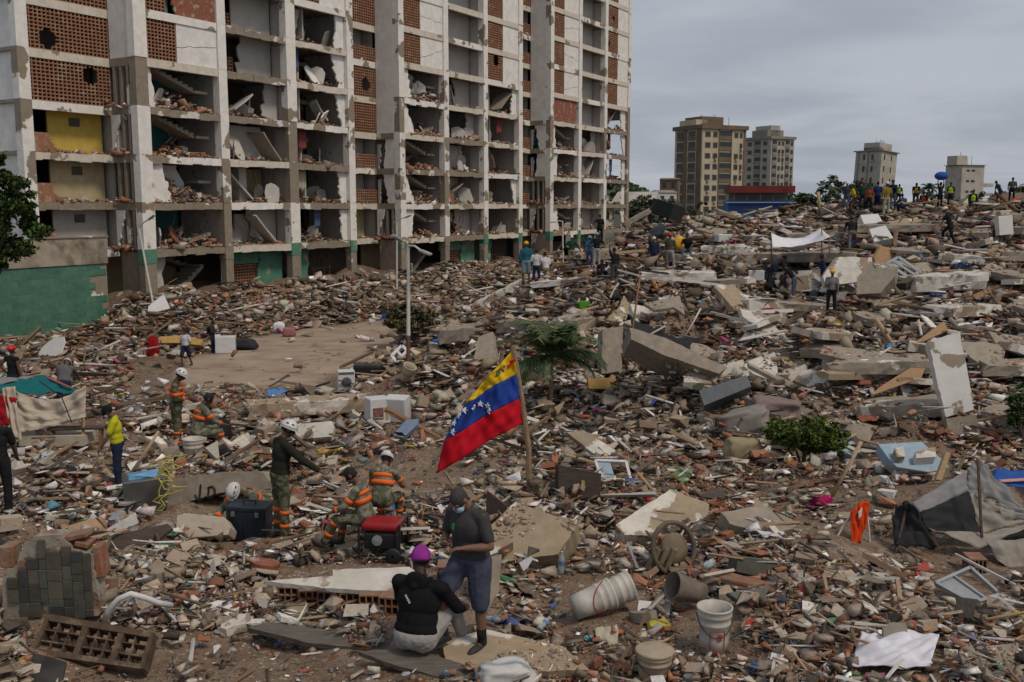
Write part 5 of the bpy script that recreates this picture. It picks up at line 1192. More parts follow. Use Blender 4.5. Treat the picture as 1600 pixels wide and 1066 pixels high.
# crumpled sheets, bent bars and cables caught in the debris
SHM = [cloth('sheet white', (.55, .54, .53)), cloth('sheet grey', (.25, .25, .26)), cloth('sheet dark', (.03, .03, .035)), cloth('sheet cream', (.42, .37, .29)), cloth('sheet blue', (.09, .16, .3)), cloth('sheet rust', (.25, .09, .05)), cloth('sheet pale blue', (.3, .36, .42)), cloth('sheet brown', (.14, .1, .075))]
for i in range(95):
    px, py = (rnd.uniform(0, 1600), rnd.uniform(560, 1040)) if i % 2 else (rnd.uniform(950, 1620), rnd.uniform(345, 620))
    p = G(px, py)
    if inside1(px, py, YARD) or p.y > 75 or any(inside1(px, py, q) for q in CLEAR): continue
    k = mpp(p); w = rnd.uniform(14, 44) * k; h = w * rnd.uniform(.4, .9); sd_ = rnd.random() * 50; M = rotm(rnd.uniform(-25, 45), rnd.uniform(-30, 30), rnd.uniform(0, 180))
    o = MB().grid(13, 10, lambda a, b: M @ Vector(((a - .5) * w * (1 + .25 * noise.noise((b * 3, sd_, 1))), (b - .5) * h * (1 + .25 * noise.noise((a * 3, sd_, 2))), w * .22 * noise.noise((a * 2.5 + sd_, b * 2.5, 3)) + w * .09 * noise.noise((a * 6 + sd_, b * 6, 4)))) + Vector((0, 0, h * .2))).build('crumpled_sheet', SHM[i % 8], None, p, smooth=True, solid=.012)
    tag(o, 'crumpled sheet of ' + ['white plastic', 'grey metal', 'black plastic', 'cream fabric', 'blue plastic', 'rusty tin', 'pale blue fabric', 'brown fabric'][i % 8] + ' caught in the debris', 'sheet', 'crumpled sheets ' + str(i % 8))
for i in range(70):
    px, py = rnd.uniform(0, 1600), rnd.uniform(560, 1050) if i % 2 else rnd.uniform(360, 620)
    if px < 900 and py < 600 or any(inside1(px, py, q) for q in CLEAR): continue
    p = G(px, py); k = mpp(p); L = rnd.uniform(25, 80) * k; a0 = rnd.uniform(0, 6.28); q = [Vector((0, 0, .02))]
    for s_ in range(9): a0 += rnd.uniform(-.5, .5); q.append(q[-1] + Vector((math.cos(a0), math.sin(a0), rnd.uniform(-.3, .45) if s_ < 5 else rnd.uniform(-.5, .2))) * L / 9)
    o = MB().tube(q, max(.008, .8 * k), 5).build('bent_bar', M_STEEL if i % 3 else BLK, None, p); tag(o, 'bent ' + ('rusty bar' if i % 3 else 'black cable') + ' sticking out of the debris', 'bar' if i % 3 else 'cable', 'bent bars in the debris' if i % 3 else 'black cables in the debris')

# ------------------------------------------------------------------ things people left
def bucket(px, py, hpx, m, label, tilt=None, yaw=0., lid=False, nest=1, mark=None, band=None, ratio=.42):
    p = G(px, py); k = mpp(p); h = hpx * k; r = h * ratio; root = empty('bucket', p, 0, label, 'bucket')
    M = rotm(*tilt) if tilt else Matrix.Identity(3); up = Vector((0, 0, r * .95)) if tilt else Vector((0, 0, 0))
    for q in range(nest):
        o = M @ Vector((0, 0, q * h * .5)) + up
        prof = [(0, 0), (r * .8, 0), (r * .86, h * .3), (r * .92, h * .62), (r * .97, h * .64), (r * .97, h * .68), (r * .93, h * .7), (r * .96, h * .8), (r * 1.02, h * .82), (r * 1.0, h * .86), (r * 1.0, h * .94), (r * 1.05, h * .96), (r * 1.05, h), (r * .97, h), (r * .9, h * .6), (r * .76, h * .05), (0, h * .05)]
        MB().lathe(prof, 24, M, o).build('pail', m, root, smooth=True)
    if lid: MB().lathe([(0, h * 1.02), (r * .98, h * 1.02), (r * 1.08, h * 1.0), (r * 1.08, h * .95)], 24, M, up).build('lid', m, root, smooth=True)
    hp = [M @ Vector((math.cos(a) * r * 1.04, -math.sin(a) * r * .9, h * .86 - math.sin(a) * h * .45)) + up for a in np.linspace(0, math.pi, 11)]
    MB().tube(hp, .006, 6).build('handle', M_STEEL if band is None else band, root)
    if mark:      # printed red frame and square on the front
        RED_ = mat('faded_red_print', (.3, .05, .05), var=.3, scale=12, bump=0)
        def on(a, z): return M @ Vector((math.sin(a) * r * (.875 + .1 * z) , -math.cos(a) * r * (.875 + .1 * z), h * z)) + up
        fr = [on(a, z) for a, z in [(-.45, .12), (-.45, .56), (-.2, .57), (.1, .57), (.5, .56), (.5, .12), (.1, .11), (-.2, .11), (-.45, .12)]]
        MB().tube(fr, .004, 5).build('print', RED_, root)
        for a, z in ((.12, .46), (.22, .46), (.12, .38), (.22, .38)):
            MB().box(on(a, z), (.03, .006, .028), Matrix.Rotation(a, 3, 'Z')).build('print', RED_, root)
    return root
DIRTW = mat('dirty_white_plastic', (.46, .43, .385), rough=.5, var=.22, scale=6, bump=.05, dust=.12)
TANB = mat('tan_plastic', (.33, .27, .19), rough=.6, var=.2, dust=.1)
bucket(1115, 1016, 72, DIRTW, 'white bucket with a faded red print standing open', mark=True, ratio=.37)
bucket(896, 972, 66, DIRTW, 'two nested white buckets lying on their side', tilt=(0, 74, 16), nest=2, band=mat('red_wire', (.3, .02, .02)), ratio=.36)
bucket(1022, 1066, 54, TANB, 'tan lidded pail at the bottom edge', lid=True, ratio=.52)
bucket(303, 722, 38, DIRTW, 'white bucket under the seated soldier', ratio=.42)
bucket(1272, 470, 15, mat('blue_grey_plastic', (.1, .12, .16)), 'dark grey bucket beside the man in navy')
bucket(1096, 946, 56, mat('dark_clay_pot', (.15, .125, .1), var=.3, bump=.2), 'dark dented drum lying behind the white bucket', tilt=(0, 70, -160), ratio=.38)
bucket(1300, 1010, 20, mat('dark_bowl', (.05, .045, .04)), 'small dark bowl in the right foreground', ratio=.6)
bucket(1360, 530, 12, DIRTW, 'small cream pail on the slope left of the tilted column', tilt=(60, 20, 0))
bucket(632, 602, 26, mat('cream_can', (.42, .37, .27)), 'cream plastic drum behind the white appliances', tilt=(20, 25, 0), ratio=.4)

def appliance(px, py, wpx, hpx, dm, yaw, label, name='appliance', m=None, tilt=(0, 0), round_=.03, panel='door', cat='appliance'):
    p = G(px, py); k = mpp(p); w, h = wpx * k, hpx * k; root = empty(name, p, R(yaw), label, cat); root.rotation_euler = (R(tilt[0]), R(tilt[1]), R(yaw)); m = m or WHI
    MB().rbox((0, 0, h / 2), (w, dm, h), round_).build('casing', m, root)
    if panel == 'door':
        MB().rbox((0, -dm / 2 - .008, h * .55), (w * .86, .03, h * .78), .01).build('door', m, root); MB().box((w * .36, -dm / 2 - .04, h * .6), (.02, .03, h * .3)).build('handle', GRM, root)
    elif panel == 'screen': MB().rbox((0, -dm / 2 - .005, h * .5), (w * .9, .02, h * .8), .01).build('screen', BLK, root)
    elif panel == 'port':
        MB().lathe([(w * .28, 0), (w * .3, .03), (w * .2, .04), (0, .02)], 20, rotm(90, 0, 0), (0, -dm / 2, h * .5)).build('round_door', GRM, root); MB().box((0, -dm / 2 - .006, h * .9), (w * .9, .02, h * .1)).build('control_strip', GRM, root)
    elif panel == 'picture': MB().box((-w * .12, -dm / 2 - .006, h * .42), (w * .5, .02, h * .45)).build('printed_panel', mat('dull_print', (.2, .1, .09), var=.5, scale=14), root); MB().box((w * .3, -dm / 2 - .006, h * .3), (w * .14, .02, h * .25)).build('sticker', mat('ochre_print', (.35, .28, .1)), root)
    return root
appliance(590, 660, 34, 40, .6, 28, 'white washing machine with a printed panel by the flag side', m=WHI, panel='picture', name='washing_machine')
appliance(622, 656, 36, 38, .5, -16, 'plain white appliance lying beside the printed one', m=WHI, panel='none', tilt=(8, 0))
appliance(541, 612, 26, 34, .5, 14, 'white cooker with a stained front at the corner of the yard', panel='port', name='cooker')
appliance(353, 551, 30, 26, .6, 10, 'white chest freezer beside the person with a backpack', panel='none', name='chest_freezer')
appliance(576, 590, 44, 22, .7, -8, 'black armchair frame at the edge of the yard', name='armchair', m=BLK, panel='none', round_=.12, cat='armchair')
appliance(1038, 340, 24, 24, 2.2, 30, 'overturned black container at the far left of the ridge', name='container', m=mat('dark_container', (.02, .024, .025)), panel='none', tilt=(10, 14), cat='container')
appliance(390, 840, 62, 48, .42, -4, 'black plastic toolbox on end beside the kneeling soldier', name='toolbox', m=mat('toolbox_navy', (.012, .02, .03), rough=.45), panel='none', tilt=(0, 2), cat='toolbox')
tb = [o for o in COL.objects if o.name.startswith('toolbox')][0]; k_ = mpp(tb.location)
MB().rbox((0, 0, 51 * k_), (64 * k_, .45, 8 * k_), .02).build('lid', mat('toolbox_navy', (0, 0, 0)), tb)
for q in (-.3, .3): MB().rbox((q * 62 * k_, -.23, 44 * k_), (6 * k_, .04, 8 * k_), .008).build('latch', GRM, tb)
for q in (-.25, 0, .25): MB().box((q * 62 * k_, -.215, 22 * k_), (3 * k_, .02, 34 * k_)).build('rib', mat('toolbox_navy', (0, 0, 0)), tb)
MB().tube([(-10 * k_, 0, 55 * k_), (-9 * k_, 0, 60 * k_), (9 * k_, 0, 60 * k_), (10 * k_, 0, 55 * k_)], .015, 6).build('handle', BLK, tb)
appliance(912, 486, 16, 16, .35, 10, 'bright green box on the slab behind the palm', name='crate', m=mat('lime_plastic', (.07, .24, .02), rough=.5), panel='none', cat='box')
appliance(1180, 408 + 30, 24, 16, .7, -5, 'white foam box left of the bending men', name='foam_box', panel='none', cat='box')
appliance(1130, 378, 22, 12, .8, 5, 'white cabinet lying on the upper hill', name='cabinet', panel='none', cat='cabinet')
appliance(1186, 520, 12, 14, .4, 25, 'broken white cistern on the slope', name='cistern', panel='none', cat='cistern')
appliance(90, 900 + 60, 6, 4, .1, 25, 'small white carton at the slate wall piece', name='carton', panel='none', cat='carton')
# crumpled metal box with blue top film
mb = appliance(228, 792, 62, 50, .8, 22, 'crumpled grey metal box right of the man in yellow', name='metal_box', m=mat('dull_steel', (.2, .205, .2), rough=.3, metal=.75, var=.3, scale=2, bump=.3), panel='none', cat='metal box', round_=.02)
for v in mb.children[0].data.vertices: v.co += Vector([noise.noise(v.co * 2.2 + Vector((q, 0, 0))) * .09 for q in range(3)])
MB().box((0, 0, 50 * mpp(mb.location) + .035), (.5, .4, .02), None, .05).build('film', mat('blue_film', (.12, .3, .5), rough=.3), mb)
# yellow rope on the marked beam
rp = G(276, 790, .3); pts = []
for i in range(90):
    t = i / 89; pts.append(rp + Vector((.32 * math.sin(i * .9) * (1 - t * .4) * noise.noise((i * .3, 0, 0)) * 2 + .1 * math.cos(i * .7), -.3 - .2 * t, .55 - .75 * t * t + .12 * math.sin(i * .8))))
tag(MB().tube([p - rp for p in pts], .011, 6).build('rope', mat('yellow_rope', (.42, .36, .1)), None, rp), 'tangled yellow rope hanging over the marked beam', 'rope')

def pipe(pts, r, m, label, name='pipe', cat='pipe', ups=None, group=None):
    """tube through pixels; each point lies on the ground, or above it by ups"""
    w = []
    for i, (x, y, *d) in enumerate(pts):
        w.append(P(x, y, d[0]) if d else G(x, y, ups[i] if ups else .03))
    c = sum(w, Vector()) / len(w)
    return tag(MB().tube([p - c for p in w], r, 8).build(name, m, None, c, smooth=True), label, cat, group)
d0 = dep(164, 975)
pipe([(162, 976, d0), (170, 954, d0 - .05), (186, 936, d0 - .1), (204, 928, d0 - .1), (226, 934, d0), (246, 942, d0 + .15), (268, 946, d0 + .3)], .035, WHP, 'bent white plastic pipe arching behind the rusty grille')
pipe([(70, 962), (110, 956), (150, 952), (182, 942)], .07, mat('driftwood', (.24, .2, .155), var=.3, scale=4, bump=.5, stretch=(1, 5, 5)), 'weathered log lying behind the rusty grille', 'log', 'log', [.08, .1, .1, .12])
dv_ = dep(1346, 852)
vest = empty('pipe_hoop', G(1340, 856), 0, 'thin white bent pipes holding up an orange vest', 'pipe')
for pts in ([(1296, 874), (1304, 846), (1320, 818), (1330, 804), (1350, 792)], [(1360, 872), (1358, 830), (1354, 796)]):
    q = [P(x, y, dv_ + .1) - vest.location for x, y in pts]; MB().tube(q, .013, 7).build('pipe_leg', WHP, vest)
ORG = cloth('orange_vest', (.62, .06, .012))
vo = empty('safety_vest', P(1344, 790, dv_), 0, 'bright orange safety vest hanging on white bent pipes', 'vest')
patch('vest_front', [(1329, 800, dv_), (1347, 783, dv_), (1345, 848, dv_ + .05), (1331, 852, dv_)], ORG, vo, 14, 16, wr=.015, fold=.012, nf=2, seed=3)
patch('vest_back', [(1340, 786, dv_ + .04), (1358, 783, dv_ + .05), (1354, 822, dv_ + .06), (1342, 842, dv_ + .05)], ORG, vo, 14, 16, wr=.015, fold=.012, nf=2, seed=4)
patch('reflective_stripe', [(1341, 800, dv_ - .03), (1347, 793, dv_ - .03), (1346, 806, dv_ - .03), (1342, 812, dv_ - .03)], mat('reflective', (.6, .58, .55)), vo, 6, 6, wr=.01)
for j, (a, b, r, m, lab) in enumerate([((1066, 545), (1070, 602), .035, WHP, 'white upright pipe in the hollow of the sloping slab'), ((1300, 776), (1346, 690), .03, WOODP, 'thin pale stick leaning in front of the grey block'),
    ((248, 674), (196, 752), .03, WOODP, 'long yellow wooden handle leaning beside the man in yellow'), ((976, 590), (1000, 432), .03, WOOD, 'long thin pole leaning along the concrete ramp'),
    ((1368, 498), (1404, 556), .07, WOODP, 'long pale plank lying down the slope'), ((1068, 456), (1073, 494), .06, WOODD, 'dark post standing on the mid hill'), ((1278, 300), (1280, 330), .1, WOODP, 'pale post with a dark cap on the ridge'),
    ((1066, 532), (1095, 482), .03, WHP, 'white pipe leaning above the black sheet'), ((1110, 470), (1124, 492), .03, WHP, 'white pipe leaning by the short beam'), ((1100, 606), (1092, 660), .03, mat('green_frame', (.16, .22, .2)), 'pale green frame leg beside the tipped wardrobe')]):
    da = min(dep(*a), dep(*b)); pipe([(*a, da), ((a[0] + b[0]) / 2 + 1, (a[1] + b[1]) / 2, da), (*b, da)], r, m, lab, 'pole', 'pole')
for j, (a, b, c_w) in enumerate([((930, 718), (972, 722), 0), ((976, 724), (990, 742), 0), ((930, 720), (938, 738), 0), ((1106, 715), (1158, 714), 0), ((952, 848), (1012, 886), 1), ((960, 690), (986, 714), 0), ((1288, 594), (1302, 626), 0), ((488, 510), (520, 516), 0), ((560, 460), (618, 430), 0), ((1060, 640), (1066, 665), 0), ((1492, 880), (1600, 938), 1), ((1460, 600), (1466, 640), 0), ((700, 705), (760, 722), 0), ((500, 760), (548, 780), 0), ((560, 690), (600, 700), 0)]):
    p, q = G(*a, .12), G(*b, .12); k = mpp(p)
    if abs(p.y - q.y) > 3: continue
    c = (p + q) / 2; o = MB().box((0, 0, 0), ((q - p).length, 3 * k, .03), frame(q - p)).build('white_batten', WHP, None, c)
    tag(o, 'narrow white batten lying across the debris', 'batten', 'white battens in the debris')
# aluminium window frame and other frames
def window_frame(pts, anchor, up, az, el, label, m, pane=None, bw=5, mid=True):
    A_ = G(*anchor) + Vector((0, 0, up)); n = nvec(az, el); c = [hitp(x, y, A_, n) for x, y in pts]; root = empty('window_frame', sum(c, Vector()) / 4, 0, label, 'window frame'); q = [v - root.location for v in c]; k = mpp(root.location)
    for i in range(4):
        a, b = q[i], q[(i + 1) % 4]; MB().box((a + b) / 2, ((b - a).length, bw * k, .05), frame(b - a, n)).build('rail', m, root)
    if mid:
        a, b = (q[0] + q[1]) / 2, (q[2] + q[3]) / 2; MB().box((a + b) / 2, ((b - a).length, bw * k * .8, .04), frame(b - a, n)).build('mullion', m, root)
    if pane: MB().add([q[0].lerp(q[1], t) - n * .01 for t in (0, .48)] + [q[3].lerp(q[2], t) - n * .01 for t in (.48, 0)], [(0, 1, 2, 3)]).build('pane', pane, root, solid=.01)
ALU = mat('aluminium', (.34, .36, .38), rough=.4, metal=.4, var=.2, dust=.2)
window_frame([(1462, 912), (1516, 888), (1562, 930), (1520, 944)], (1512, 944), .1, 5, 66, 'grey aluminium window frame with a torn pane in the right foreground', ALU, ALU)
window_frame([(1386, 412), (1404, 402), (1436, 424), (1424, 436)], (1412, 440), .4, -20, 45, 'metal window frame tilted on the hill by the concrete block', ALU)
window_frame([(1474, 512), (1540, 502), (1546, 516), (1480, 522)], (1510, 524), .15, 0, 55, 'empty white window frame above the tilted column', WHP, mid=False)
window_frame([(868, 452), (886, 446), (892, 456), (874, 462)], (880, 464), .15, 0, 50, 'small timber frame on the brick heap behind the palm', WOODP, mid=False)
window_frame([(612, 556), (628, 540), (636, 548), (620, 566)], (624, 570), .1, 0, 60, 'white chair frame tipped over at the edge of the yard', WHP)
window_frame([(930, 720), (978, 722), (986, 752), (940, 748)], (958, 754), .12, 0, 55, 'broken white window frame right of the dark drawer', WHP, LBL, 4, False)

# mattresses, cushions, sacks and rags
def soft(name, px, py, wpx, hpx, m, label, cat, flat=.5, yaw=0, seed=0, tilt=(0, 0), amp=.22, group=None):
    p = G(px, py); k = mpp(p); r = wpx * k / 2; h = hpx * k
    b = MB(); b.ell((0, 0, 0), (1, 1, 1), None, 28, 18); M = rotm(tilt[0], tilt[1], yaw)
    vs = []
    for v in b.v:
        v = Vector(v); s = Vector([math.copysign(abs(c) ** flat, c) for c in v])
        s *= 1 + amp * noise.noise(v * 1.6 + Vector((seed * 3.1, 0, 0))) + amp * .5 * noise.noise(v * 4 + Vector((0, seed, 0)))
        vs.append(M @ Vector((s.x * r, s.y * r * .62, s.z * h / 2)) + Vector((0, 0, h * .42)))
    b.v = [tuple(v) for v in vs]; return tag(b.build(name, m, None, p, smooth=True), label, cat, group)
soft('mattress', 1160, 672, 84, 34, cloth('grey_ticking', (.22, .2, .18)), 'grey mattress folded on the slope below the tipped wardrobe', 'mattress', .55, -15, 1, (0, -14), .3)
soft('mattress', 1210, 650, 84, 30, MAU, 'brown mauve mattress draped behind the grey one', 'mattress', .55, 5, 2, (0, 6), .3)
soft('sack', 1160, 716, 62, 36, cloth('khaki_sack', (.27, .225, .14)), 'khaki sack left of the leafy shrub', 'sack', .7, 10, 3)
soft('sack', 790, 1076, 88, 44, cloth('white_sack', (.5, .49, .48)), 'white plastic sack at the bottom edge', 'sack', .6, 0, 4, amp=.3)
soft('pillow', 1036, 474, 34, 9, WCL, 'white pillow on the tan floor panel', 'pillow', .6, 0, 5)
soft('quilt', 1040, 482, 60, 10, cloth('pink_quilt', (.42, .3, .28)), 'pinkish quilt under the white pillow', 'quilt', .6, 0, 6)
soft('rag_bundle', 1198, 498, 28, 18, REDC, 'dark red cloth bundle on the mid hill', 'cloth', .8, 0, 7)
soft('rag_bundle', 1284, 790, 32, 18, cloth('magenta_cloth', (.32, .01, .1)), 'magenta cloth crumpled left of the orange vest', 'cloth', .8, 20, 8)
soft('rag_bundle', 1268, 602, 18, 12, BLUC, 'small blue cloth on the slope', 'cloth', .8, 0, 9)
soft('rag_bundle', 684, 540, 16, 12, cloth('bright_blue', (.03, .12, .4)), 'blue plastic bundle beside the scrubby bush', 'cloth', .8, 0, 10)
soft('rag_bundle', 240, 556, 18, 32, REDC, 'red cloth hung over a chair near the walking man', 'cloth', .7, 0, 11)
soft('rag_bundle', 380, 546, 44, 18, DCL, 'black bundle by the debris bank', 'cloth', .7, 0, 12)
soft('rag_bundle', 452, 526, 20, 16, cloth('pink_grey', (.3, .13, .13)), 'pink cloth bundle by the debris bank', 'cloth', .7, 0, 13)
soft('rag_bundle', 436, 520, 18, 18, WCL, 'white cloth bundle by the debris bank', 'cloth', .7, 0, 14)
soft('rag_bundle', 603, 500, 12, 14, BLUC, 'blue bag standing by the debris bank', 'bag', .7, 0, 15)
soft('rag_bundle', 345, 722, 34, 22, cloth('navy_bag', (.015, .018, .025)), 'dark bag beside the seated soldier', 'bag', .6, 0, 16)
soft('rag_bundle', 340, 690, 46, 40, cloth('black_pack', (.02, .022, .024)), 'black rucksack heap in front of the seated soldier', 'rucksack', .7, 20, 17)
soft('rag_bundle', 500, 752, 44, 14, WCL, 'white cloth under the hand of the soldier in a dark shirt', 'cloth', .8, -20, 18, amp=.4)
soft('rag_bundle', 100, 742, 40, 16, DCL, 'black cloth lying near the left edge', 'cloth', .8, -20, 19)
soft('rag_bundle', 220, 640, 26, 16, cloth('camo_cloth', (.16, .16, .12), c2=(.07, .08, .05), thr=.5, soft=.02, scale2=9), 'camouflage cloth draped left of the standing soldier', 'cloth', .6, 30, 20, (20, 50), .4)
soft('rag_bundle', 1455, 372 + 6, 30, 9, cloth('red_sheet_cloth', (.34, .012, .02)), 'bright red cloth on the upper hill', 'cloth', .6, 0, 21)
soft('rag_bundle', 1352, 412, 18, 14, cloth('crimson', (.28, .02, .07)), 'crimson cloth on the pale wall slab', 'cloth', .8, 0, 22)
soft('plastic_bag', 1028, 962 - 6, 40, 14, mat('clear_plastic', (.5, .5, .5), rough=.25), 'clear plastic bag by the foam sheet', 'bag', .8, 10, 23, amp=.4)
soft('yellow_container', 1030, 982, 36, 12, mat('yellow_plastic', (.42, .35, .03), rough=.4), 'flattened yellow plastic container between the buckets', 'container', .5, 10, 24)
soft('toy', 936, 994, 22, 7, mat('pink_plastic', (.6, .01, .16), rough=.4), 'pink plastic toy in front of the nested buckets', 'toy', .9, 0, 25, amp=.5)
soft('toy', 922, 1000, 18, 9, mat('aqua_plastic', (.2, .42, .46), rough=.4), 'pale aqua plastic toy beside the pink one', 'toy', .9, 20, 26, amp=.5)
soft('blue_tub', 1190, 1050, 44, 16, mat('blue_tub', (.01, .06, .19), rough=.4), 'broken blue tub at the bottom edge', 'tub', .6, 0, 27)
soft('yellow_tray', 515, 712, 40, 12, mat('yellow_tray', (.42, .25, .02), rough=.5), 'yellow plastic tray right of the concrete step', 'tray', .5, -15, 28)
soft('green_sack', 1058, 748, 44, 18, cloth('green_sack', (.16, .22, .12)), 'pale green sack right of the white frames', 'sack', .6, -10, 29)
soft('grey_jug', 886, 900 - 4, 14, 9, GRM, 'small dark jug by the broken block', 'jug', .8, 0, 30)
soft('green_bag', 256, 858, 36, 14, cloth('green_net', (.02, .1, .06)), 'green net bag right of the dark broken panel', 'bag', .8, 0, 31, amp=.4)
soft('white_helmet', 905, 330 + 110, 12, 8, WHP, 'white helmet resting on the brick heap', 'helmet', 1, 0, 32, amp=.05)
patch('hill_sheet', [(1205, 364, 45), (1282, 357, 46), (1297, 370, 44), (1207, 386, 43.5)], WCL, None, 24, 10, sag=.5, wr=.02, sagtop=.2, seed=6, label='large white sheet stretched as a canopy over the diggers', cat='sheet')
for x, y in ((1205, 364), (1284, 358), (1296, 371)): pipe([(x, y, 45), (x, y + 22, 45), (x + 1, y + 48, 45)], .03, WOOD, 'thin pole holding a corner of the white canopy', 'pole', 'pole', group='canopy poles')
wc = dep(1400, 1050)
cl = MB(); cp_ = G(1404, 1040)
def lie(px0, px1, py0, py1, up=.07, amp=.06, seed=0, skew=0):
    def fn(a, b):
        wob = 7 * noise.noise((a * 3, b * 3, seed)); p = G(px0 + (px1 - px0) * a + skew * b + wob, py0 + (py1 - py0) * b + wob * .5); p.z = gz(p.x, p.y)
        return p + Vector((0, 0, up + amp * noise.noise((a * 2.6, b * 2.6, seed)) + amp * .35 * (1 - 3 * abs(noise.noise((a * 4.5 + b * 3, b * 2 - a, seed)))) )) - cp_
    return fn
cl.grid(40, 26, lie(1344, 1466, 1004, 1058, .09, .06, 4, -14)); tag(cl.build('white_cloth', WCL, None, cp_, smooth=True, solid=.01), 'crumpled white cloth spread over stones, lower right', 'cloth')
cp_ = G(1050, 520); cl = MB(); ds = dep(1030, 545) - .3
patch('black_sheet', [(984, 498, ds + 1), (1040, 512, ds + 1), (1036, 536, ds), (990, 520, ds)], DCL, None, 14, 10, sag=.2, wr=.08, seed=2, label='black plastic sheet hanging over the sloping slab', cat='sheet')
patch('black_sheet', [(1034, 522, ds + .6), (1098, 530, ds + .6), (1082, 546, ds), (1032, 540, ds)], DCL, None, 14, 10, sag=.1, wr=.06, seed=5, label='second black sheet flapping over the dark hollow', cat='sheet')

# --- draped shelter and bench on the left
ds = dep(100, 700); sh = empty('draped_shelter', G(70, 706), 0, 'shelter draped with teal, red and beige blankets at the left', 'shelter')
patch('teal_blanket', [(-30, 604, ds + 1.2), (66, 586, ds + 1.3), (122, 612, ds + .06), (20, 616, ds + .02)], TEALC, sh, 20, 10, sag=.05, wr=.03, seed=1)
patch('grey_blanket', [(-30, 592, ds + 1.5), (52, 588, ds + 1.5), (62, 590, ds + 1.2), (-30, 604, ds + 1.1)], GCL, sh, 14, 6, wr=.03, seed=2)
patch('beige_blanket', [(14, 604, ds), (134, 602, ds), (134, 652, ds - .1), (30, 676, ds - .15)], BEI, sh, 50, 34, sag=.14, sagtop=.3, wr=.05, fold=.03, nf=4, freq=5, seed=3)
patch('beige_corner', [(4, 606, ds - .02), (24, 604, ds - .02), (34, 690, ds - .2), (16, 678, ds - .2)], BEI, sh, 14, 20, wr=.03, fold=.03, nf=2, seed=4)
patch('red_blanket', [(-40, 612, ds - .05), (28, 622, ds - .05), (14, 664, ds - .15), (-40, 664, ds - .1)], REDC, sh, 20, 14, wr=.04, seed=5)
patch('pink_edge', [(66, 588, ds + 1.25), (70, 586, ds + 1.3), (114, 606, ds + .1), (108, 606, ds + .1)], cloth('dusty_pink', (.28, .08, .08)), sh, 4, 12, wr=.01)
MB().tube([P(62, 596, ds - .12) - sh.location, P(96, 620, ds - .14) - sh.location, P(112, 660, ds - .2) - sh.location], .015, 5).build('strap', DCL, sh)
for x in (10, 130): MB().tube([P(x, 606, ds + .1) - sh.location, P(x, 690, ds + .1) - sh.location], .04, 6).build('pole', WOODP, sh)
MB().box(P(90, 684, ds + .3) - sh.location, (1.6, .7, .25)).build('bedding', BEI, sh)
bp_ = G(122, 704); k = mpp(bp_); bn = empty('wooden_bench', bp_, R(8), 'rough wooden bench in front of the draped shelter', 'bench')
MB().rbox((0, 0, 36 * k), (84 * k, .3, .06), .01, None, 1).build('seat', WOODD, bn)
for sx in (-.42, .42):
    for sy in (-.1, .1): MB().box((sx * 84 * k, sy, 17 * k), (.06, .06, 36 * k), rotm(0, sx * 10, 0)).build('leg', WOOD, bn)
MB().box((.3, 0, 10 * k), (40 * k, .04, .06)).build('rail', WOOD, bn)

# --- grey tent on the right
dt = dep(1440, 868); tn = empty('collapsed_tent', G(1480, 868), 0, 'collapsed grey tent with dark and pale panels at the right edge', 'tent')
LG, DG, TG = cloth('tent_grey', (.21, .21, .215)), cloth('tent_dark', (.028, .03, .033)), cloth('tent_taupe', (.26, .235, .205))
patch('roof_panel', [(1424, 786, dt + .2), (1512, 734, dt + .6), (1512, 768, dt + .5), (1438, 802, dt + .1)], LG, tn, 20, 8, wr=.02, seed=1)
patch('roof_panel', [(1510, 734, dt + .6), (1530, 716, dt + .7), (1600, 795, dt + .5), (1512, 768, dt + .5)], LG, tn, 20, 16, wr=.05, seed=2)
patch('dark_panel', [(1436, 802, dt + .1), (1513, 768, dt + .5), (1534, 838, dt + .3), (1448, 828, dt)], DG, tn, 20, 14, wr=.03, seed=3)
patch('pale_panel', [(1513, 768, dt + .5), (1560, 788, dt + .45), (1612, 812, dt + .4), (1534, 836, dt + .3)], TG, tn, 20, 14, wr=.04, seed=4)
patch('shade_panel', [(1558, 780, dt + .47), (1640, 800, dt + .5), (1640, 812, dt + .4), (1566, 812, dt + .42)], LG, tn, 14, 8, wr=.03, seed=5)
patch('side_panel', [(1400, 790, dt + .3), (1428, 790, dt), (1464, 856, dt - .1), (1392, 852, dt)], DG, tn, 16, 14, wr=.05, seed=6)
patch('hem_panel', [(1452, 826, dt), (1534, 840, dt + .2), (1640, 812, dt + .3), (1530, 856, dt - .1)], TG, tn, 24, 12, wr=.03, fold=.012, nf=2, freq=2.5, seed=7)
patch('hem_panel', [(1540, 846, dt), (1600, 842, dt), (1600, 900, dt - .3), (1562, 880, dt - .2)], TG, tn, 24, 24, wr=.035, fold=.0, freq=2.2, seed=8)
patch('rear_panel', [(1534, 838, dt + .35), (1640, 808, dt + .6), (1640, 850, dt + .4), (1560, 850, dt + .3)], DG, tn, 12, 8, wr=.03, seed=9)
for a, b in (((1418, 786), (1400, 862)), ((1428, 792), (1466, 856)), ((1528, 718), (1534, 840))): MB().tube([P(*a, dt + .15) - tn.location, P(*b, dt) - tn.location], .02, 6).build('pole', M_STEEL, tn)
MB().ell(P(1416, 790, dt + .1) - tn.location, (.06, .06, .07)).build('pole_joint', DG, tn)
patch('blue_banner', [(1552, 735, dt + 1.4), (1660, 738, dt + 1.4), (1660, 764, dt + 1.0), (1556, 758, dt + 1.0)], BLUC, None, 16, 8, wr=.03, seed=3, label='blue printed banner behind the grey tent', cat='banner')
bn_ = [o for o in COL.objects if o.name.startswith('blue_banner')][0]
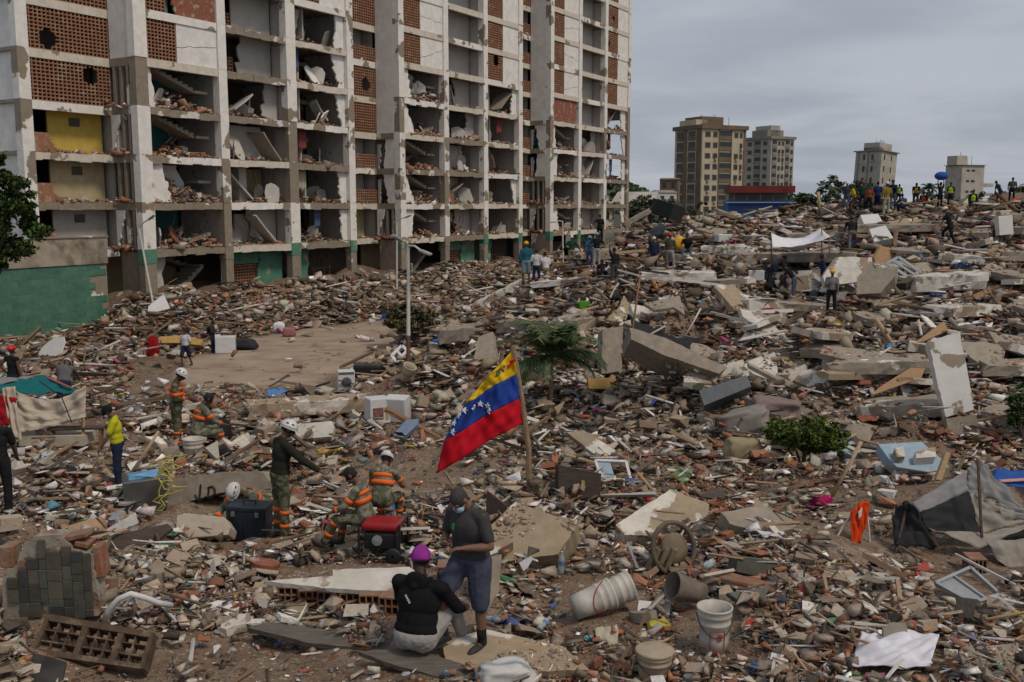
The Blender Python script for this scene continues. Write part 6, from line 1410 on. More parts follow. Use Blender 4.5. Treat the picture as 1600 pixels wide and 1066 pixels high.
patch('banner_stripe', [(1560, 750, dt + 1.1), (1660, 744, dt + 1.1), (1660, 748, dt + 1.05), (1562, 754, dt + 1.05)], mat('banner_pink', (.5, .25, .2)), bn_, 12, 4, wr=.0)

# --- wheel, roof tile, bottles
wp = G(1052, 888); k = mpp(wp); wh = empty('old_wheel', wp, 0, 'old brown wheel leaning in the debris at centre right', 'wheel')
M = rotm(72, 0, 30); rr = 40 * k
MB().tube([M @ Vector((math.cos(a) * rr, math.sin(a) * rr, 0)) + Vector((0, 0, rr * .8)) for a in np.linspace(0, 2 * math.pi, 33)], 6 * k * .7, 8, False).build('tyre', mat('dusty_rubber', (.1, .08, .055), var=.3, dust=.3), wh, smooth=True)
MB().lathe([(0, -.03), (rr * .35, -.05), (rr * .6, -.02), (rr * .62, .03), (rr * .3, .05), (0, .05)], 20, M, (0, 0, rr * .8)).build('hub', mat('dusty_hub', (.16, .125, .085), var=.3), wh, smooth=True)
for q in range(3): MB().rbox((-.12 + q * .1 - .15, -.1, .16), (.07, .12, .3), .015, rotm(0, 25, 20), 1).build('blade', mat('dusty_hub', (0, 0, 0)), wh)
soft('rag_bundle', 1088, 880, 12, 10, mat('yellow_valve', (.5, .3, .01), rough=.4), 'small yellow valve beside the old wheel', 'valve', .9, 0, 41)
tp = G(1160, 930); k = mpp(tp); rt = empty('roof_tile', tp, R(-28), 'terracotta ridge tile lying right of the dark drum', 'roof tile')
for q in range(4): MB().tube([(-52 * k, (q - 1.5) * 7 * k, .2), (52 * k, (q - 1.5) * 7 * k, .14)], 4.4 * k, 8).build('tile_rib', CLAY, rt)
MB().box((0, 0, .15), (106 * k, 30 * k, .025), rotm(0, 2, 0)).build('tile_base', CLAY, rt)
GLS = mat('bottle_plastic', (.5, .53, .56), rough=.15, var=.05, trans=.5, bump=0); BCAP = mat('blue_cap', (.02, .1, .5), rough=.4); GCAP = mat('grey_cap', (.4, .4, .4))
def bottle(px, py, hpx, label, tilt, cap=BCAP):
    p = G(px, py, .03); k = mpp(p); h = hpx * k; r = h * .14; root = empty('plastic_bottle', p, 0, label, 'bottle'); M = rotm(*tilt)
    MB().lathe([(0, 0), (r * .9, 0), (r, h * .05), (r, h * .3), (r * .93, h * .34), (r, h * .38), (r, h * .62), (r * .8, h * .76), (r * .35, h * .88), (r * .33, h * .94)], 14, M, (0, 0, r)).build('bottle_body', GLS, root, smooth=True)
    MB().lathe([(0, h), (r * .4, h), (r * .4, h * .93), (0, h * .93)], 12, M, (0, 0, r)).build('bottle_cap', cap, root)
    MB().lathe([(r * 1.02, h * .4), (r * 1.02, h * .58)], 14, M, (0, 0, r)).build('bottle_label', mat('bottle_print', (.1, .2, .42), var=.5, scale=20), root)
bottle(876, 904, 36, 'upright clear plastic bottle left of the nested buckets', (4, 3, 0), GCAP); bottle(760, 975, 34, 'clear bottle with a blue cap by the standing man\'s foot', (80, 0, 50)); bottle(520, 944, 34, 'clear bottle with a blue label on the hollow bricks', (0, 88, 0))
bottle(842, 992, 36, 'crushed clear bottle lying in front of the nested buckets', (0, 80, 60), GCAP); bottle(694, 1060, 32, 'clear bottle lying beside the white sack', (60, 30, 0)); bottle(536, 912, 14, 'tiny bottle lying on the long white slab', (0, 88, 20)); bottle(826, 978, 30, 'clear bottle among red brick pieces left of the nested buckets', (0, 86, 130))

# --- street lamps
def lamp(base, top, head, label, rust=.5, head2=None, name='street_lamp', d=None):
    b = G(*base); d = d or proj(b)[2]; root = empty(name, b, 0, label, 'street lamp'); q0 = Vector((0, 0, -.2)); t = P(*top, d) - b
    m = q0.lerp(t, rust); k = d / FPX
    MB().tube([q0, m], [.085, .075], 8).build('rusty_foot', mat('lamp_rust', (.12, .075, .05), var=.4), root); MB().tube([m, t], [.075, .055], 8).build('pole', mat('lamp_paint', (.5, .47, .43), var=.15, dust=.1), root)
    for hd in [head] + ([head2] if head2 else []):
        h = P(*hd, d - .5) - b; MB().tube([t, t.lerp(h, .5) + Vector((0, 0, .08)), h], .04, 7).build('arm', mat('lamp_paint', (0, 0, 0)), root)
        MB().rbox(h + (h - t).normalized() * .25, (.6, .2, .1), .04, frame(h - t)).build('lamp_head', mat('lamp_head', (.3, .29, .28), rough=.4), root)
lamp((241, 482), (217, 356), (233, 343), 'leaning street lamp in front of the near bays of the block', .02)
lamp((638, 592), (638, 384), (626, 376), 'tall twin armed street lamp at the corner of the yard', .35, (658, 392))
lamp((620, 452), (620, 346), (634, 340), 'street lamp standing behind the yard by the block', .02)
lamp((880, 412), (879, 346), (868, 347), 'small lamp post in front of the far bays of the block', .02)
# --- generator behind the seated soldiers
gp_ = G(600, 868); k = mpp(gp_); gn = empty('generator', gp_, R(-8), 'portable generator with a red tank on black wheels', 'generator')
MB().rbox((0, 0, 52 * k), (60 * k, .45, 12 * k), .04).build('fuel_tank', mat('red_enamel', (.26, .012, .014), rough=.35), gn); MB().rbox((0, 0, 30 * k), (52 * k, .4, 26 * k), .03).build('engine', BLK, gn)
MB().lathe([(0, 0), (8 * k, 0), (8 * k, .03), (0, .04)], 16, rotm(90, 0, 0), (-4 * k, -.2, 32 * k)).build('recoil_cover', ALU, gn)
for sx in (-1, 1):
    for sy in (-1, 1):
        MB().tube([(sx * 32 * k, sy * .24, 2 * k), (sx * 32 * k, sy * .24, 58 * k)], .018, 6).build('frame_post', BLK, gn)
    MB().tube([(sx * 32 * k, -.24, 58 * k), (sx * 32 * k, .24, 58 * k)], .018, 6).build('frame_rail', BLK, gn)
for sy in (-1, 1):
    MB().tube([(-32 * k, sy * .24, 4 * k), (32 * k, sy * .24, 4 * k)], .018, 6).build('frame_rail', BLK, gn)
    MB().lathe([(.02, -.03), (11 * k, -.03), (12 * k, -.01), (12 * k, .03), (11 * k, .04), (.02, .04)], 18, rotm(90, 0, 0), (24 * k, sy * .3, 12 * k)).build('wheel', BLK, gn, smooth=True)

# --- flag
df = dep(828, 778); fp = G(828, 778); pole = empty('flag', fp, 0, 'yellow, blue and red flag with white stars hanging from a wooden pole', 'flag')
MB().tube([Vector((0, 0, -.3)), P(826, 700, df) - fp, P(815, 620, df) - fp, P(802, 541, df) - fp], [.05, .045, .04, .035], 8).build('pole', mat('pole_timber', (.22, .15, .095), var=.35, scale=9, bump=.3), pole)
HO = [(802, 546), (820, 660)]; FL = [(0, (730, 625)), (1 / 3, (727, 631)), (2 / 3, (694, 690)), (1, (682, 743))]
def flag_px(s, t):
    hx, hy = HO[0][0] + (HO[1][0] - HO[0][0]) * t, HO[0][1] + (HO[1][1] - HO[0][1]) * t
    for (t0, a), (t1, b) in zip(FL[:-1], FL[1:]):
        if t <= t1 + 1e-6: w = (t - t0) / (t1 - t0); fx, fy = a[0] + (b[0] - a[0]) * w, a[1] + (b[1] - a[1]) * w; break
    x, y = hx + (fx - hx) * s, hy + (fy - hy) * s
    return x, y + 9 * math.sin(math.pi * s) * t * -.5 + 2 * math.sin(s * 9 + t * 2) * s
def flag_pt(s, t):
    x, y = flag_px(s, t); return P(x, y, df - .02 - .25 * s + .07 * math.sin(s * 11 + t * 3) * (.3 + s) + .03 * math.sin(s * 23 - t * 5) + .025 * noise.noise((s * 6, t * 9, 4)) + .012 * math.sin((s * 2 + t) * 21)) - fp
fm = [mat('flag_yellow', (.55, .36, .012), rough=.85, var=.2, scale=5, bump=.12, spec=.1), mat('flag_blue', (.02, .05, .26), rough=.85, var=.22, scale=5, bump=.12, spec=.1), mat('flag_red', (.44, .008, .018), rough=.85, var=.2, scale=5, bump=.12, spec=.1)]
fo = None
for q in range(3):
    b = MB().grid(48, 14, lambda a, c: flag_pt(a, (q + c) / 3)); f_ = b.build('stripe', fm[q], pole, smooth=True, solid=.008)
FG = [(s / 60, t / 60) for s in range(61) for t in range(61)]
def st_at(x, y): return min(FG, key=lambda g: (flag_px(*g)[0] - x) ** 2 + (flag_px(*g)[1] - y) ** 2)
WST = mat('star_white', (.62, .62, .62), var=.05, bump=0)
for x, y in ((708.5, 674.5), (710.7, 662), (718, 649.5), (727, 641.5), (738, 636), (750.6, 632), (763, 634), (766, 642)):
    s, t = st_at(x, y); c = flag_pt(s, t); e1 = (flag_pt(s + .02, t) - c).normalized(); n = e1.cross(flag_pt(s, min(1, t + .02)) - c).normalized(); e2 = n.cross(e1)
    Mx = Matrix((e1, e2, n)).transposed(); r_ = 5.2 * df / FPX
    MB().prism([(math.cos(math.pi * i / 5 + .3) * r_ * (1 if i % 2 == 0 else .42), math.sin(math.pi * i / 5 + .3) * r_ * (1 if i % 2 == 0 else .42)) for i in range(10)], .05, Mx, c).build('star', WST, pole)
for x, y, w, h, cm in ((778, 583, 7, 8, (.05, .13, .04)), (782, 577, 5, 5, (.3, .02, .02)), (785, 579, 3.5, 5, (.02, .05, .22)), (779, 586, 6, 3, (.3, .2, .03)), (788, 573, 4, 4, (.06, .14, .04)), (774, 588, 4, 3, (.28, .03, .03))):
    s, t = st_at(x, y); c = flag_pt(s, t); n = (flag_pt(s + .03, t) - c).cross(flag_pt(s, t + .03) - c).normalized(); Mx = frame((flag_pt(s + .03, t) - c), n); kk = df / FPX
    MB().prism(blob(w * kk, h * kk, 10, .25), .022 + .004 * rnd.random(), Mx, c).build('crest', mat(f'crest {cm}', cm, bump=0), pole)
for a in ((796, 566), (793, 574)): MB().tube([P(805, 562, df - .05) - fp, P(*a, df - .07) - fp], .018, 5).build('ribbon', fm[2], pole)

# crumbs and bricks that came to rest on top of the slabs
V_, F_ = [], []
for o in COL.objects:
    if o.type == 'MESH' and o.parent is None and o.name.split('.')[0] in ('concrete_plate', 'concrete_beam', 'broken_block', 'masonry_fragment', 'slab_piece', 'sloping_slab', 'marked_beam', 'grey_plank', 'tan_slab', 'ramp_slab', 'stone_block', 'grey_block'):
        b0 = len(V_); V_ += [v.co + o.location for v in o.data.vertices]; F_ += [tuple(i + b0 for i in p.vertices) for p in o.data.polygons]
T2 = BVHTree.FromPolygons(V_, F_); pts = []
for _ in range(60000):
    px, py = rnd.uniform(-20, 1640), rnd.uniform(330, 1080); r_ = ray(px, py).normalized(); o_ = Vector((0, 0, CAM_H))
    h = T2.ray_cast(o_, r_)
    if h[0] is None or abs(h[1].z) < .55: continue
    g = TREE.ray_cast(o_, r_)
    if g[0] is not None and g[3] < h[3]: continue
    if noise.noise(h[0] * 1.1) < (.02 if h[0].y > 24 else .2): continue
    pts.append(h[0])
pts = np.array([p[:] for p in pts][:9000]); dpt = np.array([proj(p)[2] for p in pts]); n_ = len(pts)
lo_ = frag_mesh('slab_crumbs', T_BRICK[:5] + T_CONC[:8] + T_FLAT[:4], pts, np.clip(np.exp(nrg.normal(math.log(4.2), .5, n_)) * dpt / FPX, .015, .4), rand_rot(n_, .5), np.where(nrg.random((n_, 1)) < .3, pal(PAL_BRICK, n_), pal(PAL_CONC[:5] + PAL_CONC[7:9] + PAL_WHITE[:2], n_)), M_FRAG)
tag(lo_, 'crumbs of brick and concrete resting on the fallen slabs', 'rubble', kind='stuff')

# ------------------------------------------------------------------ people
def SK(c, n): return mat(n, c, rough=.6, var=.12, scale=14, bump=.03, spec=.35)
SKIN = [SK((.17, .088, .056), 'skin light brown'), SK((.105, .055, .036), 'skin brown'), SK((.055, .03, .021), 'skin dark')]
HAIR = mat('black_hair', (.012, .01, .009), rough=.7, var=.3, scale=40, bump=.4)
GHAIR = mat('greying_hair', (.04, .037, .035), rough=.7, var=.4, scale=40, bump=.4)
def fab(name, c, **k): return mat('fabric ' + name, c, rough=.95, var=.2, scale=9, bump=.3, spec=.1, **k)
CAMO = fab('camouflage', (.135, .125, .085), c2=(.05, .055, .032), thr=.5, soft=.03, scale2=10)
CAMOP = fab('pale camouflage', (.2, .185, .14), c2=(.1, .105, .07), thr=.5, soft=.03, scale2=10)
HIVIS = mat('orange_band', (.7, .12, .015), rough=.7, var=.1, bump=.03)
SHOE = mat('boot_leather', (.035, .028, .022), rough=.7, var=.3, dust=.3)
A_ = {'down': ((.07, -.01, -.29), (.0, .06, -.25)), 'front': ((.06, .05, -.28), (-.12, .2, .04)), 'hip': ((.2, -.06, -.2), (-.13, .08, -.19)), 'reach': ((.04, .18, -.2), (.0, .24, -.06)),
      'low': ((.04, .12, -.26), (.0, .14, -.22)), 'up': ((.06, .02, .28), (-.02, .02, .26)), 'out': ((.16, .02, -.24), (.12, .05, -.2)), 'knee': ((.08, .16, -.23), (-.05, .2, -.1)), 'phone': ((.1, .04, -.27), (-.17, .2, .03)), 'hug': ((.08, .2, -.2), (-.16, .17, -.02)), 'fwddown': ((.05, .22, -.18), (.0, .2, -.18))}
L_ = {'stand': ((.03, .02, -.43), (.0, -.03, -.42)), 'apart': ((.09, .05, -.42), (.03, -.05, -.42)), 'fwd': ((.02, .16, -.4), (.0, -.02, -.42)), 'back': ((.02, -.1, -.42), (.0, -.16, -.38)), 'step': ((.04, .3, -.3), (.0, -.02, -.42)),
      'sit': ((.07, .42, .0), (.0, .06, -.42)), 'kneel': ((.07, .12, -.41), (0, -.4, .02)), 'crouch': ((.12, .33, .1), (0, -.14, -.40)), 'flat': ((.12, .33, .25), (.02, .18, -.40)), 'cross': ((.25, .28, .05), (-.2, .1, -.1)), 'sitout': ((.12, .4, .04), (.02, .2, -.38))}
def sv(t, s): return Vector((t[0] * s, t[1], t[2]))
def remeshed(mb, name, m, parent, vox, smooth=2, fac=.5):
    o = mb.build(name, m, parent, smooth=True)
    md = o.modifiers.new('remesh', 'REMESH'); md.mode = 'VOXEL'; md.voxel_size = vox; md.use_smooth_shade = True
    sm = o.modifiers.new('smooth', 'SMOOTH'); sm.factor = fac; sm.iterations = smooth
    return o
def hand(b, w, d, inward, fingers, curl=.5):
    """palm, four unequal bent fingers and a thumb from its side"""
    d = d.normalized(); side_ = (inward - d * inward.dot(d)).normalized(); n = d.cross(side_)
    M = Matrix((side_, n, d)).transposed(); b.ell(w + d * .05, (.042, .02, .058), M, 10, 7)
    if not fingers:
        b.cap(w + d * .08, w + d * .15 + n * .02, .03, .02, 8); b.cap(w + d * .03 + side_ * .03, w + d * .08 + side_ * .06, .013, .011, 8); return
    for i, l in enumerate((.075, .085, .08, .062)):
        p = w + d * .095 + side_ * (.03 - i * .0205); q = p + (d * math.cos(curl) + n * math.sin(curl)) * l * .52
        r_ = q + (d * math.cos(curl * 2.3) + n * math.sin(curl * 2.3)) * l * .5
        b.cap(p - d * .02, q, .0105, .0098, 8); b.cap(q, r_, .0098, .0085, 8)
    t = w + d * .035 + side_ * .035; q = t + (side_ * .7 + d * .75 + n * .25).normalized() * .042; b.cap(t, q, .0135, .012, 8); b.cap(q, q + (d + n * .5 + side_ * .15).normalized() * .034, .012, .01, 8)
PEOPLE = []
def person(px, py, hpx, yaw, shirt, trous, label, legs=('stand', 'stand'), arms=('down', 'down'), lean=0, head=(0, 0), hat=None, hatm=None, hair=HAIR, skin=1, sleeve='short', short=False, up=0., seat=0., bands=False, pack=None, mask=False, shoe=SHOE, twist=0, d=None, group=None, vest=None, stout=1., fine=None, arm_over=None, wide=1.):
    base = P(px, py, d) if d else G(px, py, up)
    dd = proj(base)[2]; s = max(.86, min(1.2, hpx * dd / FPX / 1.75)); PEOPLE.append((label, round(hpx * dd / FPX / 1.75, 2)))
    vox = max(.0085, min(.032, dd / FPX * 1.05)) if fine is None else fine; fing = vox < .017
    sk = SKIN[skin]
    # joints
    Tm = rotm(-lean, 0, twist); pel = Vector((0, 0, .95))
    neck = pel + Tm @ Vector((0, -.01, .53)); ch = pel + Tm @ Vector((0, 0, .32)); be = pel + Tm @ Vector((0, .005, .14))
    Hm = Tm @ rotm(-head[0], 0, head[1]); hd = neck + Hm @ Vector((0, .025, .165))
    J = {}
    for q, sg in ((0, 1), (1, -1)):
        sh = pel + Tm @ Vector((sg * .185 * wide, -.01, .46)); ar = arm_over[q] if arm_over and arm_over[q] else A_[arms[q]]
        Ta = Tm if arms[q] in ('phone', 'front', 'hug', 'up', 'hip') else rotm(0, 0, twist)
        el = sh + Ta @ sv(ar[0], sg); wr = el + Ta @ sv(ar[1], sg)
        hp = pel + Vector((sg * .095, 0, -.03)); lg = L_[legs[q]]; kn = hp + sv(lg[0], sg); an = kn + sv(lg[1], sg)
        J[q] = [sh, el, wr, hp, kn, an, sg]
    low = min(min(J[q][5].z - .085, J[q][4].z - .06) for q in J); low = min(low, pel.z - .14)
    dz = -low + seat * 0
    for v in [pel, neck, ch, be, hd] + [v for q in J for v in J[q][:6]]: v.z += dz
    feet = []
    for q in J:
        an, kn = J[q][5], J[q][4]; sh_ = (an - kn).normalized()
        f = Vector((.15 * J[q][6] * .25, 1, 0)) if sh_.z < -.35 else Vector((0, -.25, -1)); f = (f - sh_ * f.dot(sh_) * .8).normalized(); feet.append(f)
    # body: one continuous surface
    b = MB(); w_ = stout
    b.ell(ch, (.15 * w_, .1 * w_, .2), Tm); b.ell(be, (.135 * w_, .095 * w_, .17), Tm); b.ell(pel, (.15 * w_, .105 * w_, .13))
    b.cap(J[0][0], J[1][0], .06, .06); b.cap(ch + Tm @ Vector((0, -.01, .1)), neck + Tm @ Vector((0, .0, .02)), .075, .056); b.cap(neck, hd, .054, .052)
    b.ell(hd + Hm @ Vector((0, -.012, .025)), (.076, .098, .098), Hm, 16, 12); b.ell(hd + Hm @ Vector((0, .03, -.05)), (.056, .062, .066), Hm, 12, 8)
    b.cap(hd + Hm @ Vector((0, .09, .0)), hd + Hm @ Vector((0, .108, -.03)), .01, .015, 8); b.cap(hd + Hm @ Vector((-.03, .078, .02)), hd + Hm @ Vector((.03, .078, .02)), .014, .014, 8)
    b.cap(hd + Hm @ Vector((-.02, .09, -.062)), hd + Hm @ Vector((.02, .09, -.062)), .009, .009, 8)
    for sg in (-1, 1): b.ell(hd + Hm @ Vector((sg * .078, -.005, -.005)), (.012, .022, .034), Hm, 8, 6)
    for q in J:
        sh, el, wr, hp, kn, an, sg = J[q]
        b.cap(sh, el, .053 * w_, .042); b.cap(el, el.lerp(wr, .35), .041, .043); b.cap(el.lerp(wr, .35), wr, .043, .028)
        hand(b, wr, wr - el, Tm @ Vector((-sg, .4, 0)), fing, .55)
        b.cap(hp, kn, .085 * w_, .055); b.cap(kn, kn.lerp(an, .35), .054, .056); b.cap(kn.lerp(an, .35), an, .056, .036)
        b.cap(an, an + feet[q] * .1 + Vector((0, 0, -.04)) * abs(feet[q].y), .036, .026)
    o = remeshed(b, 'person', sk, None, vox); o.location = base + Vector((0, 0, seat)); o.rotation_euler = (0, 0, R(yaw)); o.scale = (s, s, s); tag(o, label, 'person', group)
    # shirt
    b = MB(); k = 1.14 * w_
    b.ell(ch, (.152 * k, .108 * k, .205), Tm, 16, 10); b.ell(be, (.142 * k, .105 * k, .19), Tm, 16, 10); b.ell(pel.lerp(be, .35), (.152 * k, .11 * k, .12), Tm, 16, 10); b.cap(J[0][0], J[1][0], .074, .074); b.cap(ch + Tm @ Vector((0, -.01, .12)), neck + Tm @ Vector((0, -.012, -.01)), .085, .07)
    if sleeve != 'none':
        for q in J:
            sh, el, wr, sg = *J[q][:3], J[q][6]
            if sleeve == 'short': b.cap(sh, sh.lerp(el, .72), .072, .066)
            else: b.cap(sh, el, .07, .06); b.cap(el, el.lerp(wr, .92), .06, .044)
    so = remeshed(b, 'shirt', shirt, o, vox * 1.1, 9 if fing else 3)
    if fing:
        tx = bpy.data.textures.get('fold_noise') or bpy.data.textures.new('fold_noise', 'CLOUDS'); tx.noise_scale = .16; tx.noise_depth = 2
        for ob in (so,): dm = ob.modifiers.new('folds', 'DISPLACE'); dm.texture = tx; dm.strength = .017; dm.mid_level = .5
    # trousers
    b = MB(); b.ell(pel, (.155 * k, .115 * k, .135), None, 16, 10)
    for q in J:
        hp, kn, an = J[q][3:6]
        if short: b.cap(hp, hp.lerp(kn, .98), .108 * w_, .1)
        else: b.cap(hp, kn, .1 * w_, .074); b.cap(kn, kn.lerp(an, .92), .074, .062)
    to = remeshed(b, 'trousers', trous, o, vox * 1.1, 6 if fing else 2)
    if fing:
        dm = to.modifiers.new('folds', 'DISPLACE'); dm.texture = tx; dm.strength = .03; dm.mid_level = .5
    for q in J:
        an = J[q][5]; f = feet[q]; u = Vector((0, 0, 1)) if abs(f.y) > .4 else Vector((0, -1, 0))
        b = MB(); b.cap(an + u * .05, an, .05, .05, 10); M = frame(f, u); b.ell(an + f * .075 - u * .045, (.152, .056, .055), M, 14, 9); b.box(an + f * .06 - u * .075, (.27, .09, .025), M)
        b.build('shoe', shoe, o, smooth=False)
        if fing:
            pass
    # head wear
    HC = hd + Hm @ Vector((0, -.012, .025))
    def shell(r, z0, m, nm, extra=None):
        bb = MB(); prof = [(math.cos(R(a)), math.sin(R(a))) for a in (z0, z0 + 14, 25, 45, 65, 80, 89)]
        n = 20; vs = []; fs = []
        for c_0, s_0 in prof:
            for i in range(n): a = 2 * math.pi * i / n; vs.append(HC + Hm @ Vector((math.cos(a) * c_0 * r[0], math.sin(a) * c_0 * r[1], s_0 * r[2])))
        for j in range(len(prof) - 1):
            for i in range(n): fs.append((j * n + i, j * n + (i + 1) % n, j * n + n + (i + 1) % n, j * n + n + i))
        fs.append(tuple((len(prof) - 1) * n + i for i in range(n))); bb.add(vs, fs)
        if extra: extra(bb)
        return bb.build(nm, m, o, smooth=True, solid=.006)
    if hair and hat != 'hard': shell((.081, .103, .104), -38, hair, 'hair')
    if hat == 'hard' or hat == 'rescue':
        hl = shell((.108, .132, .125), 2, hatm, 'helmet')
        MB().lathe([(.104, .0), (.122, -.004), (.122, -.012), (.1, -.012)], 20, Hm @ Matrix.Diagonal((1, 1.22, 1)), HC + Hm @ Vector((0, .012, .004))).build('helmet_brim', hatm, o)
        if hat == 'rescue':
            for sg in (-1, 1):
                for yy in (-.05, .03): MB().ell(HC + Hm @ Vector((sg * .088, yy, .068)), (.012, .026, .01), Hm @ rotm(0, sg * 50, 0), 8, 6).build('vent', BLK, o)
            MB().tube([HC + Hm @ Vector((.085, 0, 0)), HC + Hm @ Vector((.05, .06, -.13)), HC + Hm @ Vector((-.05, .06, -.13)), HC + Hm @ Vector((-.085, 0, 0))], .006, 5).build('chin_strap', BLK, o)
    elif hat == 'cap':
        shell((.087, .109, .11), -20, hatm, 'cap')
        bb = MB(); n = 9; vs = []
        for i in range(n):
            a = R(20 + 140 * i / (n - 1)); vs.append(HC + Hm @ Vector((math.cos(a) * .086, math.sin(a) * .105, .022)))
        for i in range(n):
            a = R(20 + 140 * i / (n - 1)); vs.append(HC + Hm @ Vector((math.cos(a) * .088, math.sin(a) * .105 + .075, .0)))
        bb.add(vs, [(i, i + 1, n + i + 1, n + i) for i in range(n - 1)]).build('visor', hatm, o, solid=.006)
    if mask:
        MB().ell(hd + Hm @ Vector((0, .062, -.05)), (.062, .045, .05), Hm, 14, 10).build('face_mask', mat('mask_blue', (.3, .42, .5)), o, smooth=True)
        for sg in (-1, 1): MB().tube([hd + Hm @ Vector((sg * .055, .06, -.04)), hd + Hm @ Vector((sg * .08, -.01, .0))], .003, 5).build('mask_strap', WHP, o)
    if fing:
        for sg in (-1, 1): MB().ell(hd + Hm @ Vector((sg * .03, .08, .002)), (.013, .009, .007), Hm, 8, 6).build('eye', mat('eye_dark', (.03, .025, .02), rough=.2), o)
    def ring(p, q, r, m, nm='reflective_band'): MB().tube([p, q], r, 14, False).build(nm, m, o, smooth=True, solid=.006)
    if bands:
        for q in J:
            if bands == 'legs':
                kn, an = J[q][4:6]; ring(kn.lerp(an, .1), kn.lerp(an, .24), .072, HIVIS); ring(kn.lerp(an, .58), kn.lerp(an, .7), .065, HIVIS); continue
            sh, el, wr, hp, kn, an, sg = J[q]
            ring(sh.lerp(el, .5), sh.lerp(el, .74), .064, HIVIS); ring(el.lerp(wr, .5), el.lerp(wr, .7), .051, HIVIS)
            ring(kn.lerp(an, .1), kn.lerp(an, .24), .072, HIVIS); ring(kn.lerp(an, .58), kn.lerp(an, .7), .065, HIVIS)
        def trunk_band(z, h, r):
            vs = []; n = 22
            for zz in (z - h / 2, z + h / 2):
                for i in range(n): a = 2 * math.pi * i / n; vs.append(pel + Tm @ Vector((math.cos(a) * .178 * r * w_, math.sin(a) * .131 * r * w_, zz)))
            MB().add(vs, [(i, (i + 1) % n, n + (i + 1) % n, n + i) for i in range(n)]).build('reflective_band', HIVIS, o, smooth=True, solid=.008)
        if bands != 'legs': trunk_band(.28, .075, .985); trunk_band(.4, .06, .95)
    if pack:
        MB().rbox(ch + Tm @ Vector((0, -.2, -.04)), (.28, .16, .4), .05, Tm).build('backpack', pack, o, smooth=True)
    if vest:
        b = MB(); b.ell(ch, (.152 * k * 1.06, .108 * k * 1.08, .2), Tm, 14, 9); b.ell(be, (.142 * k * 1.06, .105 * k * 1.08, .17), Tm, 14, 9); remeshed(b, 'safety_vest', vest, o, vox * 1.1)
    o['_j'] = 0; del o['_j']
    return o, dict(J=J, hd=hd, Hm=Hm, ch=ch, Tm=Tm, pel=pel, HC=HC)
F = fab
BLKT, NAVY, GREYT, WHT = F('black', (.016, .016, .018)), F('navy', (.018, .024, .05)), F('charcoal', (.045, .045, .05)), F('white tee', (.5, .49, .5))
KHAK, JEAN, DKG, LGREY = F('khaki', (.22, .18, .13)), F('jeans', (.07, .095, .15)), F('dark green', (.02, .05, .035)), F('light grey', (.3, .29, .28))
HW, HR, HY, HO_ = mat('helmet white', (.55, .54, .52), rough=.35, bump=0), mat('helmet red', (.4, .012, .012), rough=.35, bump=0), mat('helmet yellow', (.55, .3, .01), rough=.35, bump=0), mat('helmet blue', (.16, .25, .4), rough=.35, bump=0)
# foreground pair
man, jm = person(738, 1012, 268, 140, F('dark grey tee', (.05, .046, .048)), F('navy shorts', (.055, .062, .095)), 'standing man in a dark grey t-shirt and shorts looking at his phone', legs=('step', 'stand'), arms=('phone', 'phone'), lean=8, head=(34, 6), hair=GHAIR, skin=0, short=True, mask=True, stout=1.28, wide=1.08, shoe=mat('black_trainer', (.02, .018, .018), rough=.7, dust=.2))
J = jm['J']
for q in (0, 1):
    kn, an = J[q][4], J[q][5]; MB().tube([kn.lerp(an, .62), kn.lerp(an, 1)], [.052, .046], 12).build('sock', BLKT, man, smooth=True)
w0, w1 = J[0][2], J[1][2]; pc = (w0 + w1) / 2 + Vector((0, .11, .03))
MB().rbox(pc, (.075, .15, .012), .006, rotm(25, 0, 0)).build('phone', BLK, man)
el, wr = J[0][1], J[0][2]; MB().tube([el.lerp(wr, .86), el.lerp(wr, .96)], .034, 12).build('watch', BLK, man)
MB().prism(blob(.045, .07, 8, .2), .012, jm['Tm'] @ U_Z, jm['ch'] + jm['Tm'] @ Vector((.07, .139, .05))).build('shirt_badge', mat('green_badge', (.03, .3, .06)), man)
MB().rbox(J[0][3].lerp(J[0][4], .62) + Vector((.1, 0, 0)), (.05, .15, .17), .02).build('cargo_pocket', F('navy shorts', (0, 0, 0)), man)
sit, js = person(650, 1036, 290, -24, F('black hoodie', (.011, .011, .012)), F('grey joggers', (.3, .285, .27)), 'seated man in a black hoodie and purple cap seen from behind', legs=('flat', 'flat'), arms=('knee', 'knee'), lean=14, head=(10, 58), hat='cap', hatm=F('purple cap', (.26, .035, .25)), hair=HAIR, skin=2, sleeve='long', stout=1.3, wide=1.25, up=.02)
hb = MB(); hb.ell(js['pel'] + js['Tm'] @ Vector((0, -.1, .5)), (.12, .045, .1), js['Tm'] @ rotm(15, 0, 0)); hb.cap(js['pel'] + js['Tm'] @ Vector((.11, -.03, .53)), js['pel'] + js['Tm'] @ Vector((0, -.13, .46)), .03, .035); hb.cap(js['pel'] + js['Tm'] @ Vector((-.11, -.03, .53)), js['pel'] + js['Tm'] @ Vector((0, -.13, .46)), .03, .035); remeshed(hb, 'hood', F('black hoodie', (0, 0, 0)), sit, .012)
for i in range(4): MB().box(js['pel'] + js['Tm'] @ Vector((-.05 + i * .014, -.178 + i * .001, .37 - i * .018)), (.016, .006, .02), js['Tm']).build('print', WHT, sit)
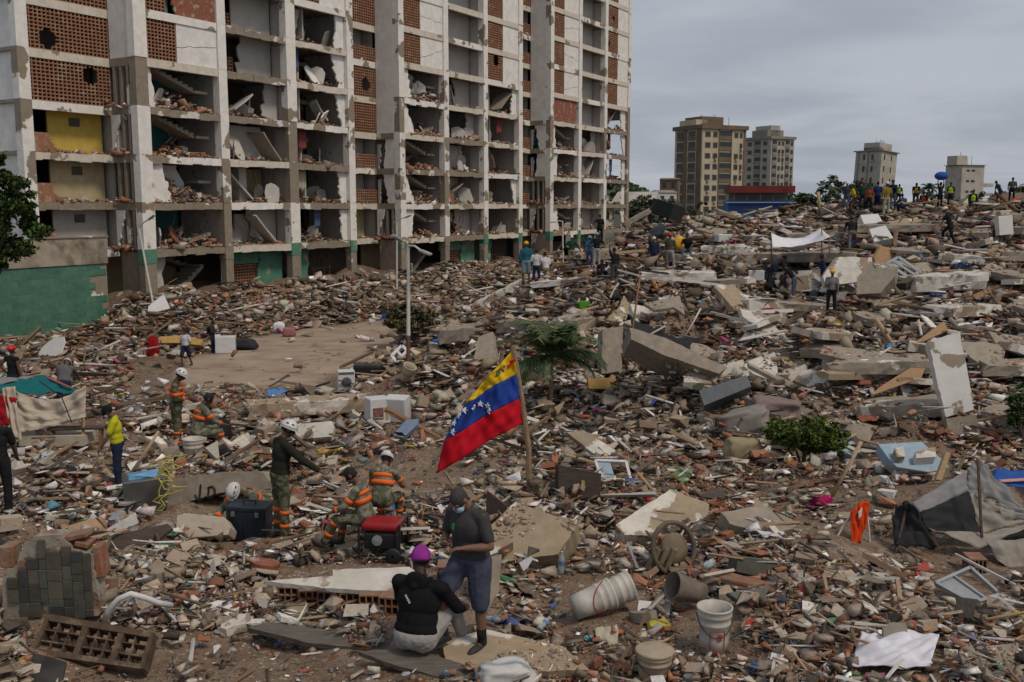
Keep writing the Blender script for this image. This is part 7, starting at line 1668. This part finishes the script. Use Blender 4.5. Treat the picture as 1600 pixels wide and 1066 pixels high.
# rescue team
person(440, 842, 186, -55, F('olive black shirt', (.022, .022, .017)), CAMO, 'soldier in a black long sleeved shirt and white helmet stretching out an arm', arms=('low', 'reach'), arm_over=[((.2, .16, -.2), (.12, .18, -.14)), None], sleeve='long', hat='rescue', hatm=HW, lean=8, head=(18, -20), skin=1, stout=1.1, bands='legs')
person(412, 828, 172, 150, CAMOP, CAMO, 'crouching soldier with orange bands partly hidden behind the toolbox', legs=('crouch', 'crouch'), arms=('fwddown', 'low'), lean=55, head=(10, 0), hat='rescue', hatm=HW, sleeve='long', bands=True, up=.0, d=None)
person(574, 862, 178, 80, CAMOP, CAMO, 'bareheaded soldier with orange bands sitting on the generator', legs=('sit', 'sitout'), arms=('knee', 'knee'), lean=14, head=(22, 8), sleeve='long', bands=True, skin=1, stout=1.08, up=.02)
person(596, 840, 165, -12, CAMOP, CAMO, 'soldier in a white helmet sitting with his back turned behind the generator', legs=('sit', 'sit'), arms=('knee', 'knee'), lean=24, head=(16, 0), hat='rescue', hatm=HW, sleeve='long', bands=True, stout=1.08, up=.1)
person(278, 706, 136, -78, CAMO, CAMO, 'standing soldier in a white helmet with orange bands facing right', arms=('front', 'front'), head=(26, 0), hat='rescue', hatm=HW, sleeve='long', bands=True, lean=4, stout=1.08)
person(310, 716, 140, -58, CAMOP, CAMOP, 'bareheaded soldier with orange bands sitting on a white bucket', legs=('sit', 'sit'), arms=('knee', 'knee'), lean=16, head=(20, -10), sleeve='long', bands=True, skin=2, stout=1.15, up=.06)
person(187, 766, 136, 108, F('yellow tee', (.42, .4, .02)), NAVY, 'man in a yellow t-shirt and dark cap bowing his head', arms=('down', 'low'), head=(30, 0), hat='cap', hatm=F('black cap', (.012, .012, .014)), lean=5, mask=True, skin=1, stout=1.08)
person(2, 808, 168, 12, BLKT, BLKT, 'man in black cut off by the left edge, seen from behind', arms=('low', 'down'), skin=1)
person(24, 640, 112, -20, BLKT, NAVY, 'man in a red helmet and black vest behind the shelter', sleeve='none', hat='hard', hatm=HR, skin=1, arms=('down', 'hip'))
person(102, 650, 112, 8, F('grey tee', (.1, .1, .105)), NAVY, 'man in a grey t-shirt bending over behind the shelter', lean=38, arms=('fwddown', 'fwddown'), hat='hard', hatm=HW, head=(20, 0), skin=1, stout=1.2)
person(291, 572, 59, 165, WHT, NAVY, 'walking man in a white t-shirt and dark shorts at the edge of the yard', legs=('fwd', 'back'), short=True, skin=1, hair=HAIR)
person(333, 552, 51, -95, F('dark jacket', (.03, .026, .03)), NAVY, 'person with a black backpack standing by the white freezer', arms=('front', 'front'), head=(18, 0), sleeve='long', pack=BLKT)
# groups on the hill
for a in [
    (822, 445, 66, 5, F('teal shirt', (.02, .1, .14)), F('pale blue shorts', (.16, .22, .27)), 'man in a teal shirt and shorts with a yellow helmet at mid hill', dict(short=True, hat='hard', hatm=HY, sleeve='long')),
    (838, 448, 58, -8, WHT, NAVY, 'man in a white t-shirt and navy trousers beside the teal shirt', dict()),
    (853, 438, 58, 20, WHT, KHAK, 'man in a white t-shirt sitting on the pale slab', dict(legs=('sit', 'sit'), lean=12)),
    (893, 420, 51, 0, DKG, KHAK, 'man in a dark green jacket and white cap holding out his arms', dict(arms=('out', 'out'), sleeve='long', hat='cap', hatm=HW)),
    (921, 420, 50, -10, F('blue tee', (.03, .12, .22)), JEAN, 'man in a blue shirt and jeans in the far group', dict(hat='hard', hatm=HO_)),
    (932, 420, 55, 5, BLKT, LGREY, 'man in black with hands on hips in the far group', dict(arms=('hip', 'hip'), hat='hard', hatm=HO_)),
    (937, 380, 44, 0, BLKT, BLKT, 'man in black standing high up by the end of the block', dict(arms=('down', 'hip'))),
    (944, 440, 56, 10, BLKT, NAVY, 'man in black crouching under the tilted slab', dict(legs=('crouch', 'crouch'), lean=40, arms=('low', 'low'))),
    (960, 448, 60, 30, BLKT, F('dark grey trousers', (.06, .055, .055)), 'man in black raising one arm on the slope', dict(arms=('down', 'up'), lean=4)),
    (956, 480, 62, -30, F('brown black', (.04, .032, .03)), BLKT, 'person bent double on the slope below the raised arm', dict(legs=('crouch', 'crouch'), lean=60, arms=('fwddown', 'fwddown'))),
    (1021, 424, 50, 170, NAVY, NAVY, 'man in navy overalls with a white cap standing on the beam', dict(hat='cap', hatm=HW, sleeve='long')),
    (1046, 424, 58, -20, F('olive tee', (.07, .07, .05)), F('pale trousers', (.3, .29, .27)), 'man in an olive shirt, pale trousers and red helmet', dict(hat='hard', hatm=HR, legs=('apart', 'fwd'), arms=('low', 'low'))),
    (1074, 408, 58, 160, BLKT, JEAN, 'man in a black shirt and jeans sitting behind the beam', dict(legs=('sit', 'sitout'), arms=('knee', 'knee'), lean=14)),
    (1208, 446, 58, -60, F('brown tee', (.13, .1, .085)), JEAN, 'man in brown bending under the white canopy', dict(lean=62, arms=('fwddown', 'fwddown'))),
    (1252, 424, 56, -75, F('pale green tee', (.3, .33, .26)), JEAN, 'man in a pale shirt and red cap reaching down by the canopy', dict(lean=28, arms=('reach', 'reach'), hat='cap', hatm=HR, legs=('crouch', 'sit'))),
    (1285, 458, 60, 85, F('navy tracksuit', (.022, .03, .06)), NAVY, 'man in a navy tracksuit stretching out his arm', dict(arms=('reach', 'down'), sleeve='long', lean=6, skin=2)),
    (1222, 466, 60, -70, F('pinkish shirt', (.3, .22, .2)), F('dark trousers', (.05, .045, .04)), 'man in a pinkish shirt bent over the hole', dict(lean=75, arms=('fwddown', 'fwddown'))),
    (1200, 462, 60, -40, BLKT, BLKT, 'man in black crouching left of the pinkish shirt', dict(legs=('crouch', 'crouch'), lean=45, arms=('low', 'low'))),
    (1240, 468, 60, 60, BLKT, JEAN, 'man in black and jeans bending to the hole from the right', dict(lean=40, arms=('fwddown', 'low'))),
    (1298, 492, 64, 165, F('grey vest', (.17, .17, .17)), BLKT, 'man in a grey shirt and orange helmet in front of the concrete block', dict(hat='hard', hatm=HY, arms=('front', 'low'))),
    (1330, 396, 62, -10, BLKT, F('grey brown trousers', (.13, .11, .1)), 'man in black climbing the slab beside the canopy', dict(lean=30, arms=('low', 'fwddown'), legs=('step', 'back'), skin=2)),
    (1483, 384, 62, 60, BLKT, BLKT, 'man in black with a white cap striding up the hill', dict(legs=('step', 'back'), arms=('reach', 'low'), lean=20, hat='hard', hatm=HW)),
    (1322, 331, 46, 160, F('blue grey jacket', (.05, .055, .07)), JEAN, 'man in a grey jacket and white cap leftmost of the ridge crowd', dict(hat='cap', hatm=HW, arms=('front', 'down'), lean=6)),
    (1336, 334, 46, 90, F('bright yellow shirt', (.5, .42, .02)), F('dark brown', (.06, .05, .045)), 'man in a bright yellow shirt stooping on the ridge', dict(lean=25, legs=('step', 'fwd'))),
    (1347, 330, 46, 170, DKG, NAVY, 'man in dark green with a red cap on the ridge', dict(hat='cap', hatm=HR)),
    (1357, 332, 36, 150, F('rust shirt', (.25, .06, .03)), BLKT, 'smaller person in a rust shirt on the ridge', dict()),
    (1370, 332, 47, -30, F('royal blue', (.03, .04, .15)), NAVY, 'man in a blue shirt with arms raised to his head on the ridge', dict(arms=('front', 'front'))),
    (1384, 340, 54, 10, F('yellow black shirt', (.2, .15, .03)), F('light khaki', (.3, .28, .24)), 'man in pale trousers and a white helmet on the ridge', dict(hat='hard', hatm=HW)),
    (1394, 330, 48, 150, NAVY, JEAN, 'man in navy right of the white helmet on the ridge', dict(sleeve='long', lean=12, arms=('hip', 'low'))),
    (1411, 334, 46, 0, F('slate shirt', (.05, .055, .085)), NAVY, 'man in a slate shirt sitting on the ridge', dict(legs=('crouch', 'crouch'), lean=20, arms=('knee', 'knee'))),
    (1403, 322, 34, 170, BLKT, NAVY, 'worker in a lime vest behind the sitting man', dict(vest=F('lime vest', (.33, .5, .03)), lean=20)),
    (1430, 325, 30, 160, BLKT, NAVY, 'worker in a yellow vest further along the ridge', dict(vest=F('amber vest', (.45, .3, .02)), lean=35, arms=('low', 'low'))),
    (1443, 326, 34, 150, BLKT, NAVY, 'worker in an orange vest along the ridge', dict(vest=F('orange vest', (.6, .1, .02)), legs=('crouch', 'crouch'), lean=25)),
    (1468, 328, 42, 20, BLKT, BLKT, 'man in black with a blue bundle on his shoulder on the ridge', dict(arms=('up', 'up'))),
    (1484, 326, 40, 140, F('dark kit', (.04, .04, .035)), NAVY, 'worker in a yellow striped jacket on the ridge', dict(vest=F('lime vest', (0, 0, 0)))),
    (1519, 326, 32, 170, BLKT, NAVY, 'worker in a bright lime vest near the right of the ridge', dict(vest=F('lime vest', (0, 0, 0)), sleeve='long', legs=('crouch', 'crouch'), lean=10)),
    (1562, 320, 34, 30, BLKT, BLKT, 'dark figure near the right end of the ridge', dict(lean=30, legs=('step', 'back'))),
    (1580, 318, 32, -30, F('olive kit', (.06, .065, .04)), BLKT, 'figure in olive at the right end of the ridge', dict(lean=20))]:
    person(*a[:7], **a[7])
bl = G(1468, 328, 1.95); soft_ = MB().ell((0, 0, 0), (.4, .3, .25), None, 14, 10).build('blue_bundle', BLUC, None, bl, smooth=True); tag(soft_, 'blue bundle carried on a shoulder on the ridge', 'bundle')
yb = G(1062, 398, .6); tag(MB().lathe([(0, .05), (.2, .05), (.33, 0), (.35, -.06), (.3, -.05), (.18, -.02), (0, 0)], 18, rotm(80, 0, 10), (0, 0, 0)).build('yellow_basin', HY, None, yb, smooth=True), 'round yellow basin held up behind the red helmet man', 'basin')
